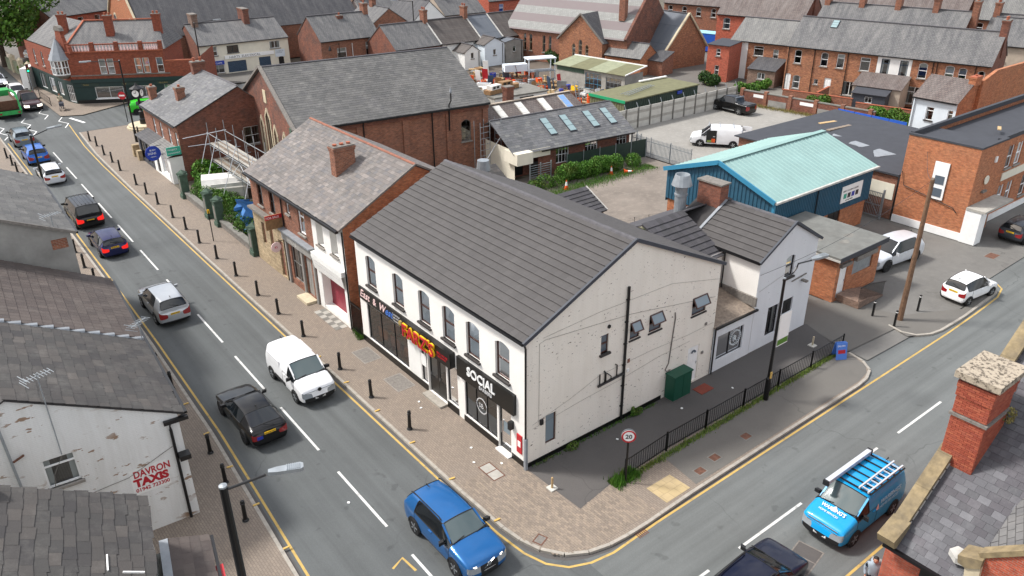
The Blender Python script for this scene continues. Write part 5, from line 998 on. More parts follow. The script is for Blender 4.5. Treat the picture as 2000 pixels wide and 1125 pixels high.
MB().box(39.33, .25, 0, 39.398, 5.3, .55).build('painted_base', 'white_paint', O); MB().box(39.25, -.75, 0, 40.2, .298, 2.35).build('porch_pier', 'white_paint', O); MB().box(39.2, -1.0, 2.36, 43.5, .29, 2.52).build('porch_roof', 'concrete', O); MB().box(43.5, .72, 0, 62, .798, .5).build('painted_base', 'white_paint', O); MB().box(45.2, .74, 3.0, 52, .798, 3.6).build('sign_band', 'render_cream', O)
MB().box(39.5, .4, 6.3, 43.3, 5.2, 6.4).build('roof', 'felt_black', O); MB().box(43.3, .9, 5.95, 62, 5.2, 6.05).build('roof', 'felt_black', O); MB().box(39.35, .25, 6.55, 43.4, .5, 6.68).build('coping', 'felt_black', O); MB().box(39.35, .5, 6.55, 39.6, 5.35, 6.68).build('coping', 'felt_black', O); MB().box(39.6, 5.1, 6.4, 62, 5.35, 6.75).build('parapet', 'felt_black', O); MB().box(43.4, .75, 6.2, 62, 1.0, 6.5).build('coping', 'felt_black', O)
MB().lathe((41.2, .22, 4.1), [(.3, -.04), (.33, 0), (.3, .05)], 14, axis='y').build('wall_clock', 'render_cream', O); MB().box(40.9, .12, 3.2, 41.5, .298, 3.35).build('bracket', 'stone_dark', O); MB().box(41.9, .2, 5.2, 42.15, .298, 5.6).build('alarm_box', 'sign_white', O); MB().box(44.2, .7, 4.2, 44.5, .798, 4.6).build('alarm_box', 'sign_white', O)
pipe(O, [(39.3, 5.2, 3.9), (39.3, 4.9, 2.9), (39.3, 1.2, 2.2), (39.3, .9, 1.9)], 'timber_dark', .03, 'cable_run')
tag(MB().box(-.5, -.12, 0, .5, .12, .06).build('timber_board', 'wood_pale', None, (46.4, 2.2, 6.42), .4), 'pale timber board lying on the flat office roof', 'board')
X = thing('felt_roof_shed', 'low brick building with large black felt roof and pale repair patches', 'building')
MB().ex([(39.3, 5.4, 3.42), (39.2, 20, 3.3), (52.4, 18.7, 3.75), (51.6, 9.6, 3.75), (48, 5.4, 3.6)], (0, 0, .1)).build('roof', 'felt_black', X); wall(X, (39.5, 19.7), (39.5, 5.5), 0, 3.3, 'brick_red', [(11.6, 1.6, .6, .8, 'G11')]); MB().box(39.45, 5.6, 1.5, 39.499, 9.4, 2.7).build('rendered_panel', 'render_cream', X); wall(X, (52.2, 18.5), (39.5, 19.7), 0, 3.3, 'brick_red')
for i, (x, y, a, b) in enumerate(((46.5, 13.8, 1.6, .9), (45, 11.3, 1.7, .9), (44, 8.8, 1.8, .8), (47.8, 16.0, .9, .4))): MB().prism([(x+a*math.cos(t)*(1+.2*math.sin(3*t+i*2)), y+b*math.sin(t)*(1+.25*math.cos(2*t+i))) for t in [k*math.pi/8 for k in range(16)]], 3.4, 3.628+.0012*i).build('felt_patch', 'lead', X)
for i, (x, y, a) in enumerate(((48.6, 16.6, -.25), (47.2, 15.1, -.1))): tag(MB().box(-1.5, -.18, 0, 1.5, .18, .08).build('timber_board', 'wood_pale' if i == 0 else 'wood_grey', None, (x, y, 3.66), a), ('pale boards lying on the black felt roof', 'grey weathered plank lying on the black felt roof')[i], 'board')
G2 = thing('steel_gate', 'pale grey steel bar gate between blue warehouse and felt roofed shed', 'gate', (38.95, 6.0, 0))
for y in (0, 1.6): MB().box(-.06, y-.06, 0, .06, y+.06, 2.3).build('post', 'galv', G2)
for i in range(11): MB().box(-.015, .1+i*.13, .15, .015, .13+i*.13, 2.0).build('bar', 'galv', G2)
for z in (.15, 1.0, 1.95): MB().box(-.02, .06, z, .02, 1.54, z+.06).build('rail', 'galv', G2)
MB().bar((0, .1, .2), (0, 1.5, 1.95), .04).build('brace', 'galv', G2)
# ---------------------------------------------------------------- background houses
def house(name, label, cat, loc, rz, w, d, ez, rz2, wm, rm, ops=(), side=None, axis='x', left=True, right=True, lops=(), rops=(), chim=(), fr='upvc', sill='stone_sill', oh=.2, group=None, pipes=()):
    t = thing(name, label, cat, (loc[0], loc[1], 0), rz, group); sm = side or wm
    gx = [(d/2, rz2)] if axis == 'x' else None; gy = [(w/2, rz2)] if axis == 'y' else None
    wall(t, (0, 0), (w, 0), 0, ez, wm, ops, gable=gy, fr=fr, sill=sill)
    if right: wall(t, (w, 0), (w, d), 0, ez, sm, rops, gable=gx, fr=fr, sill=sill)
    if left: wall(t, (0, d), (0, 0), 0, ez, sm, lops, gable=gx, fr=fr, sill=sill)
    wall(t, (w, d), (0, d), 0, ez, sm, gable=gy)
    if axis == 'x':
        k = oh*(rz2-ez)/(d/2)
        deck(t, [(-.08, -oh, ez-k), (w+.08, -oh, ez-k), (w+.08, d/2, rz2+.03), (-.08, d/2, rz2+.03)], rm, .08); deck(t, [(-.08, d+oh, ez-k), (w+.08, d+oh, ez-k), (w+.08, d/2, rz2+.03), (-.08, d/2, rz2+.03)], rm, .08)
        MB().bar((-.08, d/2, rz2+.05), (w+.08, d/2, rz2+.05), .26, .1).build('ridge', 'ridge', t); gutter(t, (0, -oh-.05, ez-k-.06), (w, -oh-.05, ez-k-.06))
    elif axis == 'y':
        k = oh*(rz2-ez)/(w/2)
        deck(t, [(-oh, -.08, ez-k), (-oh, d+.08, ez-k), (w/2, d+.08, rz2+.03), (w/2, -.08, rz2+.03)], rm, .08); deck(t, [(w+oh, -.08, ez-k), (w+oh, d+.08, ez-k), (w/2, d+.08, rz2+.03), (w/2, -.08, rz2+.03)], rm, .08)
        MB().bar((w/2, -.08, rz2+.05), (w/2, d+.08, rz2+.05), .26, .1).build('ridge', 'ridge', t)
    elif axis == 'lean':
        deck(t, [(-.1, -oh, ez), (w+.1, -oh, ez), (w+.1, d, rz2), (-.1, d, rz2)], rm, .08)
        for x in (0, w): MB().poly([(x, 0, ez), (x, d, ez), (x, d, rz2)]).build('wall_top', sm, t)
    for c in chim:
        cx, cy, cw, cdp, zt = c[:5]; chimney(t, (cx, cy), cw, cdp, ez+.3, zt, c[5] if len(c) > 5 else 'brick_dark', c[6] if len(c) > 6 else 2)
    for x in pipes: pipe(t, [(x, -.08, ez-.2), (x, -.08, .1)], r=.05)
    return t
# pub on the far corner
PR = R(-30); PB = thing('corner_pub', 'red brick corner pub with dark green shop front, oriel window and roof balustrade', 'pub', (-.6, 86.4, 0), PR)
pw = 15.6
win = lambda x: [(x-.45, 3.35, .75, 1.75, 'S', dict(sill='stone_dark')), (x+.45, 3.35, .75, 1.75, 'S', dict(sill='stone_dark'))]
wall(PB, (1.4, 0), (12.2, 0), 2.6, 5.9, 'brick_pub', win(4.2)+win(8.2)+[(10.2, 3.35, .75, 1.75, 'S')]); wall(PB, (12.2, 0), (pw, 0), 2.6, 4.6, 'brick_pub'); wall(PB, (12.2, 0), (12.2, 9), 2.6, 5.9, 'brick_pub')
wall(PB, (1.4, 0), (pw, 0), 0, 2.6, 'green_pub', [(3.9, .55, 3.2, 1.35, 'G21', dict(sill='white_paint', curtain=False)), (8.0, .55, 2.2, 1.35, 'G21', dict(sill='white_paint', curtain=False)), (11.0, .1, 1.6, 2.0, 'G43', dict(sill=None)), (13, .6, 1.4, 1.3, 'G21', dict(curtain=False))], sill=None)
wall(PB, (0, 1.4), (1.4, 0), 2.6, 5.9, 'brick_pub'); wall(PB, (0, 1.4), (1.4, 0), 0, 2.6, 'green_pub', [(1.0, .1, 1.7, 2.0, 'G42', dict(sill=None, curtain=False))])
wall(PB, (-7.5, 11.5), (0, 1.4), 2.6, 5.9, 'brick_pub', [(u_, 3.35, .8, 1.75, 'S') for u_ in (3, 6, 9, 11)]); wall(PB, (-7.5, 11.5), (0, 1.4), 0, 2.6, 'green_pub', [(10.5, .5, 1.6, 1.6, 'G21', dict(curtain=False)), (7.5, .4, 2.2, 1.8, 'G21', dict(fr='upvc')), (4, .4, 2.2, 1.8, 'G21', dict(fr='upvc'))], sill=None)
wall(PB, (pw, 0), (pw, 11), 0, 4.6, 'brick_pub')
MB().box(1.3, -.25, 2.45, pw, -.002, 2.85).build('shop_cornice', 'green_pub', PB); MB().box(1.4, -.1, 1.95, pw, -.003, 2.44).build('fascia_board', 'green_pub', PB); MB().box(1.4, -.06, 3.2, pw-3, -.004, 3.32).build('string_course', 'stone_dark', PB); MB().box(1.4, -.15, 5.9, pw-3.4, .25, 6.02).build('cornice', 'terracotta', PB)
for i, x in enumerate((1.7, 4.4, 7.1, 9.8, 12.0)):
    MB().box(x-.22, -.12, 6.02, x+.22, .25, 7.0).build('balustrade_pier', 'brick_pub', PB)
    if i < 4:
        nx = (4.4, 7.1, 9.8, 12.0)[i]; MB().box(x+.22, -.08, 6.7, nx-.22, .2, 6.82).build('balustrade_rail', 'brick_pub', PB)
        for k in range(6): MB().lathe((x+.5+k*(nx-x-.9)/5, .06, 6.02), [(.1, 0), (.13, .2), (.07, .45), (.1, .68)], 6).build('baluster', 'text_pink', PB)
for s in (('TRAMING', 3.2), ('LANE', 7.7), ('ALES & SPIRITS', 11.8)): MB().box(s[1]-.9, -.13, 2.02, s[1]+1.1, -.101, 2.4).build('name_panel', 'green_dark_sheet', PB); text(PB, s[0], .2, (s[1]-.7, -.132, 2.12), (1, 0, 0), Zv, 'text_gold', sx=.8)
oc = Vector((.7, .7, 0)); on = Vector((-1, -1, 0)).normalized(); ou = Vector((1, -1, 0)).normalized()     # corner oriel with lead spire
def ring(r, z): return [oc+on*.35+ou*r*math.sin(a)+on*r*math.cos(a)+Vector((0, 0, z)) for a in [math.pi*2*k/8+math.pi/8 for k in range(8)]]
m = MB(); a_, b_ = ring(1.0, 3.3), ring(1.0, 3.5); c_, d_ = ring(.3, 2.9), ring(1.0, 5.2)
for i in range(8): j = (i+1) % 8; m.poly([c_[i], c_[j], a_[j], a_[i]]); m.poly([a_[i], a_[j], b_[j], b_[i]])
m.build('oriel_base', 'stone_dark', PB); m = MB(); e_ = ring(1.02, 5.1); f_ = ring(1.02, 3.5); p_ = ring(.95, 3.5); q_ = ring(.95, 5.1); g_ = MB()
for i in range(8):
    j = (i+1) % 8; m.bar(f_[i], e_[i], .12); m.bar(f_[i], f_[j], .1); m.bar(e_[i], e_[j], .12); m.bar((f_[i]+e_[i])/2, (f_[j]+e_[j])/2, .07); m.bar((f_[i]+f_[j])/2, (e_[i]+e_[j])/2, .06); g_.poly([p_[i], p_[j], q_[j], q_[i]])
ow = m.build('oriel_window', 'upvc', PB); g_.build('pane', 'glass', ow); m = MB(); s0 = ring(1.25, 5.15); top = oc+on*.35+Vector((0, 0, 7.6))
for i in range(8): j = (i+1) % 8; m.poly([s0[i], s0[j], top])
m.poly(s0); m.build('oriel_spire', 'lead', PB); gp = oc+on*-.1
MB().ex([gp+ou*x+Vector((0, 0, z)) for x, z in ((-1.9, 5.9), (1.9, 5.9), (1.7, 6.6), (.9, 7.0), (.6, 8.0), (.6, 8.3), (-.6, 8.3), (-.6, 8.0), (-.9, 7.0), (-1.7, 6.6))], -on*.4).build('shaped_gable', 'brick_pub', PB); MB().ex([gp+ou*x+on*.05+Vector((0, 0, z)) for x, z in ((-.8, 8.3), (.8, 8.3), (.6, 8.65), (.25, 8.85), (-.25, 8.85), (-.6, 8.65))], -on*.5).build('gable_pediment', 'stone_dark', PB)
rg = deck(PB, [(.8, .4, 6.0), (pw-3.2, .4, 6.0), (pw-4.6, 4.6, 8.8), (2.6, 4.6, 8.8)], 'roof_slate'); deck(PB, [(.8, .4, 6.0), (2.6, 4.6, 8.8), (-3.2, 11.6, 8.8), (-6.8, 10.6, 6.0)], 'roof_slate'); deck(PB, [(pw-3.2, .4, 6.0), (pw-4.6, 4.6, 8.8), (pw-3, 9, 6)], 'roof_slate'); deck(PB, [(2.6, 4.6, 8.8), (pw-4.6, 4.6, 8.8), (pw-3, 9, 6.0), (-2, 12, 6.0)], 'roof_slate')
MB().bar((.9, .5, 6.1), (2.6, 4.6, 8.9), .25, .1).build('hip_tiles', 'terracotta', PB); MB().bar((2.6, 4.6, 8.9), (pw-4.6, 4.6, 8.9), .25, .12).build('ridge', 'terracotta', PB)
for x, y in ((6.0, 2.6), (11.3, 3.2), (.2, 4.6)): chimney(PB, (x, y), .9, .6, 6.4, 9.6, 'brick_pub', 2, ph=.3)
MB().box(1.5, -.03, 0, pw, -.001, .4).build('plinth', 'gutter', PB); MB().box(12.2, .05, 4.6, pw, .35, 4.75).build('coping', 'terracotta', PB)
MB().box(-8.2, 9.5, 0, -7.4, 12.6, 2.6).build('white_shop_front', 'render_white', PB)
# street behind the pub
house('bay_window_house', 'tall red brick house with stone topped bays behind the pub', 'house', (5.0, 117), R(28), 13, 9, 6.4, 9.0, 'brick_scarlet', 'roof_slate', [(2, 4.2, 1, 1.6, 'S'), (5, 4.2, 1, 1.6, 'S'), (8, 4.2, 1, 1.6, 'S'), (11, 4.2, 1, 1.6, 'S')], side='brick_dark', rops=[(3, 4.5, 1, 1.6, 'S')], chim=[(6, 4.5, 1.2, .6, 10)])
ga_ = house('gothic_school', 'tall gothic hall with orange brick gable and steep dark slate roof', 'church', (45, 97.5), R(90), 18.5, 32.3, 5, 13.2, 'brick_red', 'roof_slate_dark', axis='y')
for o in list(ga_.children): pass
gl = thing('gothic_gable', 'orange brick gable front of gothic hall with arched window and stone edging', 'facade', (12.45, 97.5, 0))
wall(gl, (0, 18.5), (0, 0), 0, 5, 'brick_orange', [(9.25, 1.5, 1.2, 2.6, 'C', dict(arch=.6, fr='stone_pale'))], gable=[(9.25, 13.4)])
MB().bar((-.1, 18.6, 5), (-.1, 9.25, 13.5), .25, .2).build('coping', 'stone_pale', gl); MB().bar((-.1, 9.25, 13.5), (-.1, -.1, 5), .25, .2).build('coping', 'stone_pale', gl)
for y in (5.2, 13.2): MB().lathe((-.05, y, 6.3), [(.75, -.03), (.75, .05)], 14, axis='x').build('arched_light', 'stone_pale', gl); MB().lathe((-.12, y, 6.3), [(.5, -.02), (.5, .02)], 12, axis='x').build('pane', 'glass_grey', gl)
MB().box(-.06, 8.7, 9.0, -.001, 9.8, 11.2).build('niche', 'stone_pale', gl)
# cream electrical shop row
hw_ = dict(fr='upvc_black', sill='stone_dark')
HA = house('cream_shop_row', 'long cream rendered shop row with HARTS ELECTRICAL sign and slate roof', 'building', (17.7, 92.0), R(-2), 12.6, 9.5, 4.15, 6.3, 'render_cream', 'roof_slate', [(2.1, 2.55, .7, 1.2, 'S', dict(sill='stone_dark')), (4.6, 2.7, 1.6, 1.0, 'C', hw_), (10.6, 2.7, 1.5, 1.0, 'C'), (4.9, .1, 2.6, 1.5, 'R', dict(fr='shutter_blue')), (8.9, .1, 1.7, 1.6, 'R', dict(fr='shutter_blue')), (1.9, .2, 2.4, 1.1, 'G31'), (11.3, .1, .8, 1.4, 'D', dict(fr='gutter', arch=.15))], side='brick_dark', chim=[(1.2, 4.75, .8, 1.8, 7.6, 'brick_brown', 0), (8.3, 4.75, .8, 2.4, 7.8, 'brick_dark', 0)])
sg = MB().box(3.3, -.14, 1.95, 10.3, -.002, 2.42).build('fascia_board', 'sign_white', HA); text(sg, 'HARTS  ELECTRICAL', .42, (3.9, -.145, 2.03), (1, 0, 0), Zv, 'text_dark', sx=1.15); sg = MB().box(.3, -.25, 1.35, 3.1, -.002, 1.85).build('fascia_board', 'sign_blue', HA); text(sg, 'ACCIDENT CLAIMS', .28, (.5, -.255, 1.48), (1, 0, 0), Zv, 'white_paint', sx=.95)
MB().box(10.5, -.1, 1.5, 11.9, -.003, 2.5).build('sign_panel', 'render_paleblue', HA); text(HA, 'TENDER TO\nLET 01942', .2, (10.6, -.105, 2.2), (1, 0, 0), Zv, 'text_dark')
BH = house('gabled_brick_house', 'brown brick house with plain gable wall and mossy slate roof beyond chapel hall', 'house', (31.6, 83.6), R(-2), 9, 8, 4.3, 7.1, 'brick_red', 'roof_slate', [(3.0, 1.2, 1.4, 1.9, 'T'), (7.2, 1.6, 1.0, 1.9, 'T')], side='brick_sooty', chim=[(4.6, 3.4, .8, .7, 6.9, 'brick_dark', 1), (8.8, 4, .7, 1.2, 8.2, 'brick_red', 1)]); pipe(BH, [(4.6, -.08, 3.6), (4.6, -.08, .5)], 'gutter_white')
RW = [(38.5, 7.3, 'roof_slate', 'slate roofed cottage with rooflight strips in the row behind chapel hall', 'brick_dark'), (46.0, 6.6, 'roof_tile_ribbed', 'white backed cottage with ribbed brown tile roof and white ridge strip', 'render_white'), (52.8, 3.6, 'roof_felt_blue', 'narrow cottage with smooth blue grey roof in the row', 'render_white'), (56.6, 9.5, 'roof_tile_ribbed', 'end cottage with ribbed brown tile roof nearest the striped church roof', 'brick_brown')]
for i, (x, w_, rm, lb, wm) in enumerate(RW):
    t = house('row_cottage', lb, 'house', (x, 75.4-.02*(x-38)), R(-1), w_-.02, 8, 3.5, 6.15+.03*i, wm, rm, [(w_*.4, 1.7, .9, 1.1, 'T')], chim=[(w_-.3, 4, .6, 1.1, 7.6, 'brick_red', 2)] if i in (0, 1) else [])
    MB().bar((w_-.1, -.2, 3.46), (w_-.1, 4, 6.25+.03*i), .22, .06).build('flashing', 'flashing', t)
for i, (x, y, w_, d_, e, r_, wm, rm, lb) in enumerate(((47.6, 72.3, 2.6, 3, 2.5, 3.3, 'render_white', 'roof_tile_ribbed', 'white outrigger with small brown hipped roof next to salvage yard'), (51.3, 72.6, 3.4, 2.8, 3.1, 3.9, 'render_paleblue', 'roof_tile_ribbed', 'taller white outrigger with brown tile roof and black pipe'), (55.3, 73.0, 3.2, 2.4, 3.0, 3.3, 'render_grey', 'roof_felt_blue', 'grey rendered flat backed outrigger with one dark window'), (61.0, 70.5, 2.4, 4, 2.6, 3.3, 'brick_brown', 'roof_slate', 'brown brick outrigger overgrown with ivy by the church'), (64.4, 69.0, 2.6, 4, 3.0, 3.6, 'brick_brown', 'roof_slate', 'brown outrigger with a small white window by the church'))):
    t = house('outrigger', lb, 'outhouse', (x, y), R(-2), w_, d_, e, r_, wm, rm, [(w_*.5, 1.5, .5, .8, 'G11')], axis='y'); pipe(t, [(w_*.9, -.08, e-.1), (w_*.9, -.08, .1)])
for i, (x, y, rz, w_, d_, e, r_, wm, rm, lb, ax) in enumerate(((36, 100, 0, 9, 8, 4.5, 7.5, 'brick_red', 'roof_slate', 'brick house with slate roof and white windows behind cream shop row', 'x'), (46, 97, -4, 8, 8, 4.6, 7.2, 'render_white', 'roof_slate', 'white rendered house behind the gabled brick house', 'x'), (41.5, 87, 0, 6, 8, 5.2, 7.2, 'brick_red', 'roof_slate', 'slate roofed brick house end on between rows', 'y'), (48.2, 86.5, -2, 6, 9, 5.0, 7.8, 'render_white', 'roof_slate_dark', 'house with smooth dark roof and white bargeboard beyond cottages', 'y'), (55, 88, -3, 7.5, 8, 5.3, 7.8, 'render_beige', 'roof_slate', 'beige rendered house with two small white windows beyond cottages', 'x'), (66.5, 92, -3, 9, 8, 6.2, 9, 'brick_scarlet', 'roof_slate', 'bright orange brick house with tall sash windows beyond cottages', 'x'), (52, 108, -5, 11, 8, 5.5, 8, 'brick_brown', 'roof_slate', 'far brown house row with pale slate roof', 'x'), (38, 116, 0, 12, 8, 5.5, 8, 'brick_red', 'roof_slate_pale', 'far brick terrace with pale slate roof above cream shop row', 'x'), (24, 122, 3, 11, 8, 5.5, 8, 'brick_red', 'roof_slate', 'far brick terrace behind gothic hall roof', 'x'), (70, 115, -5, 14, 8, 5.5, 8, 'brick_red', 'roof_slate', 'far brick terrace beyond bright orange house', 'x'), (50, 130, -3, 16, 8, 5.5, 8.3, 'brick_brown', 'roof_slate_brown', 'farthest brown roofed terrace on the skyline side', 'x'), (20, 145, 5, 20, 8, 5.5, 8.3, 'brick_red', 'roof_slate', 'farthest slate terrace beyond gothic hall', 'x'), (85, 128, -8, 18, 8, 5.5, 8.3, 'brick_red', 'roof_slate', 'farthest terrace beyond the far tree', 'x'))):
    house('background_house', lb, 'house', (x, y), R(rz), w_, d_, e, r_, wm, rm, [(w_*.28, e-2, .9, 1.3, 'S'), (w_*.72, e-2, .9, 1.3, 'S')], axis=ax, chim=[(w_*.15, d_/2, .7, 1.1, r_+1.2, 'brick_dark', 3), (w_*.9, d_/2, .7, 1.1, r_+1.1, 'brick_red', 2)] if ax == 'x' else [(w_*.5, d_*.6, .7, .9, r_+1, 'brick_red', 2)])
# ---------------------------------------------------------------- striped-roof church
CA = R(-77); cl_ = Vector((.225, -.974, 0)); cn_ = Vector((.974, .225, 0)); co = Vector((58.6, 77, 0))
NV = thing('striped_roof_church', 'brick church with long striped slate roof, lancet transept and stone bands', 'church', tuple(co), CA)
m_ = N('roof_striped'); uv = m_.uv(); br_ = m_.n('TexBrick'); m_.l(uv, br_.inputs['Vector']); br_.inputs['Scale'].default_value = 1; br_.inputs['Brick Width'].default_value = .35; br_.inputs['Row Height'].default_value = .26; br_.inputs['Mortar Size'].default_value = .012
br_.inputs['Color1'].default_value = srgb('848582')+(1,); br_.inputs['Color2'].default_value = srgb('90918d')+(1,); br_.inputs['Mortar'].default_value = srgb('6a6866')+(1,)
sp_ = m_.n('SeparateXYZ'); m_.l(m_.obj(), sp_.inputs[0]); st_ = m_.math('GREATER_THAN', m_.math('SINE', m_.math('MULTIPLY', m_.math('ADD', sp_.outputs[2], .3), 3.3)), -.05); k_ = m_.mix(st_, br_.outputs['Color'], srgb('776d6d')); f_ = m_.ramp(m_.noise(m_.pos(), 1.2, 8, .7), [(.45, 0), (.8, 1)]); m_.col(m_.mix(m_.math('MULTIPLY', f_, .35), k_, (.2, .19, .18))); m_.set(.8)
nl = 21.0
wall(NV, (0, 0), (nl, 0), 0, 4.5, 'brick_red', [(x, 1.4, .5, 2.4, 'G12', dict(arch=.25, fr='stone_pale', curtain=False)) for x in (3.5, 4.6, 7.0, 8.1)]); wall(NV, (nl, 0), (nl, 12), 0, 4.5, 'brick_sooty', gable=[(6, 10.6)]); wall(NV, (0, 12), (0, 0), 0, 4.5, 'brick_red', gable=[(6, 10.4)]); wall(NV, (nl, 12), (0, 12), 0, 4.5, 'brick_red')
deck(NV, [(-.1, -.3, 4.3), (nl-.2, -.3, 4.3), (nl-.2, 6, 10.3), (-.1, 6, 10.3)], 'roof_striped'); deck(NV, [(-.1, 12.3, 4.3), (nl-.2, 12.3, 4.3), (nl-.2, 6, 10.3), (-.1, 6, 10.3)], 'roof_striped'); MB().bar((nl-.1, -.4, 4.4), (nl-.1, 6, 10.75), .4, .3).build('coping', 'brick_sooty', NV); MB().box(nl-.6, 5.2, 10.2, nl+.3, 6.8, 12.2).build('bellcote', 'brick_sooty', NV); chimney(NV, (nl-2.2, 2.2), .9, .8, 6.5, 10.2, 'brick_red', 0)
tx = 10.6; tw = 7.2                                       # transept
wall(NV, (tx, -1.2), (tx+tw, -1.2), 0, 4.0, 'brick_mottled', [(2.5, 1.0, .55, 2.4, 'G14', dict(arch=.3, fr='stone_pale', curtain=False)), (3.6, 1.0, .6, 3.0, 'G14', dict(arch=.3, fr='stone_pale', curtain=False)), (4.7, 1.0, .55, 2.4, 'G14', dict(arch=.3, fr='stone_pale', curtain=False))], gable=[(tw/2, 7.3)]); wall(NV, (tx+tw, -1.2), (tx+tw, 3.5), 0, 4.0, 'brick_mottled'); wall(NV, (tx, 3.5), (tx, -1.2), 0, 4, 'brick_orange')
deck(NV, [(tx-.3, -1.35, 3.75), (tx-.3, 3.4, 3.75), (tx+tw/2, 4.6, 7.35), (tx+tw/2, -1.35, 7.35)], 'roof_slate_dark'); deck(NV, [(tx+tw+.3, -1.35, 3.75), (tx+tw+.3, 2.2, 3.75), (tx+tw/2, 4.6, 7.35), (tx+tw/2, -1.35, 7.35)], 'roof_slate_dark'); MB().bar((tx+tw+.3, 2.0, 3.9), (tx+tw/2, 3.4, 7.45), .3, .08).build('valley_flashing', 'flashing', NV)
for s in (-1, 1): MB().bar((tx+tw/2+s*(tw/2+.3), -1.38, 3.8), (tx+tw/2, -1.38, 7.42), .15, .2).build('coping', 'stone_dark', NV)
VE = house('church_vestry', 'low brick vestry with slate roof and two small windows attached to church', 'vestry', tuple((co+cl_*18.2-cn_*1.0)[:2]), CA, 5.6, 4.4, 2.5, 4.0, 'brick_orange', 'roof_slate_pale', [(1.6, 1.0, .9, .7, 'G31'), (3.9, 1.0, .9, .7, 'G31')])
house('church_lobby', 'tiny brick lobby with slate roof between vestry and chancel gable', 'lobby', tuple((co+cl_*23.8+cn_*1.0)[:2]), CA, 2.2, 3, 2.0, 2.9, 'brick_red', 'roof_slate_dark', axis='lean')
CH = house('church_chancel', 'brick chancel gable end with stone coping and blue grey slate roof', 'church', (68.6, 54.4), R(-2), 8.2, 9, 2.7, 7.2, 'brick_mottled', 'roof_felt_blue', [(1, .1, .9, 2, 'D', dict(fr='gutter'))], axis='y')
for s in (-1, 1): MB().bar((4.1+s*4.3, -.12, 2.5), (4.1, -.12, 7.3), .35, .2).build('coping', 'stone_pale', CH)
# ---------------------------------------------------------------- terrace behind the car park
TA = R(-77)
ar = dict(arch=.15)
tw_ = [(1.4, 3.4, .85, 1.6, 'S', ar), (1.6, .4, .9, 1.6, 'S', ar), (.5, .1, .75, 2.0, 'D', dict(arch=.1)), (4.6, 3.4, .85, 1.6, 'S', ar), (6.5, 3.4, .85, 1.6, 'T'), (4.0, 1.2, .5, .6, 'G11'), (5.4, .1, .8, 2, 'D'), (8.0, .4, 1.6, 1.6, 'C'), (9.3, 3.4, 1.1, 1.5, 'T')]
TT = house('rear_terrace', 'long brick terrace seen from behind with arched white windows and slate roof', 'terrace', (70.9, 36.9), TA, 10.6, 8, 5.5, 8.35, 'brick_mottled', 'roof_slate', tw_, side='brick_dark', right=False, pipes=(.25, 3.4, 7.3)); rooflight(TT, 4.2, 2.7, 3.7, .8, lambda y: 5.36+(y+.2)*3.0/4.2)
TW = house('rear_terrace', 'white painted back of terrace house between brick neighbours, dark framed windows', 'terrace', tuple((Vector((70.9, 36.9, 0))+cl_*10.62)[:2]), TA, 3.7, 8, 5.5, 8.35, 'render_white', 'roof_slate', [(.9, 3.2, .9, 1.8, 'T', dict(fr='shutter_blue')), (2.9, 3.2, .9, 1.8, 'T', dict(fr='shutter_blue'))], left=False, right=False)
TE = house('rear_terrace', 'end brick terrace house with plain dark gable and arched white windows', 'terrace', tuple((Vector((70.9, 36.9, 0))+cl_*14.34)[:2]), TA, 7.8, 8, 5.5, 8.35, 'brick_mottled', 'roof_slate', [(1.2, 3.3, .9, 1.7, 'S', ar), (3.9, 3.3, .9, 1.7, 'S', ar), (5.2, 3.4, .8, 1.5, 'S', ar), (7.0, 3.3, .7, 1.5, 'S', ar), (.8, .4, 1.8, 1.9, 'CT')], side='brick_dark', left=False, pipes=(2.2, 2.6, 6.4), chim=[(7.6, 4, .7, 1.2, 9.6, 'brick_dark', 2)])
e0 = Vector((70.9, 36.9, 0))+cl_*9.3-cn_*3.2
EX = house('kitchen_extension', 'rendered kitchen extension with brown lean-to roof behind white terrace house', 'extension', (e0.x, e0.y), TA, 5.2, 3.1, 2.4, 3.4, 'render_beige', 'roof_slate_brown', [(1.5, .9, 1.0, 1.1, 'G11', dict(fr='shutter_blue')), (3.4, .9, 1.0, 1.1, 'G11', dict(fr='shutter_blue'))], axis='lean')
HL = house('hipped_brick_house', 'brick house with white rendered strip and pale slate roof left of terrace', 'house', (72.3, 46.4), TA, 8.2, 8, 4.9, 7.2, 'brick_mottled', 'roof_slate_pale', [(1.0, 3.0, .6, 1.0, 'S'), (3.9, 3.1, 1.3, 1.2, 'T'), (6.2, 3.0, .7, 1.1, 'S'), (1.0, .6, .7, 1.0, 'S')], side='brick_dark'); MB().box(.25, -.02, 0, 2.4, -.001, 4.8).build('rendered_strip', 'render_white', HL)
OR = house('brick_outrigger', 'tall narrow brick outrigger with flat slate roof and small white windows', 'outhouse', (68.4, 47.0), TA, 3.0, 4.2, 4.6, 4.8, 'brick_scarlet', 'felt_black', [(1.5, 3.2, .6, .9, 'S'), (1.5, .8, .6, 1.2, 'S')], axis='lean'); 
house('brick_outhouse', 'low brick outhouse with dark lean-to roof and white window', 'outhouse', (70.0, 41.6), TA, 3.6, 3.2, 2.1, 3.1, 'brick_brown', 'roof_slate_dark', [(1.8, .9, 1.0, .8, 'C')], axis='lean')
house('background_house', 'orange brick house with arched white window and brown roof behind pale slated house', 'house', (84.3, 58.5), TA, 13, 8, 6, 9.2, 'brick_scarlet', 'roof_slate_brown', [(1.6, 3.8, 1.1, 1.6, 'S', ar), (6, 3.8, 1, 1.5, 'S')], side='brick_dark', chim=[(12.8, 4, .8, 1.3, 11, 'brick_dark', 2)])
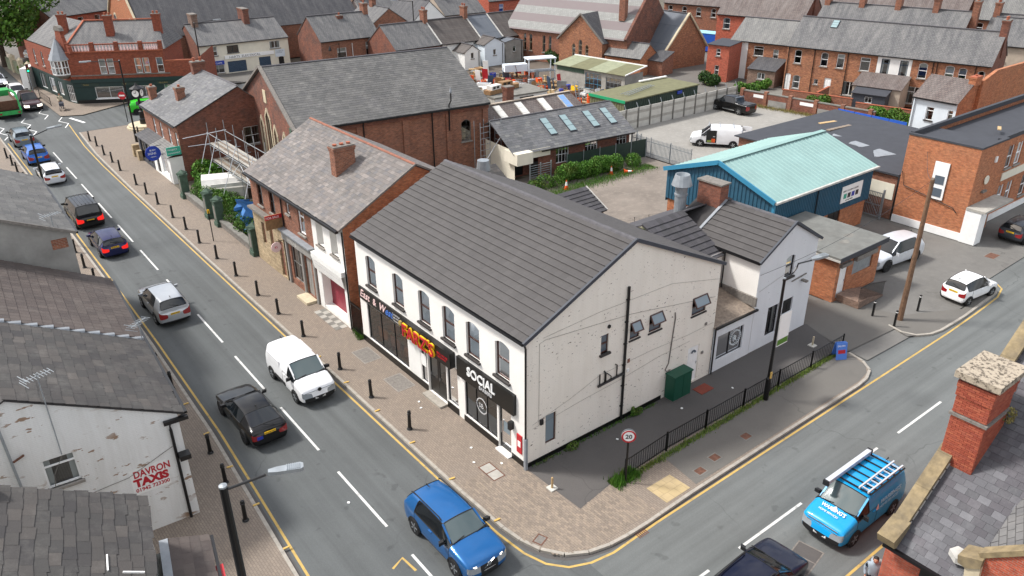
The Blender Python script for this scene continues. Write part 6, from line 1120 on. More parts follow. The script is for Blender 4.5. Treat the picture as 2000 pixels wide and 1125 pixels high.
for i, (x, y, ln, e, r_, rm, lb) in enumerate(((85.5, 43.2, 18.5, 5.6, 8.4, 'roof_slate', 'slate terrace with five chimneys behind the brick terrace'), (92, 23.6, 14, 5.4, 8.2, 'roof_slate', 'slate house row behind the end gable of terrace'), (104, 55, 22, 5.6, 8.6, 'roof_slate_brown', 'far terrace with pinkish brown roof'), (110, 33, 22, 5.6, 8.6, 'roof_slate_pale', 'far terrace with pale grey roof'), (126, 62, 40, 5.6, 8.6, 'roof_slate', 'farthest slate terrace at the right skyline'), (92, 76, 16, 5.5, 8.2, 'roof_slate_brown', 'terrace behind the church chancel'), (112, 84, 20, 5.5, 8.2, 'roof_slate', 'far terrace behind the church chancel'))):
    t = house('background_terrace', lb, 'terrace', (x, y), TA, ln, 8, e, r_, 'brick_red', rm, [(ln*k/6+1.2, 3.6, .9, 1.4, 'S', ar) for k in range(6)], side='brick_dark', chim=[(ln*k/4+.4, 4, .7, 1.2, r_+1.3, 'brick_red', 3) for k in range(5)])
house('background_house', 'beige rendered house with white windows right of the end terrace gable', 'house', (90.5, 22.5), TA, 12, 8, 5.4, 8, 'render_beige', 'roof_slate', [(2, 3.4, 1.2, 1.3, 'T'), (2.2, .8, 1.1, 1.3, 'T'), (6, 3.4, 1.2, 1.3, 'T')])
# white and orange house behind the felt roof
WH = thing('white_end_house', 'house with pale white front wall, bright orange brick side and brown slate roof', 'house', (58.4, 10.5, 0))
wall(WH, (0, 4.0), (0, 0), 0, 5.0, 'render_paleblue', [(1.7, 3.0, .7, 1.2, 'T', dict(sill='sill_dark')), (3.55, 3.0, .45, 1.2, 'T', dict(sill='sill_dark'))]); wall(WH, (0, 0), (6, 0), 0, 5.0, 'brick_orange', gable=[(2.6, 6.6)]); wall(WH, (6, 4), (0, 4), 0, 5, 'brick_orange', gable=[(3.4, 6.6)])
deck(WH, [(-.2, -.1, 4.93), (-.2, 4.1, 4.93), (2.6, 4.1, 6.65), (2.6, -.1, 6.65)], 'roof_slate_brown'); deck(WH, [(6, -.1, 4.93), (6, 4.1, 4.93), (2.6, 4.1, 6.65), (2.6, -.1, 6.65)], 'roof_slate_brown'); gutter(WH, (-.25, 4, 4.85), (-.25, 0, 4.85)); pipe(WH, [(-.08, 3.8, 4.7), (-.08, 3.8, .1)], 'lead'); chimney(WH, (2.7, .1), 1.2, .6, 6.2, 6.95, 'brick_orange', 1, ph=.15, cap='terracotta')
MB().ex([(3.4, -.02, 0), (17, -.02, 0), (17, -.02, 7.2), (6, -.02, 7.2), (3.4, -.02, 6.5)], (0, -.3, 0)).build('side_wall', 'brick_orange', WH)
# ---------------------------------------------------------------- vehicles
TS = bpy.data.scenes.new('panel_build')
TYPES = dict(
 hatch=dict(st=[(0, .66, .70, .9, .80), (.035, .70, .76, .86, .93), (.15, .80, .88, .82, 1), (.27, .88, .97, .80, 1), (.45, .93, .97, .70, 1), (.60, .94, 1, .70, 1), (.80, .96, .97, .68, 1), (.93, .98, .90, .66, .98), (.985, .99, 1.03, .82, .93), (1, .80, .84, .88, .86)], roof=(4, 7), win=(3, 7)),
 suv=dict(st=[(0, .78, .84, .9, .84), (.03, .86, .94, .88, .95), (.14, .98, 1.05, .84, 1), (.27, 1.02, 1.12, .80, 1), (.43, 1.06, .975, .72, 1), (.60, 1.08, 1, .72, 1), (.80, 1.10, .985, .70, 1), (.93, 1.12, .94, .68, .98), (.985, 1.12, 1.16, .84, .94), (1, .88, .92, .9, .88)], roof=(4, 7), win=(3, 6)),
 saloon=dict(st=[(0, .62, .66, .9, .80), (.035, .68, .74, .86, .93), (.17, .80, .87, .82, 1), (.30, .88, .96, .80, 1), (.46, .92, .97, .68, 1), (.56, .93, 1, .68, 1), (.68, .95, .975, .66, 1), (.74, .96, .93, .66, 1), (.925, .97, 1.08, .80, .96), (.985, .94, 1.03, .84, .91), (1, .80, .86, .88, .86)], roof=(4, 7), win=(3, 7)),
 van=dict(st=[(0, .80, .86, .9, .86), (.025, .90, 1.00, .88, .95), (.12, 1.02, 1.12, .85, 1), (.205, 1.10, 1.22, .82, 1), (.37, 1.18, .97, .80, 1), (.50, 1.20, 1, .82, 1), (.75, 1.20, 1, .82, 1), (.955, 1.20, .985, .81, .99), (.99, 1.16, .93, .80, .96), (1, .9, .90, .80, .94)], roof=(4, 8), win=(3, 4)),
 mpv=dict(st=[(0, .78, .84, .9, .84), (.025, .86, .96, .88, .94), (.12, 1.0, 1.10, .85, 1), (.205, 1.08, 1.2, .82, 1), (.36, 1.14, .97, .78, 1), (.50, 1.16, 1, .78, 1), (.75, 1.16, 1, .78, 1), (.95, 1.16, .985, .77, .99), (.99, 1.14, 1.2, .84, .96), (1, .88, .94, .9, .92)], roof=(4, 7), win=(3, 7)),
 pickup=dict(st=[(0, .86, .92, .92, .88), (.03, .94, 1.03, .9, .96), (.13, 1.06, 1.14, .86, 1), (.25, 1.10, 1.2, .82, 1), (.37, 1.14, .975, .72, 1), (.48, 1.15, 1, .72, 1), (.60, 1.16, .98, .70, 1), (.66, 1.14, .90, .70, 1), (.70, 1.13, 1.17, .86, 1), (.985, 1.12, 1.16, .88, .98), (1, 1.05, 1.1, .9, .95)], roof=(4, 7), win=(3, 7)))
def car(name, label, kind, L, W, H, paint, loc, heading, wb=None, wr=.33, glass='car_glass', lower='plastic_black', brake=False, lights=False, plate=('', ''), rim='rim', gr='plastic_black', group=None, rails=False, extra=None, nowin=False, screen=None, rearglass=True, trimlow=True, zb=.2, mirror=None):
    T_ = TYPES[kind]; st = T_['st']; n = len(st); roof0, roof1 = T_['roof']; w0, w1 = T_['win']
    t = thing(name, label, {'van': 'van', 'pickup': 'pickup'}.get(kind, 'car'), (loc[0], loc[1], loc[2] if len(loc) > 2 else RZ+.002), heading, group)
    bm = bmesh.new(); cr = bm.edges.layers.float.new('crease_edge'); S_ = []
    for i, (tt, belt, top, wrr, wf) in enumerate(st):
        x = L/2-tt*L; hw_ = W/2*wf; ztop = top*H if roof0 <= i <= roof1 else top
        end = i in (0, n-1); zl = zb+(.06 if end else 0); mid = min(.58, belt*.7)
        pts = [(0, zl), (.80*hw_, zl), (hw_*.965, zl+.14), (hw_, mid), (hw_*.975, belt), (wrr*hw_, ztop-(.035 if roof0 <= i <= roof1 else .015)), (wrr*hw_*.5, ztop), (0, ztop+.012)]
        xo = lambda k: (-.05*L/4 if end and i == 0 and k >= 4 else 0)+(.03 if i == n-1 and k >= 4 else 0)
        rv = [bm.verts.new((x+xo(k), y, z)) for k, (y, z) in enumerate(pts)]; lv = [rv[0]]+[bm.verts.new((x+xo(k), -y, z)) for k, (y, z) in enumerate(pts) if 0 < k < 7]+[rv[7]]; S_.append((rv, lv))
    names = ['body', 'windscreen', 'side_window', 'rear_window', 'headlight', 'tail_light', 'grille', 'bumper', 'door']; 
    def add(vs, mi):
        try: f = bm.faces.new(vs); f.material_index = mi; f.smooth = True
        except ValueError: pass
    for i in range(n-1):
        for side in (0, 1):
            a, b = S_[i][side], S_[i+1][side]
            for k in range(7):
                mi = 0
                if k in (0,): mi = 7
                if k == 1 and trimlow: mi = 7
                if k in (5, 6) and i == roof0-1: mi = 1
                if k == 4 and w0 <= i < w1: mi = 2
                if k == 4 and w0 == i: mi = 2
                if k in (5, 6) and i == roof1 and rearglass: mi = 3
                if k == 3 and i == 0: mi = 4
                if k == 3 and i == n-2: mi = 5
                if k in (2, 3) and roof0-1 <= i < min(roof0+(1 if kind == 'van' else 2), n-3): mi = 8
                if nowin and mi == 2 and i > roof0: mi = 0
                q = [a[k], b[k], b[k+1], a[k+1]]; add(q if side == 0 else q[::-1], mi)
    for i in (0, n-1):                                       # end caps
        rv, lv = S_[i]; rows = []
        for k in range(1, 6):
            y = rv[k].co.y; z = rv[k].co.z; x = rv[k].co.x; e = (.05 if i == 0 else -.05)
            mids = [bm.verts.new((x+e, y*f, z)) for f in (.5, -.5)] if k < 5 else [S_[i][0][6], S_[i][1][6]]
            rows.append([rv[k]]+mids+[lv[k]])
        for r_ in range(4):
            for c in range(3):
                mi = 0
                if i == 0: mi = {0: 7, 1: (7 if kind == 'van' else 6 if c == 1 else 0), 2: 4 if c != 1 else (0 if kind == 'van' else 6), 3: 0}[r_]
                else: mi = {0: 7, 1: 0, 2: 5 if c != 1 else 0, 3: 0}[r_]
                q = [rows[r_][c], rows[r_+1][c], rows[r_+1][c+1], rows[r_][c+1]]; add(q, mi)
        add([S_[i][0][6], S_[i][0][7], S_[i][1][6]], 0); add([rows[0][0], rows[0][1], rows[0][2], rows[0][3], rv[0]], 7)
    bmesh.ops.recalc_face_normals(bm, faces=bm.faces)
    for e in bm.edges:
        fs = [f.material_index for f in e.link_faces]
        if len(fs) == 2 and fs[0] != fs[1]: e[cr] = .55
    for i in range(n-1):
        for side in (0, 1):
            for k in (4, 5):
                e = bm.edges.get((S_[i][side][k], S_[i+1][side][k]))
                if e: e[cr] = max(e[cr], .35)
    me = bpy.data.meshes.new(name); bm.to_mesh(me); bm.free()
    tmp = bpy.data.objects.new('tmp', me); TS.collection.objects.link(tmp); md = tmp.modifiers.new('s', 'SUBSURF'); md.levels = 2; md.render_levels = 2
    TS.view_layers[0].update(); dg = TS.view_layers[0].depsgraph; me2 = bpy.data.meshes.new_from_object(tmp.evaluated_get(dg)); bpy.data.objects.remove(tmp)
    mats = [paint, screen or glass, glass, glass, 'head_light' if lights else 'lamp_clear', 'brake_light' if brake else 'lamp_red', gr, lower if trimlow else paint, paint]
    vs = [v.co.copy() for v in me2.vertices]; groups = {}
    for p in me2.polygons:
        k = p.material_index; sd = 0
        if k in (2, 4, 5, 8): sd = 1 if p.center.y > 0 else -1
        groups.setdefault((k, sd), []).append(list(p.vertices))
    doors = []
    for (k, sd), fl_ in sorted(groups.items()):
        used = sorted({v for f in fl_ for v in f}); mp = {v: i for i, v in enumerate(used)}; nm = names[k]
        m = bpy.data.meshes.new(nm); m.from_pydata([vs[v] for v in used], [], [[mp[v] for v in f] for f in fl_]); m.materials.append(MT[mats[k]]); m.polygons.foreach_set('use_smooth', [True]*len(m.polygons)); uvs(m)
        o = put(nm, m, t)
        if k in (1, 2, 3, 8):                               # seals and shut lines along the rim of each panel
            cnt = {}
            for f in fl_:
                for a, b in zip(f, f[1:]+f[:1]): cnt[frozenset((a, b))] = cnt.get(frozenset((a, b)), 0)+1
            mb = MB()
            for e, c in cnt.items():
                if c == 1: a, b = tuple(e); mb.bar(vs[a], vs[b], .03 if k != 8 else .014)
            mb.build('seal' if k != 8 else 'shut_line', 'plastic_black', o)
        if k == 8: doors.append((o, sd))
    for o, sd in doors:
        zz = st[roof0][1]-.13; MB().box(-.1, sd*(W/2)-.02, zz, .1, sd*(W/2)+.025, zz+.035).build('handle', paint, o).location.x = L/2-st[roof0+1][0]*L+.22
    wb = wb or L*.6; fx = L/2-L*.195; rx = fx-wb
    for x in (fx, rx):
        for s in (-1, 1):
            y = s*(W/2-.085); mb = MB().lathe((0, 0, 0), [(wr*.62, -.1), (wr*.95, -.11), (wr, -.06), (wr, .06), (wr*.95, .11), (wr*.62, .1)], 18, axis='y'); wh = mb.build('wheel', 'rubber', t, (x, y, wr+.0)); r_ = MB().lathe((0, s*.085, 0), [(wr*.64, -.02), (wr*.66, .01), (wr*.5, -.012), (wr*.1, .012)] if s > 0 else [(wr*.64, .02), (wr*.66, -.01), (wr*.5, .012), (wr*.1, -.012)], 14, axis='y'); rm_ = r_.build('rim', 'rim_dark', wh)
            mb = MB()
            for a in range(5): an = a*2*math.pi/5; mb.bar((0, s*.1, 0), (wr*.6*math.cos(an), s*.1, wr*.6*math.sin(an)), .06, .025, upv=(0, 1, 0))
            mb.build('spokes', rim, wh)
            mb = MB()                                       # dark wheel arch lip
            for a in range(9):
                a0, a1 = math.pi*(a/9)*1.0, math.pi*((a+1)/9); q = wr*1.12
                mb.bar((x+q*math.cos(a0), s*(W/2-.012), wr+q*math.sin(a0)), (x+q*math.cos(a1), s*(W/2-.012), wr+q*math.sin(a1)), .06, .06, upv=(0, 1, 0))
            mb.build('arch_lip', lower if trimlow else 'plastic_black', t); MB().lathe((x, s*(W/2-.07), wr), [(wr*1.1, -.055), (wr*1.1, .058)], 18, axis='y').build('wheel_well', 'rubber', t)
    cowl = st[roof0-1]
    for s in (-1, 1):
        mx = L/2-cowl[0]*L-.32; mz = cowl[1]+.1; m = MB().obox((mx, s*(W/2+.09), mz), (.06, s*.03, 0), (0, .1, 0), (0, 0, .075)); m.build('mirror', mirror or 'plastic_black', t)
        MB().bar((mx+.02, s*(W/2-.06), mz-.06), (mx+.02, s*(W/2+.04), mz-.03), .05).build('mirror_arm', 'plastic_black', t)
        a = Vector((L/2-cowl[0]*L-.03, s*cowl[3]*W/2*1.0, cowl[2]-.02)); b = Vector((L/2-st[roof0][0]*L, s*st[roof0][3]*W/2, st[roof0][2]*H-.03)); MB().bar(a.lerp(b, .05)+Vector((0, s*.01, 0)), b.lerp(a, .02)+Vector((0, s*.012, .005)), .07, .05).build('pillar', paint, t)
    for e, m_, s in ((1, 'plate_white', plate[0]), (-1, 'plate_yellow', plate[1])):
        zp = .48 if e == 1 else (.82 if kind in ('suv', 'hatch', 'saloon') else .75); x = e*(L/2+(.035 if e == 1 else .02))
        pl = MB().box(x-.012, -.26, zp-.055, x+.012, .26, zp+.055).build('number_plate', m_, t)
        if s: text(pl, s, .115, (x+e*.014, -e*.23, zp-.04), (0, e, 0), Zv, 'text_dark', sx=.8, ext=.001)
    if rails:
        for s in (-1, 1): MB().tube([(L/2-st[roof0][0]*L-.15, s*W*.34, H-.03), (L/2-st[roof0][0]*L-.3, s*W*.34, H+.03), (L/2-st[roof1][0]*L+.2, s*W*.335, H), (L/2-st[roof1][0]*L, s*W*.33, H-.08)], .025, 6).build('roof_rail', 'plastic_black', t)
    MB().ex([(L*.5-st[roof1][0]*L+.3, -.01, H), (L*.5-st[roof1][0]*L+.1, -.01, H+.07), (L*.5-st[roof1][0]*L+.05, -.01, H-.02)], (0, .02, 0)).build('aerial_fin', 'plastic_black', t)
    if rearglass: MB().bar((L/2-st[-2][0]*L-.0, -.3, st[-2][2]+.02), (L/2-st[-2][0]*L+.1, .2, st[-2][2]+.16), .025).build('wiper', 'plastic_black', t)
    for s in (-.25, .3): MB().bar((L/2-cowl[0]*L+.02, s*W-.25, cowl[2]+.02), (L/2-cowl[0]*L-.06, s*W+.28, cowl[2]+.06), .025).build('wiper', 'plastic_black', t)
    return t
DN, UP_, LF, RG = -math.pi/2, math.pi/2, math.pi, 0
v = car('blue_suv', 'metallic blue compact SUV driving beside kerb near the road corner', 'suv', 4.43, 1.87, 1.62, 'paint_blue', (-4.78, -1.62), DN, 2.7, .36, plate=('ML24 UBZ', 'ML24 UBZ'), rails=True, screen='car_glass_light', rim='rim')
MB().bar((2.24, -.22, .62), (2.24, .22, .86), .04, .02).build('badge_bar', 'chrome', v); MB().lathe((2.25, 0, .74), [(.09, -.01), (.09, .012), (.06, .012)], 12, axis='x').build('badge', 'chrome', v)
for s in (-1, 1): MB().bar((2.2, s*.52, .80), (2.05, s*.84, .80), .03, .05).build('light_strip', 'head_light', v)
v = car('white_panel_van', 'plain white small panel van driving down the main road', 'van', 4.4, 1.85, 1.84, 'paint_white', (-4.62, 12.25), DN, 2.79, .33, plate=('WG74 UOX', ''), nowin=True, rearglass=False, screen='car_glass_light')
for s in (-1, 1): MB().box(-1.0, s*.915-.015, .42, .25, s*.915+.02, .6).build('side_moulding', 'plastic_black', v); MB().obox((-1.05, s*.895, 1.25), (.7, 0, 0), (0, .012, 0), (0, 0, .28)).build('side_panel', 'paint_white', v)
MB().bar((2.2, -.75, .86), (2.2, .75, .86), .03, .03).build('grille_bar', 'chrome', v); MB().lathe((2.235, 0, .88), [(.1, -.01), (.1, .012)], 12, axis='x').build('badge', 'plastic_black', v)
v = car('black_saloon', 'glossy black saloon with red tail lights next to the white van', 'saloon', 4.75, 1.83, 1.44, 'paint_black', (-7.82, 10.75), UP_, 2.85, .34, trimlow=False, plate=('', 'WU18 WLP'), rim='rim_dark', lower='paint_black'); MB().box(-2.42, .35, .6, -2.39, .62, .75).build('sticker', 'sign_blue', v)
car('silver_suv', 'silver SUV with black lower bumper driving away ahead of black saloon', 'suv', 4.5, 1.86, 1.68, 'paint_silver', (-7.55, 24.75), UP_, 2.69, .35, plate=('', 'MM17 XDD'), mirror='paint_silver')
car('navy_hatchback', 'dark blue hatchback with brake lights lit', 'hatch', 4.36, 1.82, 1.48, 'paint_navy', (-7.72, 37.0), UP_, 2.65, .32, brake=True, plate=('', 'MD62 FKA'), trimlow=False, mirror='paint_navy')
v = car('black_people_carrier', 'black people carrier with ribbed roof and brake lights lit', 'mpv', 5.0, 1.93, 1.88, 'paint_black', (-7.75, 44.1), UP_, 3.2, .34, brake=True, plate=('', 'LN14 YGO'), trimlow=False)
for s in (-.5, -.25, 0, .25, .5): MB().box(-2.0, s-.02, 1.875, .7, s+.02, 1.9).build('roof_rib', 'paint_black', v)
v = car('silver_fastback', 'silver fastback hatchback with split rear window, on road by the shop house', 'hatch', 4.46, 1.76, 1.49, 'paint_pearl', (-7.7, 56.6), UP_, 2.7, .32, plate=('', 'MJ13 OYC'), trimlow=False, mirror='paint_pearl'); MB().box(-2.15, -.62, 1.1, -2.0, .62, 1.15).build('spoiler', 'plastic_black', v)
car('blue_crossover', 'bright blue crossover queuing between silver cars', 'suv', 4.35, 1.83, 1.6, 'paint_brightblue', (-7.66, 63.7), UP_, 2.64, .34, plate=('', 'MV19 PNO'))
car('grey_estate', 'grey blue estate car at the zigzag lines with roof rails', 'suv', 4.6, 1.83, 1.58, 'paint_greyblue', (-7.6, 71.3), UP_, 2.7, .34, rails=True, plate=('', 'MX65 KLU'), trimlow=False)
car('green_crossover', 'bright green crossover with white roof line turning by the clock', 'suv', 4.15, 1.79, 1.53, 'paint_green', (6.2, 76.4), R(-12), 2.56, .34, rim='rim_dark')
car('maroon_suv', 'large dark maroon SUV waiting at pub corner with headlights', 'suv', 4.97, 2.0, 1.85, 'paint_maroon', (-4.1, 87.6), DN, 2.92, .39, lights=True, plate=('MF19 WTD', ''))
car('white_suv', 'white SUV queuing behind the maroon one', 'suv', 4.5, 1.85, 1.66, 'paint_white', (-4.3, 94.2), DN, 2.7, .35)
car('white_hatchback', 'white hatchback coming down the far road near the tree', 'hatch', 4.3, 1.8, 1.5, 'paint_pearl', (-5.0, 104.5), DN, 2.6, .32, lights=True)
car('white_estate', 'white estate car parked beside the big tree behind railings', 'suv', 4.6, 1.85, 1.6, 'paint_white', (3.4, 122.5, 0), R(20), 2.7, .34)
car('white_city_car', 'small white hatchback parked on the corner by the wooden pole', 'hatch', 3.6, 1.62, 1.52, 'paint_white', (31.3, -4.05, -.045), R(-6), 2.4, .29, plate=('', 'MT12 FLA'), trimlow=False, mirror='paint_white')
car('silver_large_suv', 'large silver SUV parked beside flat roofed annex', 'suv', 4.92, 1.95, 1.78, 'paint_pearl', (32.25, 1.6, -.045), R(174), 2.99, .4, trimlow=False, plate=('', 'FD21 AGZ'), rim='rim_dark', mirror='paint_pearl')
car('charcoal_hatchback', 'charcoal hatchback parked in front of orange brick offices', 'hatch', 4.03, 1.72, 1.49, 'paint_charcoal', (43.7, -2.1, -.045), R(-4), 2.58, .31, plate=('', 'MA11 RCL'))
car('navy_estate', 'dark navy car with roof bars on the side road turning lane', 'suv', 4.4, 1.8, 1.5, 'paint_darknavy', (1.9, -10.25), R(3), 2.65, .33, rails=True)
# van with its doors open in the car park
vh = R(128); v = car('open_white_van', 'white van with side and rear doors open in the pale car park', 'van', 4.9, 1.92, 1.96, 'paint_white', (45.35, 26.55, -.04), vh, 3.1, .34, nowin=True, rearglass=False, rim='chrome', plate=('', ''))
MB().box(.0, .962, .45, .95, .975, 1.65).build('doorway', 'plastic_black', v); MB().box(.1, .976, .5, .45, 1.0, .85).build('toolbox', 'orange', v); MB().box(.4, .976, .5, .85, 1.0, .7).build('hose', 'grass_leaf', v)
MB().box(-2.75, .9, .4, -2.4, .96, 1.75).build('rear_door', 'paint_white', v); MB().obox((-2.85, -.75, 1.1), (.42, -.12, 0), (0, .03, 0), (0, 0, .68)).build('rear_door', 'paint_white', v); MB().box(-2.47, -.8, .45, -2.45, .85, 1.7).build('load_opening', 'plastic_black', v)
for x in (-1.5, -.2, .8): MB().bar((x, -.8, 2.02), (x, .8, 2.02), .05).build('roof_bar', 'galv', v)
# black pickup
v = car('black_pickup', 'black double cab pickup parked against concrete fence', 'pickup', 5.3, 1.9, 1.82, 'paint_black', (57.5, 34.1, -.04), UP_, 3.2, .39, rim='chrome', plate=('', 'PJ15 KTO'))
MB().box(-2.5, -.82, 1.135, -.95, .82, 1.2).build('bed_cover', 'paint_charcoal', v); MB().bar((.6, -.93, .42), (-1.0, -.93, .42), .1).build('side_step', 'chrome', v); MB().bar((.6, .93, .42), (-1.0, .93, .42), .1).build('side_step', 'chrome', v); MB().tube([(-1.0, -.75, 1.2), (-.85, -.7, 1.75), (-.85, .7, 1.75), (-1.0, .75, 1.2)], .04, 6).build('roll_bar', 'chrome', v)
# sign-written blue van with ladders
v = car('blue_trade_van', "bright blue WAREING'S trade van with roof ladders driving on the side road", 'van', 4.5, 1.82, 1.84, 'paint_cyan', (8.25, -10.2), LF, 2.75, .33, nowin=True, rearglass=False, screen='car_glass_light', plate=('SC65 VWV', ''))
for s in (-1, 1):
    q = text(v, "WAREING'S", .3, (-.15, s*.905, 1.2), (-s, 0, 0), Zv, 'sky_paint_text', ext=.003, sx=.95, bold=.006) if s > 0 else text(v, "WAREING'S", .3, (-1.85, s*.905, 1.2), (1, 0, 0), Zv, 'sky_paint_text', ext=.003, sx=.95, bold=.006)
    text(v, 'HOME SERVICES', .2, (-.15 if s > 0 else -1.85, s*.908, .96), (-s, 0, 0), Zv, 'sky_paint_text', ext=.003, sx=.95)
    MB().ex([(-.1, s*.908, 1.0), (.15, s*.908, 1.0), (.02, s*.908, 1.3)], (0, s*.006, 0)).build('emblem', 'text_pink', v)
hz = lambda x: 1.27-(x-1.25)*.2
text(v, "WAREING'S", .24, (1.62, -.5, 1.2), (0, 1, .0), (-1, 0, .22), 'white_paint', ext=.004, sx=.78, bold=.004); text(v, 'HOME SERVICES', .13, (1.82, -.48, 1.15), (0, 1, 0), (-1, 0, .22), 'white_paint', ext=.004, sx=.85); MB().ex([(1.58, -.16, 1.215), (1.58, .16, 1.215), (1.36, 0, 1.26)], (0, 0, .015)).build('emblem', 'white_paint', v)
for z in (.80, .92): MB().bar((2.22, -.62, z), (2.22, .62, z), .02, .03).build('grille_bar', 'chrome', v)
for x in (.45, .05, -.4, -.85, -1.3, -1.75): MB().bar((x, -.74, 1.865), (x, .74, 1.865), .05, .05).build('roof_bar', 'plastic_black', v)
for s in (-1, 1): MB().bar((.5, s*.74, 1.875), (-2.0, s*.74, 1.875), .05, .05).build('roof_rail', 'plastic_black', v)
tb = thing('pipe_tube', 'long silver pipe tube carried on blue van roof', 'tube', (8.25, -10.2, RZ+1.9)); MB().box(-1.3, .52, .02, 1.7, .70, .2).build('tube', 'aluminium', tb)
for x in (-1.34, 1.74): MB().box(x-.04, .5, 0, x+.04, .72, .22).build('end_cap', 'plastic_black', tb)
ld = thing('roof_ladder', 'aluminium ladder tied flat on blue van roof', 'ladder', (8.25, -10.2, RZ+1.9))
for y in (-.30, -.66): MB().box(-.55, y-.03, .02, 1.95, y+.03, .1).build('rail', 'aluminium', ld)
for i in range(8): MB().bar((-.4+i*.3, -.32, .06), (-.4+i*.3, -.64, .06), .04).build('rung', 'aluminium', ld)
# green skip lorry
SK = thing('skip_lorry', 'green skip lorry carrying a rusty loaded skip at the junction', 'lorry', (-6.85, 86, RZ+.002), UP_)
MB().box(-3.2, -1.1, .75, 3.4, 1.1, .95).build('chassis', 'plastic_black', SK); MB().box(2.2, -1.15, .7, 3.9, 1.15, 2.25).build('cab', 'skip_green', SK)
MB().ex([(-3.0, -1.0, 1.0), (1.5, -1.0, 1.0), (1.9, -1.0, 2.1), (-3.4, -1.0, 2.1)], (0, .08, 0)).build('skip_side', 'rust', SK); MB().ex([(-3.0, .92, 1.0), (1.5, .92, 1.0), (1.9, .92, 2.1), (-3.4, .92, 2.1)], (0, .08, 0)).build('skip_side', 'rust', SK); MB().ex([(-3.0, -.92, 1.0), (-3.4, -.92, 2.1), (-3.4, .92, 2.1), (-3.0, .92, 1.0)], (.08, 0, 0)).build('skip_end', 'rust', SK); MB().box(-2.9, -.9, 1.3, 1.5, .9, 1.75).build('load', 'dirt', SK)
for s in (-1, 1): MB().bar((-3.6, s*1.12, .9), (-2.2, s*1.12, 2.6), .2, .25).build('lift_arm', 'skip_green', SK); MB().bar((-2.2, s*1.12, 2.6), (1.8, s*1.12, 2.3), .18, .22).build('lift_arm', 'skip_green', SK)
MB().box(-3.7, -1.15, .6, -3.4, 1.15, 1.0).build('rear_bar', 'skip_green', SK)
for s in (-1, 1): MB().box(-3.74, s*.9-.12, .7, -3.705, s*.9+.12, .88).build('tail_light', 'lamp_red', SK)
for x in (-2.2, -1.2, 2.7):
    for s in (-1, 1): MB().lathe((x, s*.98, .48), [(.3, -.14), (.48, -.14), (.48, .14), (.3, .14)], 16, axis='y').build('wheel', 'rubber', SK)
bpy.data.scenes.remove(TS)
# ---------------------------------------------------------------- street furniture
ORD = 'first second third fourth fifth sixth seventh eighth ninth tenth eleventh twelfth thirteenth fourteenth fifteenth sixteenth seventeenth eighteenth nineteenth twentieth'.split()
bo = thing('bollard', 'black cast iron bollard along the kerb of the brick paved side of main road', 'bollard', (0, 0, 0), 0, 'bollards along the paved side of main road')
MB().lathe((0, 0, 0), [(.13, 0), (.13, .06), (.09, .1), (.085, .3), (.075, .82), (.095, .84), (.095, .88), (.07, .9), (.085, .95), (.07, 1.0), (.02, 1.02)], 12).build('shaft', 'black_paint', bo); MB().lathe((0, 0, .0), [(.15, 0), (.15, .012)], 10).build('base_plate', 'concrete_dark', bo)
RB = [(-2.2, 67.2), (-2.1, 64.8), (-2.3, 61.1), (-2.3, 58.1), (-2.4, 55), (-2.4, 49.9), (-2.4, 46.9), (-2.4, 43.8), (-2.4, 40), (-2.4, 36.9), (-2.5, 33.7), (-2.5, 30.2), (-2.5, 26.7), (-2.5, 23.1), (-2.5, 20), (-2.5, 16.6), (-2.5, 12.2), (-2.5, 8.9), (-2.4, 5.5)]
LB = [(-9.75, 65.9), (-9.75, 63), (-9.75, 60.3), (-9.75, 56.5), (-9.8, 52.5), (-9.8, 37.4), (-9.9, 34.3), (-9.9, 31.4), (-9.9, 18.1), (-9.9, 15.8), (-10.2, 9.5), (-10.4, 7.1), (-10.6, 4.4)]
for i, p in enumerate(RB+LB):
    b_ = bo if i == 0 else copy_tree(bo, loc=(p[0], p[1], 0), rz=rnd.uniform(0, 6)); b_.location = (p[0], p[1], 0); b_.rotation_euler = (rnd.gauss(0, .012), rnd.gauss(0, .012), 0)
    if i >= len(RB): b_['label'] = 'black bollard on narrow pavement of the slate roofed houses, '+ORD[len(RB)+len(LB)-1-i]+' from stone slate lean-to'; b_['group'] = 'bollards on the left pavement'
    else: b_['label'] = 'black iron kerb bollard on brick paved side, '+ORD[len(RB)-1-i]+' from the barber shop corner'
for i, (x, y) in enumerate(((2.2, 66), (2.6, 64.6), (3.0, 63.4))):
    b_ = copy_tree(bo, loc=(x, y, 0)); b_['label'] = 'black bollard in the short row beside the clock plinth'; b_['group'] = 'bollards beside the clock'
for i, (x, y) in enumerate(((24.3, -1.88), (24.1, -3.3), (27.0, -3.16))):
    t = thing('square_bollard', 'thin black steel post by the wooden pole, '+('nearest the annex ramp', 'at the kerb tip', 'toward the white car')[i], 'post', (x, y, -.05)); MB().box(-.05, -.05, 0, .05, .05, 1.05).build('shaft', 'black_paint', t); MB().box(-.052, -.052, .92, .052, .052, .97).build('band', 'sign_white', t)
for i, (x, y, lb) in enumerate(((.05, -1.68, 'short yellow plastic post on white base at tarmac forecourt edge'), (18.6, -1.68, 'short yellow post on weedy tarmac by the rear wing'))):
    t = thing('yellow_post', lb, 'post', (x, y, .006)); MB().lathe((0, 0, 0), [(.05, 0), (.05, .55), (.03, .58)], 8).build('shaft', 'stone_pale' if i else 'wood_pale', t); MB().box(-.18, -.18, 0, .18, .18, .05).build('base', 'concrete_pale', t)
kb = MB().box(-.13, -.04, 0, .13, .04, .035).mesh('kerb_clip', 'yellow_paint')
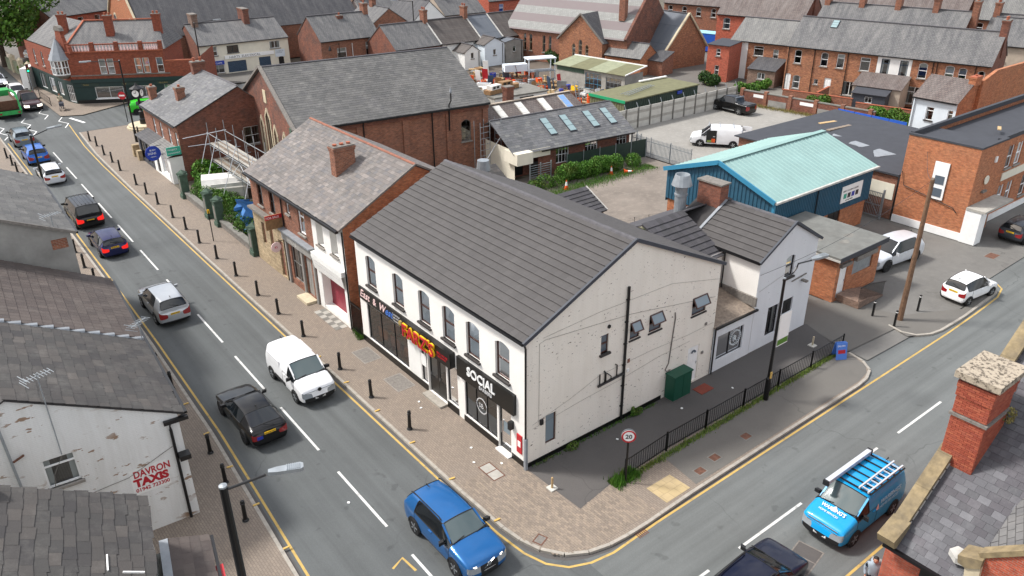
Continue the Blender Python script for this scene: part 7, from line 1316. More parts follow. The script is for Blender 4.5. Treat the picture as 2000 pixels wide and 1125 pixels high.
for i, (x, y) in enumerate([(-2.85, 14-3.15*k) for k in range(6)]+[(-9.8-.03*k, 17-3.0*k) for k in range(6)]):
    tag(put('kerb_marker', kb, None, (x, y, .013), rnd.uniform(-.2, .2)), 'small yellow strip on the '+('brick paved' if i < 6 else 'taxi office')+' side kerb, '+ORD[5-i % 6]+' from the road corner end', 'marker', 'yellow kerb strips')
def lamp(label, base, h, head, arm_z=None, z0=0, r=.09, curved=False, big=1.):
    t = thing('street_lamp', label, 'street lamp', (base[0], base[1], z0)); MB().lathe((0, 0, 0), [(r*1.5, 0), (r*1.5, 1.2), (r, 1.3), (r*.75, h)], 10).build('column', 'black_paint', t)
    hx, hy = head[0]-base[0], head[1]-base[1]; d = Vector((hx, hy, 0)); L = d.length; d /= L
    if curved: pts = [Vector((0, 0, h-.05))]+[d*L*.55*math.sin(a)*.6+Vector((0, 0, h+.55*(1-math.cos(a))*1.0)) for a in (.4, .8, 1.2, 1.57)]+[d*(L-.6)+Vector((0, 0, h+.5))]; hz_ = h+.5
    else: pts = [Vector((0, 0, h-.12)), d*(L-.6)+Vector((0, 0, h+.12))]; hz_ = h+.12
    MB().tube(pts, .035, 6).build('arm', 'black_paint', t); s = Vector((-d.y, d.x, 0)); c = d*(L-.1)+Vector((0, 0, hz_))
    hd = MB().ex([c-d*.55*big-s*.06, c-d*.3*big-s*.13*big, c+d*.4*big-s*.16*big, c+d*.48*big-s*.1*big, c+d*.48*big+s*.1*big, c+d*.4*big+s*.16*big, c-d*.3*big+s*.13*big, c-d*.55*big+s*.06], (0, 0, .1)).build('lantern', 'galv', t)
    for i in range(7): q = c+d*(.0+.06*i)*big+Vector((0, 0, .105)); MB().obox(q, s*.13*big, d*.008, (0, 0, .02)).build('cooling_fin', 'galv', hd)
    MB().obox(c+d*.1*big-Vector((0, 0, .01)), d*.28*big, s*.11*big, (0, 0, .009)).build('lens', 'sign_white', hd); MB().lathe((0, 0, h), [(r*.78, -.02), (r*.78, .03), (.02, .05)], 10).build('column_cap', 'galv', t); MB().box(-.02, -r*1.53, .5, .09, -r*1.49, 1.0).build('door', 'black_paint', t)
    return t
lamp('tall black street lamp with grey LED lantern beside stone slate roofs', (-13.38, -5.15), 9.5, (-11.9, -5.75), big=.8, r=.13)
lm = lamp('black swan neck street lamp with white board, by the railings', (12.35, -3.21), 6.5, (14.6, -3.5), curved=True, r=.085)
sb = MB().box(.12, -.05, 2.9, .98, -.01, 4.6).build('advert_board', 'sign_white', lm); MB().box(.14, -.056, 2.95, .96, -.051, 3.25).build('board_strip', 'leaf_bright', lm); MB().box(-.06, -.12, 1.25, .06, -.08, 1.6).build('sticker', 'yellow_paint', lm)
for z in (2.9, 4.6): MB().bar((0, -.03, z), (1.0, -.03, z), .03).build('bracket', 'galv', lm)
lamp('black street lamp with pale lantern beside queueing silver fastback', (-10.3, 39.6), 7.9, (-8.6, 40.2))
lamp('tall black street lamp near the clock and no entry sign', (1.43, 63.9), 8.0, (-1.6, 64.3))
lamp('black street lamp in front of cream electrical shop row', (17.4, 91.0), 7.2, (20.5, 90.6)); lamp('tall thin street lamp among the cottages roofs', (46.5, 83.5), 8.4, (44, 84.5))
l2 = thing('lantern_post', 'black swan arm lantern beside gabled brick house', 'street lamp', (33.6, 82.2, 0)); MB().lathe((0, 0, 0), [(.08, 0), (.05, 4)], 8).build('column', 'black_paint', l2); MB().bar((0, 0, 3.9), (-1.4, 0, 3.7), .04).build('arm', 'black_paint', l2); MB().lathe((-1.4, 0, 3.1), [(.05, .6), (.12, .45), (.25, .1), (.2, 0)], 8).build('lantern', 'black_paint', l2)
# 20 sign
s2 = thing('speed_sign', 'round white 20 speed limit sign with red ring on black post', 'sign', (2.68, -3.3, 0)); MB().lathe((0, 0, 0), [(.045, 0), (.045, 2.35)], 8).build('post', 'black_paint', s2)
dn = Vector((-.62, -.78, 0)); du = Vector((.78, -.62, 0))
def disc(par, c, r, th, nm, mt_, n_=dn, u_=du, k=20, r0=0):
    c = Vector(c); z = Vector((0, 0, 1)); m = MB()
    if not r0: m.ex([c+u_*r*math.cos(2*math.pi*i/k)+z*r*math.sin(2*math.pi*i/k) for i in range(k)], n_*th)
    else:
        for i in range(k):
            a0, a1 = 2*math.pi*i/k, 2*math.pi*(i+1)/k; p = lambda a, q: c+u_*q*math.cos(a)+z*q*math.sin(a)
            m.ex([p(a0, r0), p(a0, r), p(a1, r), p(a1, r0)], n_*th)
    return m.build(nm, mt_, par)
disc(s2, dn*.05+Vector((0, 0, 2.4)), .3, .012, 'plate', 'sign_white'); disc(s2, dn*.064+Vector((0, 0, 2.4)), .3, .006, 'ring', 'red_paint', r0=.23); text(s2, '20', .28, dn*.07+Vector((0, 0, 2.3)), du, Zv, 'black_paint', align='CENTER', ext=.002, bold=.006); disc(s2, -dn*.06+Vector((0, 0, 2.4)), .3, .012, 'rear_plate', 'galv')
ns = thing('no_entry_sign', 'red round no entry sign on black post near the clock', 'sign', (2.9, 72.8, 0)); MB().lathe((0, 0, 0), [(.045, 0), (.045, 3.1)], 8).build('post', 'black_paint', ns); disc(ns, dn*.05+Vector((0, 0, 2.9)), .42, .015, 'plate', 'red_paint'); MB().obox(dn*.075+Vector((0, 0, 2.9)), du*.3, dn*.006, (0, 0, .08)).build('bar', 'sign_white', ns)
ns = thing('pavement_sign_post', 'thin black sign post on pavement among bollards', 'sign', (-1.6, 33.4, 0)); MB().lathe((0, 0, 0), [(.035, 0), (.035, 2.3)], 8).build('post', 'black_paint', ns); MB().box(-.08, -.02, 2.1, .08, .02, 2.4).build('plate', 'text_yellow', ns)
# clock
ck = thing('town_clock', 'black four faced pillar clock on round stone plinth', 'clock', (3.7, 69.4, 0)); MB().lathe((0, 0, 0), [(1.7, 0), (1.7, .18), (1.55, .2), (1.55, .38), (1.4, .4)], 24).build('plinth', 'stone_pale', ck); MB().lathe((0, 0, .4), [(.35, 0), (.35, .5), (.28, .6), (.28, 1.3), (.16, 1.4), (.13, 2.6), (.2, 2.75)], 10).build('column', 'black_paint', ck)
MB().obox((0, 0, 3.65), du*.45, dn*.45, (0, 0, .48)).build('clock_case', 'black_paint', ck); MB().lathe((0, 0, 4.13), [(.75, 0), (.6, .08), (.15, .3), (.05, .55)], 8).build('hood', 'black_paint', ck)
for n_, u_ in ((dn, du), (-du, dn), (du, -dn), (-dn, -du)): f = disc(ck, n_*.455+Vector((0, 0, 3.65)), .36, .02, 'dial', 'sign_white', n_, u_); MB().bar(n_*.48+Vector((0, 0, 3.65)), n_*.48+u_*.1+Vector((0, 0, 3.9)), .03).build('hand', 'black_paint', f); MB().bar(n_*.48+Vector((0, 0, 3.65)), n_*.48-u_*.18+Vector((0, 0, 3.7)), .03).build('hand', 'black_paint', f)
st_ = thing('stone_bench_wall', 'sandstone block piers by the shop house front', 'wall', (.2, 58.6, 0)); MB().box(-.4, 0, 0, .2, .5, 1.1).build('pier', 'sandstone', st_); MB().box(-.4, -1.6, 0, .2, -1.1, .9).build('pier', 'sandstone', st_); MB().box(-.25, -1.1, 0, .05, 0, .6).build('panel', 'sandstone', st_)
# traffic light and guard rails by the pub
tl_ = thing('traffic_light', 'traffic light showing green on pole beside the far road', 'traffic light', (-2.4, 95.5, 0)); MB().lathe((0, 0, 0), [(.06, 0), (.06, 3.4)], 8).build('pole', 'galv', tl_); MB().box(-.16, -.2, 2.6, .16, .02, 3.6).build('head', 'black_paint', tl_)
for z, mt_ in ((3.4, 'lamp_red'), (3.1, 'text_gold'), (2.8, 'signal_green')): MB().lathe((0, -.21, z), [(.1, -.02), (.1, .02)], 10, axis='y').build('lens', mt_, tl_)
def guardrail(label, p, q, h=1.0, nb=14, mat='gutter', z=0, posts=2, name='guard_rail', group=None, mesh=None):
    p = Vector((p[0], p[1], z)); q = Vector((q[0], q[1], z)); t = thing(name, label, 'railing', tuple(p), math.atan2(q.y-p.y, q.x-p.x), group); L = (q-p).length
    for i in range(posts): x = L*i/(posts-1); MB().box(x-.03, -.03, 0, x+.03, .03, h+.05).build('post', mat, t)
    for zz in (.15, h-.05): MB().box(0, -.015, zz, L, .015, zz+.035).build('rail', mat, t)
    me = mesh or MB().box(-.009, -.009, .15, .009, .009, h).mesh('picket', mat)
    for i in range(nb): put('picket', me, t, (L*(i+.5)/nb, 0, 0))
    return t
guardrail('short guard rail by the traffic light outside pub', (-2.3, 97), (-2.5, 103)); guardrail('second guard rail beside maroon SUV outside pub', (-2.1, 86.5), (-2.3, 92))
# railings along the side pavement
pk = MB().box(-.008, -.008, .08, .008, .008, .98).mesh('picket', 'black_paint'); xs = [2.85, 5.6, 8.25, 11.0, 13.75, 16.55, 19.4]
for i, (a, b) in enumerate(zip(xs, xs[1:])): guardrail('black pedestrian railing bay beside tarmac pavement, '+('first from the 20 sign', 'second from the 20 sign', 'third from the 20 sign', 'by the swan neck lamp', 'beyond the swan neck lamp', 'end bay by the A-board')[i], (a, -3.1 if i == 0 else -2.92), (b-.01, -2.92), .98, 18, 'black_paint', mesh=pk)
ab = thing('pavement_board', 'small blue and white A-board at the end of railings', 'sign', (18.6, -3.25, .006), R(-30))
for s in (-1, 1): MB().obox((0, s*.16, .48), (.3, 0, 0), (0, s*.10, -.45), (0, .01, .004)).build('panel', 'text_blue', ab)
MB().obox((0, -.095, .75), (.28, 0, 0), (0, -.028, -.13), (0, -.012, .003)).build('header', 'sky_paint_text', ab); MB().obox((0, -.17, .45), (.2, 0, 0), (0, -.02, -.1), (0, -.012, .003)).build('picture', 'text_red', ab); text(ab, 'SALON', .13, (-.24, -.115, .72), (1, 0, 0), (0, .2, .97), 'white_paint')
# wooden telegraph pole and traffic island
wp = thing('telegraph_pole', 'leaning brown wooden telegraph pole on the kerb corner', 'pole', (25.1, -3.1, -.05)); MB().tube([(0, 0, 0), (.25, .1, 4), (.45, .2, 8.3)], [.17, .14, .11], 10).build('shaft', 'wood_old', wp); MB().box(.38, .13, 8.1, .52, .27, 8.4).build('cap', 'wood_grey', wp); MB().lathe((0, 0, 0), [(.75, 0), (.7, .03), (.2, .05)], 12).build('footing', 'sandstone', wp)
isl = struct(MB().poly([(23.6, -4.35, .0), (25.2, -5.15, 0), (28.0, -5.2, 0), (33.0, -5.0, 0), (33.8, -4.4, 0), (29.2, -4.7, 0), (27.4, -3.7, 0), (25.5, -2.8, 0), (24.0, -2.9, 0)]).build('kerb_island', 'tarmac_pale')); kerb('k', [(24.0, -3.0), (23.7, -4.2), (24.4, -4.95), (25.6, -5.2), (28.2, -5.25), (33.0, -5.02), (33.8, -4.5), (34.0, -3.9)], 1, isl)
# overhead wires
for i, (a, b, lb) in enumerate((((25.5, -2.9, 8.2), (15.3, -.05, 4.6), 'thin overhead wire from wooden pole to rear wing'), ((25.5, -2.9, 8.2), (39.4, 3.8, 5.6), 'thin overhead wire from wooden pole to orange offices'))):
    a = Vector(a); b = Vector(b); pts = [a.lerp(b, k/12)-Vector((0, 0, .5*math.sin(math.pi*k/12))) for k in range(13)]; tag(MB().tube(pts, .012, 4, cap=False).build('overhead_wire', 'text_dark'), lb, 'wire')
# garden with green stone pillars
for i, y in enumerate((44.0, 38.2, 36.1, 29.2)):
    t = thing('gate_pillar', 'green stained stone pillar with pointed cap, '+('beside the white shop wall', 'left of the garden gate gap', 'right of the garden gate gap', 'at the sandstone shop end of garden')[i], 'pillar', (-.1, y, 0)); MB().box(-.3, -.3, 0, .3, .3, 1.9).build('shaft', 'stone_green', t); MB().box(-.36, -.36, 1.9, .36, .36, 2.02).build('collar', 'stone_green', t); MB().lathe((0, 0, 2.02), [(.46, 0), (.42, .1), (.02, .34)], 4).build('cap', 'stone_green', t); MB().box(-.36, -.36, 0, .36, .36, .3).build('base', 'stone_green', t); MB().box(-.31, -.18, .6, -.301, .18, 1.6).build('panel', 'stone_dark', t)
for a, b, lb in ((38.55, 43.65, 'low stone garden wall with coping, longer piece'), (29.55, 35.75, 'low stone garden wall beside the sandstone shop')):
    t = thing('garden_wall', lb, 'wall', (-.05, a, 0)); n_ = int((b-a)/.7)
    for i in range(n_):
        y = (b-a)*i/n_; MB().box(-.16, y+.01, 0, .16, y+(b-a)/n_-.01, .42).build('stone', 'stone_dark', t); MB().box(-.22, y+.005, .425, .22, y+(b-a)/n_-.005, .56).build('coping_stone', 'concrete_dark', t)
struct(MB().poly([(.1, 28.7, .01), (7, 28.7, .01), (7, 47.9, .01), (.1, 47.9, .01)]).build('garden_soil', 'earth'))
tn = thing('garden_tent', 'white plastic covered heap like a tent in overgrown garden', 'tent', (2.6, 42.2, 0), R(-20)); m = MB(); pr = [(-1.3, 0), (-1.3, 1.1), (-.7, 1.75), (.5, 1.85), (1.2, 1.3), (1.3, 0)]
m.ex([(-1.7, y, z) for y, z in pr], (3.4, .2, -.1)); m.build('cover', 'canvas_white', tn); MB().box(-1.72, -.4, .2, -1.701, .3, .7).build('flap', 'stone_dark', tn); MB().box(-1.0, -1.36, 1.2, 1.6, -1.28, 1.5).build('fold', 'canvas_white', tn)
tp = thing('blue_tarpaulin', 'crumpled blue tarpaulin hung beside sandstone shop gable', 'tarpaulin', (1.1, 33.2, 0)); m = MB(); g = []
for i in range(9):
    for j in range(9): g.append(Vector((.5*math.sin(i*1.3)+.2*math.sin(j*1.7+i), i*.32-1.2, j*.28+.25*math.sin(i*.9+j*.6)+.2)))
for i in range(8):
    for j in range(8): m.poly([g[i*9+j], g[i*9+9+j], g[i*9+10+j], g[i*9+j+1]])
m.build('sheet', 'tarp_blue', tp); MB().box(-.2, -1.2, 0, .3, 1.3, .4).build('board_pile', 'wood', tp)
# scaffolding against the chapel front
sc = thing('scaffold', 'galvanised tube scaffold with board deck in front of the chapel gable', 'scaffold', (2.2, 35.2, 0))
for x in (1.0, 2.4):
    for y in (0, 2.2, 4.4, 6.6, 8.8, 11.0): MB().tube([(x, y, 0), (x, y, 5.2)], .03, 5).build('standard', 'galv', sc)
for z in (1.9, 3.3, 4.3):
    for x in (1.0, 2.4): MB().tube([(x, -.4, z), (x, 11.4, z)], .028, 5).build('ledger', 'galv', sc)
for z in (1.9, 3.3):
    for y in (0, 2.2, 4.4, 6.6, 8.8, 11.0): MB().tube([(.6, y, z+.05), (2.8, y, z+.05)], .028, 5).build('transom', 'galv', sc)
for z in (1.98, 3.38):
    for i in range(5): MB().box(1.05+i*.26, -.3, z, 1.28+i*.26, 11.2, z+.04).build('board', 'wood_grey' if i % 2 else 'concrete', sc)
for p, q in (((-.9, .5, 0), (1.0, 1.2, 4.6)), ((-1.2, 4.2, 0), (1.0, 4.4, 4.8)), ((-1.0, 8.3, 0), (1.0, 8.8, 4.6)), ((-.8, 10.6, 0), (1.0, 11, 4.4)), ((1.0, 0, .3), (1.0, 4.4, 3.2)), ((1.0, 4.4, 3.2), (1.0, 8.8, .3)), ((-.8, 12.2, 3.9), (2.6, 11.2, 4.3)), ((-.4, 12.4, 3.1), (2.6, 11.2, 3.3))): MB().tube([p, q], .03, 5).build('raker', 'aluminium', sc)
s3 = thing('scaffold_tower', 'slim galvanised scaffold tower at the chapel hall rear corner', 'scaffold', (21.6, 32.8, 0))
for x in (0, 1.0, 2.2):
    for y in (0, .9): MB().tube([(x, y, 0), (x, y, 4.8)], .03, 5).build('standard', 'galv', s3)
for k in range(9): MB().tube([(2.2, 0, .4+k*.5), (2.2, .9, .4+k*.5)], .025, 5).build('rung', 'galv', s3); MB().tube([(0, 0, .4+k*.5), (1.0, 0, .4+k*.5)], .022, 5).build('rung', 'galv', s3)
MB().tube([(0, -.3, 1.2), (2.2, -.1, 3.4)], .04, 5).build('brace', 'aluminium', s3)
# ---------------------------------------------------------------- fences and walls of the yards
cf = thing('concrete_panel_fence', 'grey concrete post and panel fence between salvage yard and car park', 'fence', (37.0, 36.0, -.05))
pp = MB().box(-.08, -.1, 0, .08, .1, 2.15).mesh('post', 'concrete_dark'); sp = [MB().box(.09, -.035, 0, 1.72, .035, .3).mesh('panel', m_) for m_ in ('concrete_pale', 'concrete', 'concrete_pale')]
for i in range(14):
    put('post', pp, cf, (i*1.81, 0, 0))
    MB().bar((i*1.81, .05, 2.1), (i*1.81, .3, 2.6), .05).build('wire_arm', 'galv', cf)
    for j in range(7):
        if i < 13: put('panel', sp[(i*3+j*2) % 3], cf, (i*1.81, rnd.uniform(-.008, .008), j*.302))
for y0_, y1_, x_ in ((16.5, 36, 62.3),):
    t = thing('brick_yard_wall', 'old patched brick wall at the back of the car park', 'wall', (61.6, 35.9, -.05), R(-83)); L = 15.5; MB().box(0, -.14, 0, L, .14, 1.5).build('wall', 'brick_dark', t); MB().box(-.02, -.18, 1.5, L, .18, 1.6).build('coping', 'concrete_dark', t)
    for x in (0, 3, 6, 9, 12, 15): MB().box(x-.2, -.24, 0, x+.2, .24, 1.75).build('pier', 'brick_red', t)
    for i, (x, w_) in enumerate(((1.5, 1.4), (7.2, 1.6))): MB().box(x, -.155, .95, x+w_, -.141, 1.3).build('sign_plate', 'sign_white', t)
    for i, (x, w_) in enumerate(((3.4, 2.2), (9.3, 2.4))): MB().box(x, -.15, .1, x+w_, -.141, .9).build('render_patch', 'render_grey', t)
bf = thing('blue_panel_fence', 'bright blue solid panel fence below the green bushes', 'fence', (60.1, 22.8, -.05), R(-90))
for i in range(4): MB().box(i*1.85, -.03, .1, i*1.85+1.8, .03, 2.0).build('panel', 'blue_fence', bf); MB().box(i*1.85-.04, -.05, 0, i*1.85-.005, .05, 2.05).build('post', 'felt_black', bf)
pf = thing('palisade_fence', 'grey steel palisade fence between rough plot and car park', 'fence', (37.3, 30.2, -.05), R(-90)); pm2 = MB().ex([(-.035, 0, .05), (.035, 0, .05), (.035, 0, 1.75), (0, 0, 1.85), (-.035, 0, 1.75)], (0, .01, 0)).mesh('pale', 'galv')
for i in range(48): put('pale', pm2, pf, (i*.155, 0, 0))
for z in (.35, 1.45): MB().box(0, .012, z, 7.4, .05, z+.05).build('rail', 'galv', pf)
for i in range(4): MB().box(i*2.4, .05, 0, i*2.4+.07, .12, 1.9).build('post', 'galv', pf)
mf = thing('mesh_fence', 'thin dark wire mesh fence across the rough plot by the tiled store', 'fence', (19.8, 15.7, -.05), R(-14)); 
for i in range(6): MB().box(i*1.2-.02, -.02, 0, i*1.2+.02, .02, 1.6).build('post', 'stone_dark', mf)
for k in range(10): MB().box(0, -.004, .1+k*.16, 6, .004, .108+k*.16).build('wire', 'stone_dark', mf)
for k in range(40): MB().box(k*.15, -.003, .1, k*.15+.006, .003, 1.55).build('wire', 'stone_dark', mf)
gs = thing('green_screen_fence', 'dark green windbreak mesh fence along the workshop front', 'fence', (25.6, 29.2, 0), R(-6)); MB().box(2.4, -.02, .05, 11.4, .02, 1.75).build('screen', 'green_dark_sheet', gs)
for i in range(6): MB().box(2.4+i*1.8, -.06, 0, 2.46+i*1.8, -.021, 1.9).build('post', 'galv', gs)
g3 = thing('bar_gate', 'open grey steel gate at the end of green screen fence', 'gate', (36.9, 28.6, 0), R(60))
for z in [.2+.16*k for k in range(11)]: MB().box(0, -.02, z, 1.3, .02, z+.04).build('bar', 'galv', g3)
for x in (0, 1.3): MB().box(x-.04, -.04, 0, x+.04, .04, 2.1).build('stile', 'galv', g3)
g3 = thing('bar_gate', 'grey steel gate panel beside the cream boarded porch', 'gate', (23.6, 28.6, 0), R(-4))
for z in [.2+.2*k for k in range(8)]: MB().box(0, -.02, z, 2.2, .02, z+.04).build('bar', 'galv', g3)
for x in (0, 1.1, 2.2): MB().box(x-.04, -.04, 0, x+.04, .04, 1.8).build('stile', 'galv', g3)
t = thing('rear_yard_wall', 'low crumbling brick wall with rubble near the tiled store', 'wall', (17.5, 21.2, 0), R(30)); MB().box(0, -.12, 0, 4.6, .12, 1.0).build('wall', 'brick_red', t); MB().box(0, -.16, 1.0, 4.6, .16, 1.08).build('coping', 'concrete_dark', t)
for i in range(9): tag(MB().obox((0, 0, .2), (.4*rnd.uniform(.5, 1), 0, .1), (0, .25, 0), (-.05, 0, .2)).build('rubble_slab', 'sign_white' if i % 3 else 'concrete', None, (18.6+rnd.uniform(0, 3.2), 21.3+rnd.uniform(.3, 2.4), 0), rnd.uniform(0, 3)), 'white broken slab dumped behind the low brick wall', 'rubble', 'dumped white slabs')
def cone(x, y, lying, lb):
    t = thing('traffic_cone', lb, 'cone', (x, y, -.04 if not lying else .12)); MB().lathe((0, 0, .03), [(.17, 0), (.11, .3)], 12).build('lower_cone', 'orange', t); MB().lathe((0, 0, .33), [(.11, 0), (.06, .32)], 12).build('sleeve', 'sign_white', t); MB().lathe((0, 0, .65), [(.06, 0), (.035, .12)], 12).build('tip', 'orange', t); MB().box(-.22, -.22, 0, .22, .22, .03).build('base', 'orange', t)
    if lying: t.rotation_euler = (R(85), 0, .9)
cone(25.4, 26.0, 0, 'orange traffic cone standing by hedge end'); cone(31.0, 26.4, 0, 'orange traffic cone standing at mid hedge'); cone(32.1, 25.9, 1, 'orange traffic cone lying on its side by small bush')
# sheds
GS = thing('green_shed', 'dark green clad shed with mossy flat roof and bright green edge', 'shed', (43.4, 37.2, -.05), R(3)); ribbed(GS, (0, 0), (12.4, 0), 0, lambda s: 2.55, 'green_dark_sheet', .35); ribbed(GS, (0, 5), (0, 0), 0, lambda s: 2.55, 'moss_roof', .35); ribbed(GS, (12.4, 0), (12.4, 5), 0, lambda s: 2.5, 'green_dark_sheet', .35)
MB().box(-.1, -.15, 2.56, 12.5, 5.1, 2.68).build('roof', 'moss_roof', GS); MB().box(-.16, -.15, 2.42, -.101, 5.1, 2.72).build('edge_trim', 'green_trim', GS); MB().box(8.6, -.16, 2.1, 9.4, -.08, 2.45).build('sign_plate', 'sign_blue', GS); MB().bar((8, 4.9, 2.85), (12.4, 4.6, 2.85), .3, .12).build('white_plank', 'sign_white', GS)
tg = thing('iron_trellis', 'ornate iron trellis lying on the mossy shed roof', 'trellis', (47.6, 39.4, 2.66), R(14))
for i in range(12): MB().bar((i*.5-2.6, -.45+.03*i, .1), (i*.5-2.4, .5-.02*i, .22), .03).build('bar', 'galv', tg)
for y in (-.45, 0, .5): MB().bar((-2.8, y, .15), (3.2, y*.7, .17), .05).build('rail', 'galv', tg)
M2 = thing('prefab_shed', 'rough rendered prefab shed with blue glazed doors and mossy sheet roof', 'shed', (51.9, 58.0, -.05), R(-83))
wall(M2, (0, 0), (11.2, 0), 0, 2.5, 'concrete', [(6.3, .15, 2.6, 2.0, 'G43', dict(fr='blue_door', sill=None, curtain=False)), (9.5, .2, 2.4, 1.8, 'G43', dict(fr='galv', sill=None, curtain=False))]); wall(M2, (11.2, 0), (11.2, 3.6), 0, 2.5, 'render_grey'); wall(M2, (0, 3.6), (0, 0), 0, 2.5, 'concrete')
for i in range(4): deck(M2, [(-.2+i*2.9, -.3, 2.55), (2.68+i*2.9, -.3, 2.55), (2.68+i*2.9, 3.9, 3.1), (-.2+i*2.9, 3.9, 3.1)], 'moss_sheet' if i % 2 == 0 else 'moss_roof', name='roof_sheet')
MB().bar((11.45, -.3, 2.6), (11.45, 3.9, 3.15), .12, .12).build('bargeboard', 'sign_white', M2); MB().bar((-.2, 3.95, 3.15), (11.5, 3.95, 3.15), .1, .14).build('ridge_board', 'sign_white', M2); MB().box(.3, -.05, 1.9, 4.8, -.001, 2.4).build('fascia', 'stone_green', M2)
RK = thing('steel_rack', 'tall pale blue steel storage rack with flat top in salvage yard', 'rack', (49.5, 60.5, -.05), R(-20))
for x in (0, 3.6):
    for y in (0, 1.6): MB().box(x-.06, y-.06, 0, x+.06, y+.06, 2.9).build('post', 'render_paleblue', RK)
MB().box(-.15, -.15, 2.9, 3.75, 1.75, 3.05).build('top', 'render_paleblue', RK); MB().box(0, 0, 1.3, 3.6, 1.6, 1.4).build('shelf', 'galv', RK); MB().box(-3.2, .2, 1.5, -.1, 1.4, 2.4).build('trough', 'render_paleblue', RK)
# salvage heaps
sal = random.Random(3)
KINDS = [('timber_stack', 'stack of old timber boards in the salvage yard', 'timber'), ('oil_drum', 'standing steel drum among the salvage', 'drum'), ('pallet_stack', 'stack of wooden pallets in the salvage yard', 'pallets'), ('iron_gate_leaf', 'rusty iron gate leaf leaning in salvage yard', 'gate'), ('stone_pile', 'pile of grey stones in the salvage yard', 'stones'), ('plastic_crate', 'coloured plastic crate in the salvage yard', 'crate'), ('old_door', 'old painted door leaning among the salvage', 'door'), ('chimney_pot', 'clay chimney pot standing in the salvage yard', 'pot'), ('bath_tub', 'white enamel bath tub dumped in the salvage yard', 'bath'), ('radiator', 'iron radiator standing in the salvage yard', 'radiator')]
def salv(k, x, y, z=0):
    nm, lb, ct = KINDS[k]; near = ('by the prefab shed doors' if x > 48 and y < 60 else 'beside the blue steel rack' if y > 57 else 'near the green shed' if y < 50 else 'in the middle of the yard'); lb = lb.replace('in the salvage yard', 'amid salvage').replace('in salvage yard', 'amid salvage')+(', on a stack, ' if z else ', ')+near; t = thing(nm, lb, ct, (x, y, -.05+z), sal.uniform(0, 3.1), lb.replace('standing ', '')+' group'); t['group'] = ct+' in the salvage yard'; c = sal.choice
    if k == 0:
        for i in range(5):
            for j in range(3): MB().box(-1.2+sal.uniform(-.1, .1), -.36+j*.24, i*.13, 1.2+sal.uniform(-.2, .2), -.14+j*.24, i*.13+.11).build('board', c(('wood', 'wood_grey', 'wood_pale', 'canvas_white')), t)
    if k == 1: MB().lathe((0, 0, 0), [(.29, 0), (.29, .3), (.31, .31), (.29, .33), (.29, .6), (.31, .61), (.29, .63), (.29, .88), (.27, .9)], 14).build('shell', c(('rust', 'sign_blue', 'orange', 'galv', 'stone_green')), t); MB().lathe((.12, .05, .9), [(.04, 0), (.04, .02)], 8).build('bung', 'gutter', t)
    if k == 2:
        for i in range(5):
            for j in range(5): MB().box(-.6, -.5+j*.22, i*.15+.1, .6, -.37+j*.22, i*.15+.125).build('slat', c(('wood', 'wood_pale')), t)
            for j in (-.5, 0, .5): MB().box(j-.05, -.5, i*.15, j+.05, .52, i*.15+.099).build('bearer', 'wood', t)
    if k == 3:
        for i in range(9): MB().bar((-.6+i*.15, .05, .05), (-.6+i*.15, .45, 1.6), .025).build('bar', 'rust' if x > 44 else 'galv', t)
        for f in (.05, .6, 1.5): MB().bar((-.65, .05+f*.26, f), (.65, .05+f*.26, f), .04).build('rail', 'rust' if x > 44 else 'galv', t)
    if k == 4:
        for i in range(14): MB().obox((sal.gauss(0, .45), sal.gauss(0, .4), .12+sal.uniform(0, .5)), (.22, .05, 0), (-.04, .16, .02), (0, 0, .1)).build('stone', c(('concrete', 'stone_dark', 'concrete_pale')), t)
    if k == 5: m_ = c(('orange', 'sign_blue', 'text_yellow', 'red_paint', 'sign_green')); MB().box(-.4, -.3, 0, .4, .3, .05).build('floor', m_, t); [MB().box(*b).build('side', m_, t) for b in ((-.4, -.3, .05, .4, -.26, .5), (-.4, .26, .05, .4, .3, .5), (-.4, -.26, .05, -.36, .26, .5), (.36, -.26, .05, .4, .26, .5))]; MB().box(-.35, -.25, .2, .35, .25, .42).build('contents', c(('wood', 'concrete', 'rust')), t)
    if k == 6: m_ = c(('sign_white', 'stone_green', 'shutter_blue', 'wood', 'red_paint')); MB().obox((0, .2, .98), (.4, 0, 0), (0, .16, .96), (0, .02, -.004)).build('leaf', m_, t); [MB().obox((s*.18, .12+.2*q-.06, .5+.9*q), (.13, 0, 0), (0, .05, .3), (0, -.012, .002)).build('panel', m_, t) for s in (-1, 1) for q in (0, 1)]
    if k == 7: MB().lathe((0, 0, 0), [(.2, 0), (.16, .1), (.14, .6), (.2, .66), (.2, .74), (.15, .75)], 12).build('pot', c(('terracotta', 'pot_buff')), t); MB().lathe((0, 0, .75), [(.12, 0), (.12, .01)], 10).build('opening', 'gutter', t)
    if k == 8: MB().ex([(-.8, -.36, .2), (.8, -.36, .2), (.7, -.25, .0), (-.65, -.25, .0)], (0, .72, 0)).build('tub', 'sign_white', t); MB().box(-.85, -.4, .2, .85, .4, .45).build('rim', 'sign_white', t); MB().box(-.72, -.3, .452, .72, .3, .458).build('hollow', 'galv', t)
    if k == 9: [MB().box(-.6+i*.11, -.08, .08, -.52+i*.11, .08, .85).build('column', 'galv', t) for i in range(11)]; MB().box(-.6, -.04, .0, .6, .04, .08).build('foot', 'galv', t)
    return t
bases = []
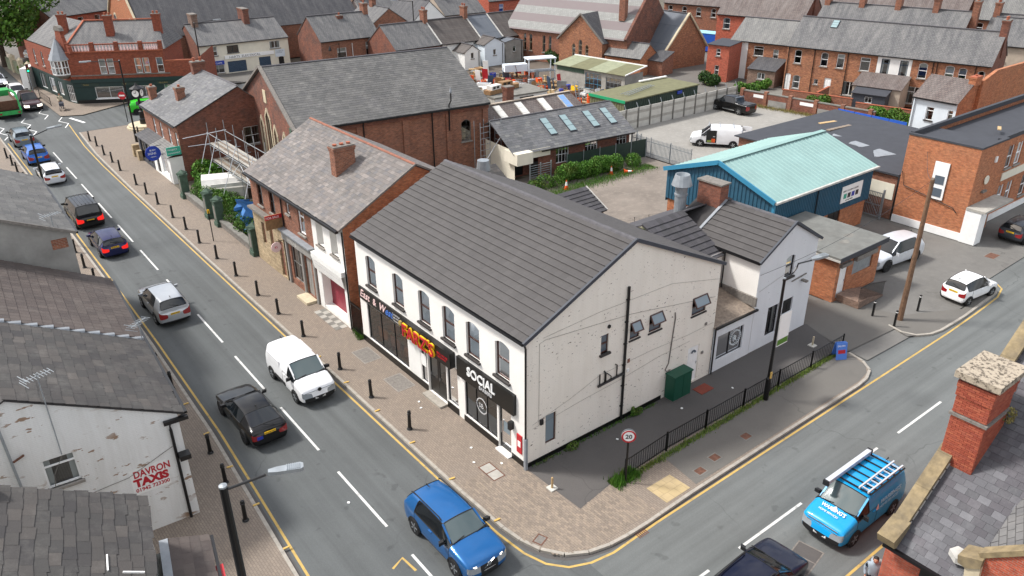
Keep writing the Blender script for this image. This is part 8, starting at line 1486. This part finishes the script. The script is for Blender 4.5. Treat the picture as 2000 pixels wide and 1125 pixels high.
for i in range(15):
    for j in range(9):
        x = 41.5+j*1.08+sal.uniform(-.35, .35)+(.4 if i > 7 else 0); y = 45.5+i*1.32+sal.uniform(-.35, .35)
        if x > 51.2-(0 if y > 56 else (57-y)*.02) and y < 60: continue
        if x < 43 and y < 54: continue
        k = sal.choice((0, 0, 1, 2, 2, 3, 4, 5, 6, 6, 7, 9)); salv(k, x, y)
        if k in (0, 2) and sal.random() < .75: salv(sal.choice((5, 5, 1, 8, 3, 9, 4, 7)), x, y, .64 if k == 0 else .73)
for i in range(10): salv(sal.choice((0, 2, 4, 6, 8)), sal.uniform(44, 50.5), sal.uniform(62, 70))
YS = thing('yard_store', 'flat roofed pale block store carrying boats of junk in salvage yard', 'store', (35.0, 48.6, -.05), R(-5)); wall(YS, (0, 0), (7, 0), 0, 2.1, 'render_white', [(4.2, .1, 1.9, 1.8, None)]); wall(YS, (0, 4), (0, 0), 0, 2.1, 'concrete'); MB().box(-.1, -.15, 2.1, 7.1, 4.1, 2.25).build('roof', 'concrete_dark', YS); MB().box(3.2, .2, 0, 5.2, .25, 2.0).build('dark_opening', 'gutter', YS)
for i, (x, y, a, m_, lb) in enumerate(((36.6, 50.4, .2, 'canvas_white', 'cream cabin boat hull resting on the yard store roof'), (38.8, 51.2, .1, 'wood', 'brown dinghy hull resting on the yard store roof'))):
    t = thing('small_boat', lb, 'boat', (x, y, 2.2), a); MB().ex([(-1.6, -.5, .5), (1.3, -.5, .5), (1.7, 0, .5), (1.3, .5, .5), (-1.6, .5, .5)], (0, 0, -.45)).build('hull', 'wood', t); MB().box(-1.2, -.4, .5, .4, .4, .95).build('cabin', m_, t); MB().box(-1.0, -.42, .6, -.6, -.401, .85).build('cabin_window', 'gutter', t); MB().box(-.4, -.42, .6, 0, -.401, .85).build('cabin_window', 'gutter', t)
for i, (x, y, ang) in enumerate(((41.8, 47.6, .3), (44.2, 44.8, -.2))):
    t = thing('long_ladder', 'wooden ladder leaning on the yard store' if i == 0 else 'iron hoop frame standing by the red roofed workshop', 'ladder' if i == 0 else 'frame', (x, y, -.05), ang)
    for s in (-.22, .22): MB().bar((s, 0, 0), (s, 1.2, 3.2), .06).build('stile', 'wood_pale' if i == 0 else 'galv', t)
    for k in range(9): MB().bar((-.22, .12+k*.12, .3+k*.32), (.22, .12+k*.12, .3+k*.32), .035).build('rung', 'wood_pale' if i == 0 else 'galv', t)
for i, (x, y, m_) in enumerate(((77.2, 51.5, 'shutter_blue'), (78.2, 51.3, 'sign_blue'), (79.0, 51.2, 'felt_black'))):
    t = thing('wheelie_bin', ('dark teal', 'blue', 'black')[i]+' wheelie bin outside the church chancel', 'bin', (x, y, 0)); MB().ex([(-.26, -.3, .05), (.26, -.3, .05), (.3, -.36, 1.0), (-.3, -.36, 1.0)], (0, .66, 0)).build('body', m_, t); MB().box(-.32, -.4, 1.0, .32, .36, 1.08).build('lid', m_, t)
    for s in (-.24, .24): MB().lathe((s, .32, .1), [(.1, -.03), (.1, .03)], 10, axis='x').build('wheel', 'rubber', t)
cb = thing('blue_container', 'blue storage container with pale pallet standing behind church chancel', 'container', (84.5, 64, 0), R(-77)); MB().box(0, 0, 0, 6, 2.4, 2.6).build('shell', 'blue_fence', cb); MB().box(-.05, -.05, 2.6, 6.05, 2.45, 2.68).build('roof', 'sky_paint_text', cb)
for i in range(5): MB().box(1.2+i*.3, -.12, .3, 1.36+i*.3, -.02, 2.2).build('pallet_slat', 'wood_pale', cb)
for i, (x, y, l_, a) in enumerate(((66, 33.5, 8, -77), (67.5, 30, 4, 13), (66.5, 24.5, 7, -77))):
    t = thing('back_yard_wall', 'low red brick back yard wall behind terrace, '+('longest run', 'short cross wall', 'run by the blue fence')[i], 'wall', (x, y, 0), R(a)); MB().box(0, -.1, 0, l_, .1, 1.3).build('wall', 'brick_red', t); MB().box(-.03, -.13, 1.3, l_+.03, .13, 1.37).build('coping', 'terracotta', t)
t = house('garden_shed', 'grey timber garden shed with black felt lean-to roof behind terrace', 'shed', (68.4, 26.2), R(-77), 3.6, 2.6, 1.9, 2.5, 'verge', 'felt_black', [(1.8, .9, .8, .7, 'G21')], axis='lean')
gwall = thing('chapel_garden_wall', 'pale panelled garden wall with pointed piers beside far pavement', 'wall', (-.4, 96.5, 0), R(95))
for i in range(5): MB().box(i*4-.3, -.3, 0, i*4+.3, .3, 2.2).build('pier', 'stone_pale', gwall); MB().lathe((i*4, 0, 2.2), [(.45, 0), (.02, .35)], 4).build('pier_cap', 'stone_pale', gwall); MB().box(i*4+.3, -.08, 0, i*4+3.7, .08, 1.7).build('panel', 'moss_sheet', gwall)
struct(MB().poly([(-2.3, 80.5, 0), (-.2, 79.5, 0), (8, 83.8, 0), (13, 81.5, 0), (14, 84, 0), (0, 92, 0), (0, 130, 0), (-2.7, 130, 0), (-2.6, 92, 0)]).build('pub_pavement', 'block_paving')); struct(MB().poly([(.0, 96.5, .004), (11, 97, .004), (12, 140, .004), (0, 140, .004)]).build('churchyard', 'tarmac_pale')); struct(MB().poly([(14, 85.5, .002), (75, 80, .002), (75, 92, .002), (14, 92, .002)]).build('back_street', 'tarmac_pale'))
struct(MB().poly([(64, 14, .002), (71, 14, .002), (71, 38, .002), (64, 38, .002)]).build('back_yards', 'concrete_dark')); struct(MB().poly([(62, 37, .003), (72, 37, .003), (84, 60, .003), (60, 72, .003)]).build('church_yard', 'tarmac_pale'))
# ---------------------------------------------------------------- vegetation
veg = random.Random(11)
def blob(mb, c, r, n, size, flat=1.):
    pts = []
    while len(pts) < n:
        p = Vector((veg.uniform(-1, 1), veg.uniform(-1, 1), veg.uniform(-1, 1)))
        if .25 < p.length < 1 and veg.random() < p.length**1.5: pts.append(Vector(c)+Vector((p.x*r[0], p.y*r[1], p.z*r[2])))
    leafmesh(mb, pts, size, veg)
def bush(name, label, cat, loc, blobs, leaf='leaf', size=.16, dens=1., stem=True):
    t = thing(name, label, cat, (loc[0], loc[1], loc[2] if len(loc) > 2 else 0)); m = MB()
    for c, r in blobs: blob(m, c, r, int(900*dens*r[0]*r[1]*r[2]/(size*4)+120*dens), size)
    m.build('foliage', leaf, t, fix=False)
    if stem:
        s = MB()
        for c, r in blobs[:6]: s.tube([(c[0]*.7, c[1]*.7, 0), (c[0], c[1], c[2])], [.05, .02], 5)
        s.build('stems', 'bark', t)
    return t
def tree(name, label, loc, h, rad, n=26, leaf='leaf', size=.45, per=420, trunk=.45):
    t = thing(name, label, 'tree', (loc[0], loc[1], 0)); tr = MB(); tr.tube([(0, 0, 0), (.1, .1, h*.25), (.2, 0, h*.45), (.1, .1, h*.7)], [trunk, trunk*.8, trunk*.6, trunk*.25], 9); m = MB()
    for i in range(n):
        a = veg.uniform(0, 6.28); q = veg.random()**.6; z = veg.uniform(.3, .95)*h; rr = rad*math.sin(math.pi*min(1, max(.12, (z/h-.18)/.85)))**.6; c = Vector((math.cos(a)*rr*q, math.sin(a)*rr*q, z)); k = veg.uniform(.22, .38)*rad
        blob(m, c, (k, k, k*.75), per, size); tr.tube([(.15, .05, max(h*.2, z*.55)), c*.6+Vector((0, 0, z*.35)), c], [trunk*.3, trunk*.16, .03], 5)
    m.build('crown', leaf, t, fix=False); tr.build('trunk', 'bark', t)
    return t
tree('broadleaf_tree', 'large leafy green tree beside the far road above parked white car', (-2.2, 118), 14.5, 8.5, 34, per=480, size=.5)
tree('broadleaf_tree', 'distant dark green tree beyond the striped church roof', (84, 104), 11, 6, 18, 'leaf_dark', .5, 320); tree('broadleaf_tree', 'distant tree behind the far terraces', (112, 118), 10, 6, 14, 'leaf_dark', .55, 260)
bush('hedge', 'long bright green overgrown hedge along green screen fence', 'hedge', (29.4, 27.3, -.05), [((x, -.05*x+veg.uniform(-.2, .2), .75+.12*math.sin(x*2)), (.75, .75, .8)) for x in [-3.2+.55*i for i in range(12)]], 'leaf_bright', .13, 1.3)
bush('round_bush', 'small round green bush at the hedge end by cone', 'bush', (34.2, 26.9, -.05), [((0, 0, .6), (.75, .75, .65)), ((.5, .1, .45), (.4, .4, .45))], 'leaf_bright', .12, 1.4)
bush('bush', 'scruffy bush by the grey gate panel near cone', 'bush', (24.2, 27.4, -.05), [((0, 0, .5), (.9, .8, .7)), ((1.0, -.4, .4), (.7, .6, .6)), ((-.9, .2, .4), (.7, .6, .5))], 'leaf', .13)
bush('sycamore_sapling', 'big leaved green sapling growing against brown shop house gable', 'bush', (2.3, 46.2), [((0, 0, 1.3), (1.0, .8, .9)), ((.6, -.8, 1.1), (.9, .8, .8)), ((-.5, -1.2, .8), (.7, .8, .6))], 'leaf_bright', .3, 1.2)
bush('garden_weeds', 'tall grass and weeds filling the garden behind longer wall', 'weeds', (1.1, 41.2), [((veg.uniform(-.6, .5), y, .7), (.65, .7, .75)) for y in (-2.6, -1.9, -1.2, -.5, .3, 1.0, 1.6, 2.3)]+[((1.2, y, .4), (.9, .8, .45)) for y in (-2, -.6, 3.2)], 'leaf_bright', .12, 1.3)
bush('garden_weeds', 'dense dark weeds in the garden between pillars and blue tarpaulin', 'weeds', (1.3, 33.4), [((veg.uniform(-.7, .6), y, .75), (.85, .7, .8)) for y in (-3.4, -2.7, -2, -1.2, -.4, .4, 1.2, 2.0)]+[((1.6, y, .5), (1.0, .9, .55)) for y in (-2.6, -.8, 3.4)], 'leaf', .12, 1.2); bush('shrub', 'dark shrub behind the white covered heap', 'shrub', (5.4, 40), [((0, 0, 1), (1.2, 1.6, 1.1)), ((.2, 2, .9), (1, 1.2, .9)), ((0, -2, .8), (1, 1.2, .8))], 'leaf_dark', .16)
for i, (x, y, s, lf, lb) in enumerate(((65.2, 21.3, 1.3, 'leaf_bright', 'yellow green garden bush over the blue fence, terrace end'), (63.8, 18.6, 1.5, 'leaf', 'large green garden bush behind the middle of blue fence'), (62.6, 15.6, 1.2, 'leaf_bright', 'bright bush by the white end house'), (66.2, 28.6, 1.0, 'leaf', 'climber spilling over the back yard wall'), (65.6, 38.2, 1.0, 'leaf', 'green bush at the end of concrete fence'), (69.4, 38.8, .9, 'leaf_bright', 'bush in the yard of pale slated house'), (66.4, 44.5, 1.2, 'leaf_dark', 'dark bush by the brick outrigger'), (60.6, 68.5, 1.3, 'leaf_dark', 'ivy bush on the brown outrigger'), (34.9, 81.3, 1.0, 'leaf', 'small green tree top beside gabled brick house'), (-.5, 108, 1.3, 'leaf_bright', 'green shrubs behind far garden wall'))):
    bush('garden_bush', lb, 'bush', (x, y), [((veg.uniform(-.6, .6)*s, veg.uniform(-.9, .9)*s, s*veg.uniform(.5, .95)), (s*.7, s*.7, s*.6)) for _ in range(5)], lf, .2)
# grass verges and weeds on the ground: too many blades to count
def grass(name, label, cat, pts, h, n, leaf='grass_leaf', wd=.018):
    m = MB()
    for _ in range(n):
        x, y = pts(); hh = h*veg.uniform(.4, 1.2); a = veg.uniform(0, 6.28); lean = Vector((math.cos(a), math.sin(a), 0))*hh*veg.uniform(.1, .5); s = Vector((-math.sin(a), math.cos(a), 0))*wd; b = Vector((x, y, 0)); m.poly([b-s, b+s, b+lean+Vector((0, 0, hh))])
    o = stuff(m.build(name, leaf, None, fix=False)); tag(o, label, cat); return o
def seg(a, b, w_):
    def f():
        t = veg.random(); d = Vector((b[0]-a[0], b[1]-a[1])); n_ = Vector((-d.y, d.x)).normalized(); q = veg.gauss(0, w_); return a[0]+d.x*t+n_.x*q, a[1]+d.y*t+n_.y*q
    return f
grass('grass', 'weedy grass strip growing along the foot of the railings', 'grass', seg((2.6, -3.2), (19.3, -2.95), .08), .14, 5200); grass('grass', 'thick grass clump around the 20 sign post', 'grass', seg((2.1, -3.12), (3.5, -3.1), .16), .26, 1900, 'leaf_bright'); grass('grass', 'rough grass verge below the hedge', 'grass', seg((23.5, 25.6), (35.5, 25.9), .5), .2, 6000, 'leaf_bright'); grass('grass', 'grass growing along the mesh fence foot', 'grass', seg((19.9, 16), (27, 14.6), .35), .3, 2400); grass('grass', 'weeds along the foot of cream gable wall', 'weeds', seg((.3, -.12), (8, -.12), .06), .12, 700, 'leaf'); grass('grass', 'weeds in the alley gateway', 'weeds', seg((-.15, 14.2), (.1, 15.4), .1), .25, 500, 'leaf'); grass('grass', 'dry weeds along the car park back wall', 'weeds', seg((61.2, 35), (63, 21), .3), .35, 2600, 'leaf_dry')
bush('wall_weed', 'green weed clump at foot of the cream gable wall', 'weed', (2.5, -.25), [((0, 0, .15), (.35, .2, .22))], 'leaf', .07, 2, False); bush('wall_weed', 'small weed growing by the soil pipe foot', 'weed', (6.6, -.2), [((0, 0, .15), (.4, .15, .2)), ((-.3, 0, .3), (.1, .1, .3))], 'leaf', .07, 2, False); bush('chimney_weed', 'small weed sprouting from tall brick chimney', 'weed', (8.1, -14.35, 7.0), [((0, 0, .1), (.25, .2, .3))], 'leaf_dry', .07, 1.5, False)
# scraps of litter
for i, (x, y) in enumerate(((-1.0, 2.6), (-.6, .9), (-1.5, 1.7), (-1.1, 6.6), (-.9, 7.1), (-6.9, 2.9), (8.6, -1.2), (11.9, -1.6), (4.5, -1.0))): tag(MB().obox((0, 0, .012), (.05, .02, 0), (-.02, .04, .004), (0, 0, .008)).build('litter', 'sign_white', None, (x, y, .012 if x > -2.9 else RZ+.006), i), 'small white scrap of litter on the ground', 'litter', 'scraps of litter')
# ---------------------------------------------------------------- people
TMP = bpy.data.scenes.new('build')
def skin(name, verts, edges, radii, mat, parent, root=0, sub=2):
    me = bpy.data.meshes.new(name); me.from_pydata(verts, edges, []); o = bpy.data.objects.new(name, me); TMP.collection.objects.link(o)
    sk = o.modifiers.new('k', 'SKIN'); sk.use_smooth_shade = True
    for i, r in enumerate(radii): me.skin_vertices[0].data[i].radius = (r, r) if not isinstance(r, tuple) else r
    me.skin_vertices[0].data[root].use_root = True
    sb = o.modifiers.new('s', 'SUBSURF'); sb.levels = sb.render_levels = sub
    TMP.view_layers[0].update(); dg = TMP.view_layers[0].depsgraph; m2 = bpy.data.meshes.new_from_object(o.evaluated_get(dg)); bpy.data.objects.remove(o)
    m2.materials.clear(); m2.materials.append(MT[mat]) if isinstance(mat, str) else [m2.materials.append(MT[x]) for x in mat]
    m2.polygons.foreach_set('use_smooth', [True]*len(m2.polygons)); return m2
def person(label, loc, rz, top, legs, lean=0., hair='hair', arms=((.32, .05, .95), (.32, -.02, .95)), step=.18, name='person'):
    t = thing(name, label, 'person', loc, rz); L = lean
    V_ = [(0, 0, .95), (.02+L*.3, 0, 1.15), (.04+L*.6, 0, 1.38), (.05+L*.75, 0, 1.5), (.07+L, 0, 1.6), (0, .1, .9), (step*.6, .11, .5), (step, .11, .1), (step+.16, .11, .05), (0, -.1, .9), (-step*.4, -.11, .5), (-step, -.11, .1), (-step+.16, -.11, .05), (.04+L*.6, .2, 1.4), (.04+L*.6, -.2, 1.4), (.0+L*.5, .27, 1.12), (arms[0][0]*.6, .24+arms[0][1], arms[0][2]), (.0+L*.5, -.27, 1.12), (arms[1][0]*.6, -.24+arms[1][1], arms[1][2])]
    E_ = [(0, 1), (1, 2), (2, 3), (3, 4), (0, 5), (5, 6), (6, 7), (7, 8), (0, 9), (9, 10), (10, 11), (11, 12), (2, 13), (2, 14), (13, 15), (15, 16), (14, 17), (17, 18)]
    r = [.15, .15, .17, .07, .06, .1, .075, .05, .045, .1, .075, .05, .045, .085, .085, .06, .045, .06, .045]
    me = skin('body', V_, E_, r, [top, legs], t)
    for p in me.polygons: p.material_index = 1 if p.center.z < .93 and abs(p.center.y) < .22 else 0
    b = put('body', me, t); hc = Vector((.09+L*1.05, 0, 1.72))
    hd = MB().lathe(hc, [(.02, -.125), (.06, -.11), (.082, -.05), (.088, .02), (.075, .08), (.03, .115)], 14).build('head', 'skin', t, smooth=True); MB().obox(hc+Vector((.088, 0, -.015)), (.018, 0, 0), (0, .014, 0), (.004, 0, .024)).build('nose', 'skin', hd)
    for s in (-1, 1): MB().lathe(hc+Vector((.076, s*.032, .012)), [(.01, -.006), (.014, 0), (.01, .006)], 6, axis='x').build('eye', 'gutter', hd); MB().obox(hc+Vector((0, s*.09, -.005)), (.02, 0, 0), (0, .008, 0), (0, 0, .03)).build('ear', 'skin', hd)
    MB().obox(hc+Vector((.08, 0, -.06)), (.006, 0, 0), (0, .025, 0), (0, 0, .006)).build('mouth', 'text_red', hd); MB().lathe(hc+Vector((-.014, 0, 0)), [(.086, -.04), (.096, .02), (.086, .085), (.03, .128)], 14).build('hair', hair, t, smooth=True)
    for s, a in ((1, arms[0]), (-1, arms[1])):
        w_ = Vector((a[0]*.6, s*.24+a[1], a[2])); d = (w_-Vector((0+L*.5, s*.27, 1.12))).normalized(); x = d.cross(Vector((0, s, 0))).normalized(); hv = [w_, w_+d*.07]; he = [(0, 1)]; hr = [.025, .032]
        for q in range(4): i = len(hv); o_ = x*(.024*(q-1.5)); l_ = (.055, .065, .06, .048)[q]; hv += [w_+d*.1+o_, w_+d*(.1+l_*.6)+o_+Vector((0, -s*.008, 0)), w_+d*(.1+l_)+o_+Vector((0, -s*.025, 0))]; he += [(1, i), (i, i+1), (i+1, i+2)]; hr += [.011, .009, .008]
        i = len(hv); hv += [w_+d*.05+x*.045, w_+d*.09+x*.06]; he += [(0, i), (i, i+1)]; hr += [.011, .009]
        put('hand', skin('hand', hv, he, hr, 'skin', t, sub=1), t)
    return t
ps = person('person with short dark hair in grey hooded top walking beside brick hall', (5.1, -12.72, 0), R(200), 'hoodie', 'trousers', lean=.08, arms=((.3, .0, .98), (.2, .02, .9)))
hm = MB().lathe((.0, 0, 1.5), [(.06, -.06), (.15, -.03), (.16, .02), (.12, .07)], 10).build('hood', 'hoodie', ps); MB().box(-.3, -.16, 1.0, -.14, .16, 1.42).build('rucksack', 'render_grey', ps)
person('person in pale coat pushing a pram past pub corner', (-1.35, 84.2, 0), R(-100), 'beige_cloth', 'trousers', lean=.1, arms=((.7, -.05, 1.0), (.7, .05, 1.0)))
pr_ = thing('pram', 'dark pram pushed along pub corner pavement', 'pram', (-1.5, 83.3, 0), R(-100)); MB().ex([(-.35, -.25, .5), (.4, -.25, .55), (.3, -.25, .85), (-.3, -.25, .95)], (0, .5, 0)).build('carrycot', 'trousers', pr_); MB().bar((-.3, 0, .9), (-.75, 0, 1.05), .04, .03).build('handle', 'gutter', pr_); MB().tube([(.1, -.22, .95), (-.1, -.22, 1.15), (-.3, -.22, .95)], .02, 5).build('hood_frame', 'gutter', pr_)
for x, y in ((-.3, -.26), (-.3, .26), (.35, -.26), (.35, .26)): MB().lathe((x, y, .17), [(.17, -.02), (.17, .02)], 12, axis='y').build('wheel', 'rubber', pr_)
bpy.data.scenes.remove(TMP)
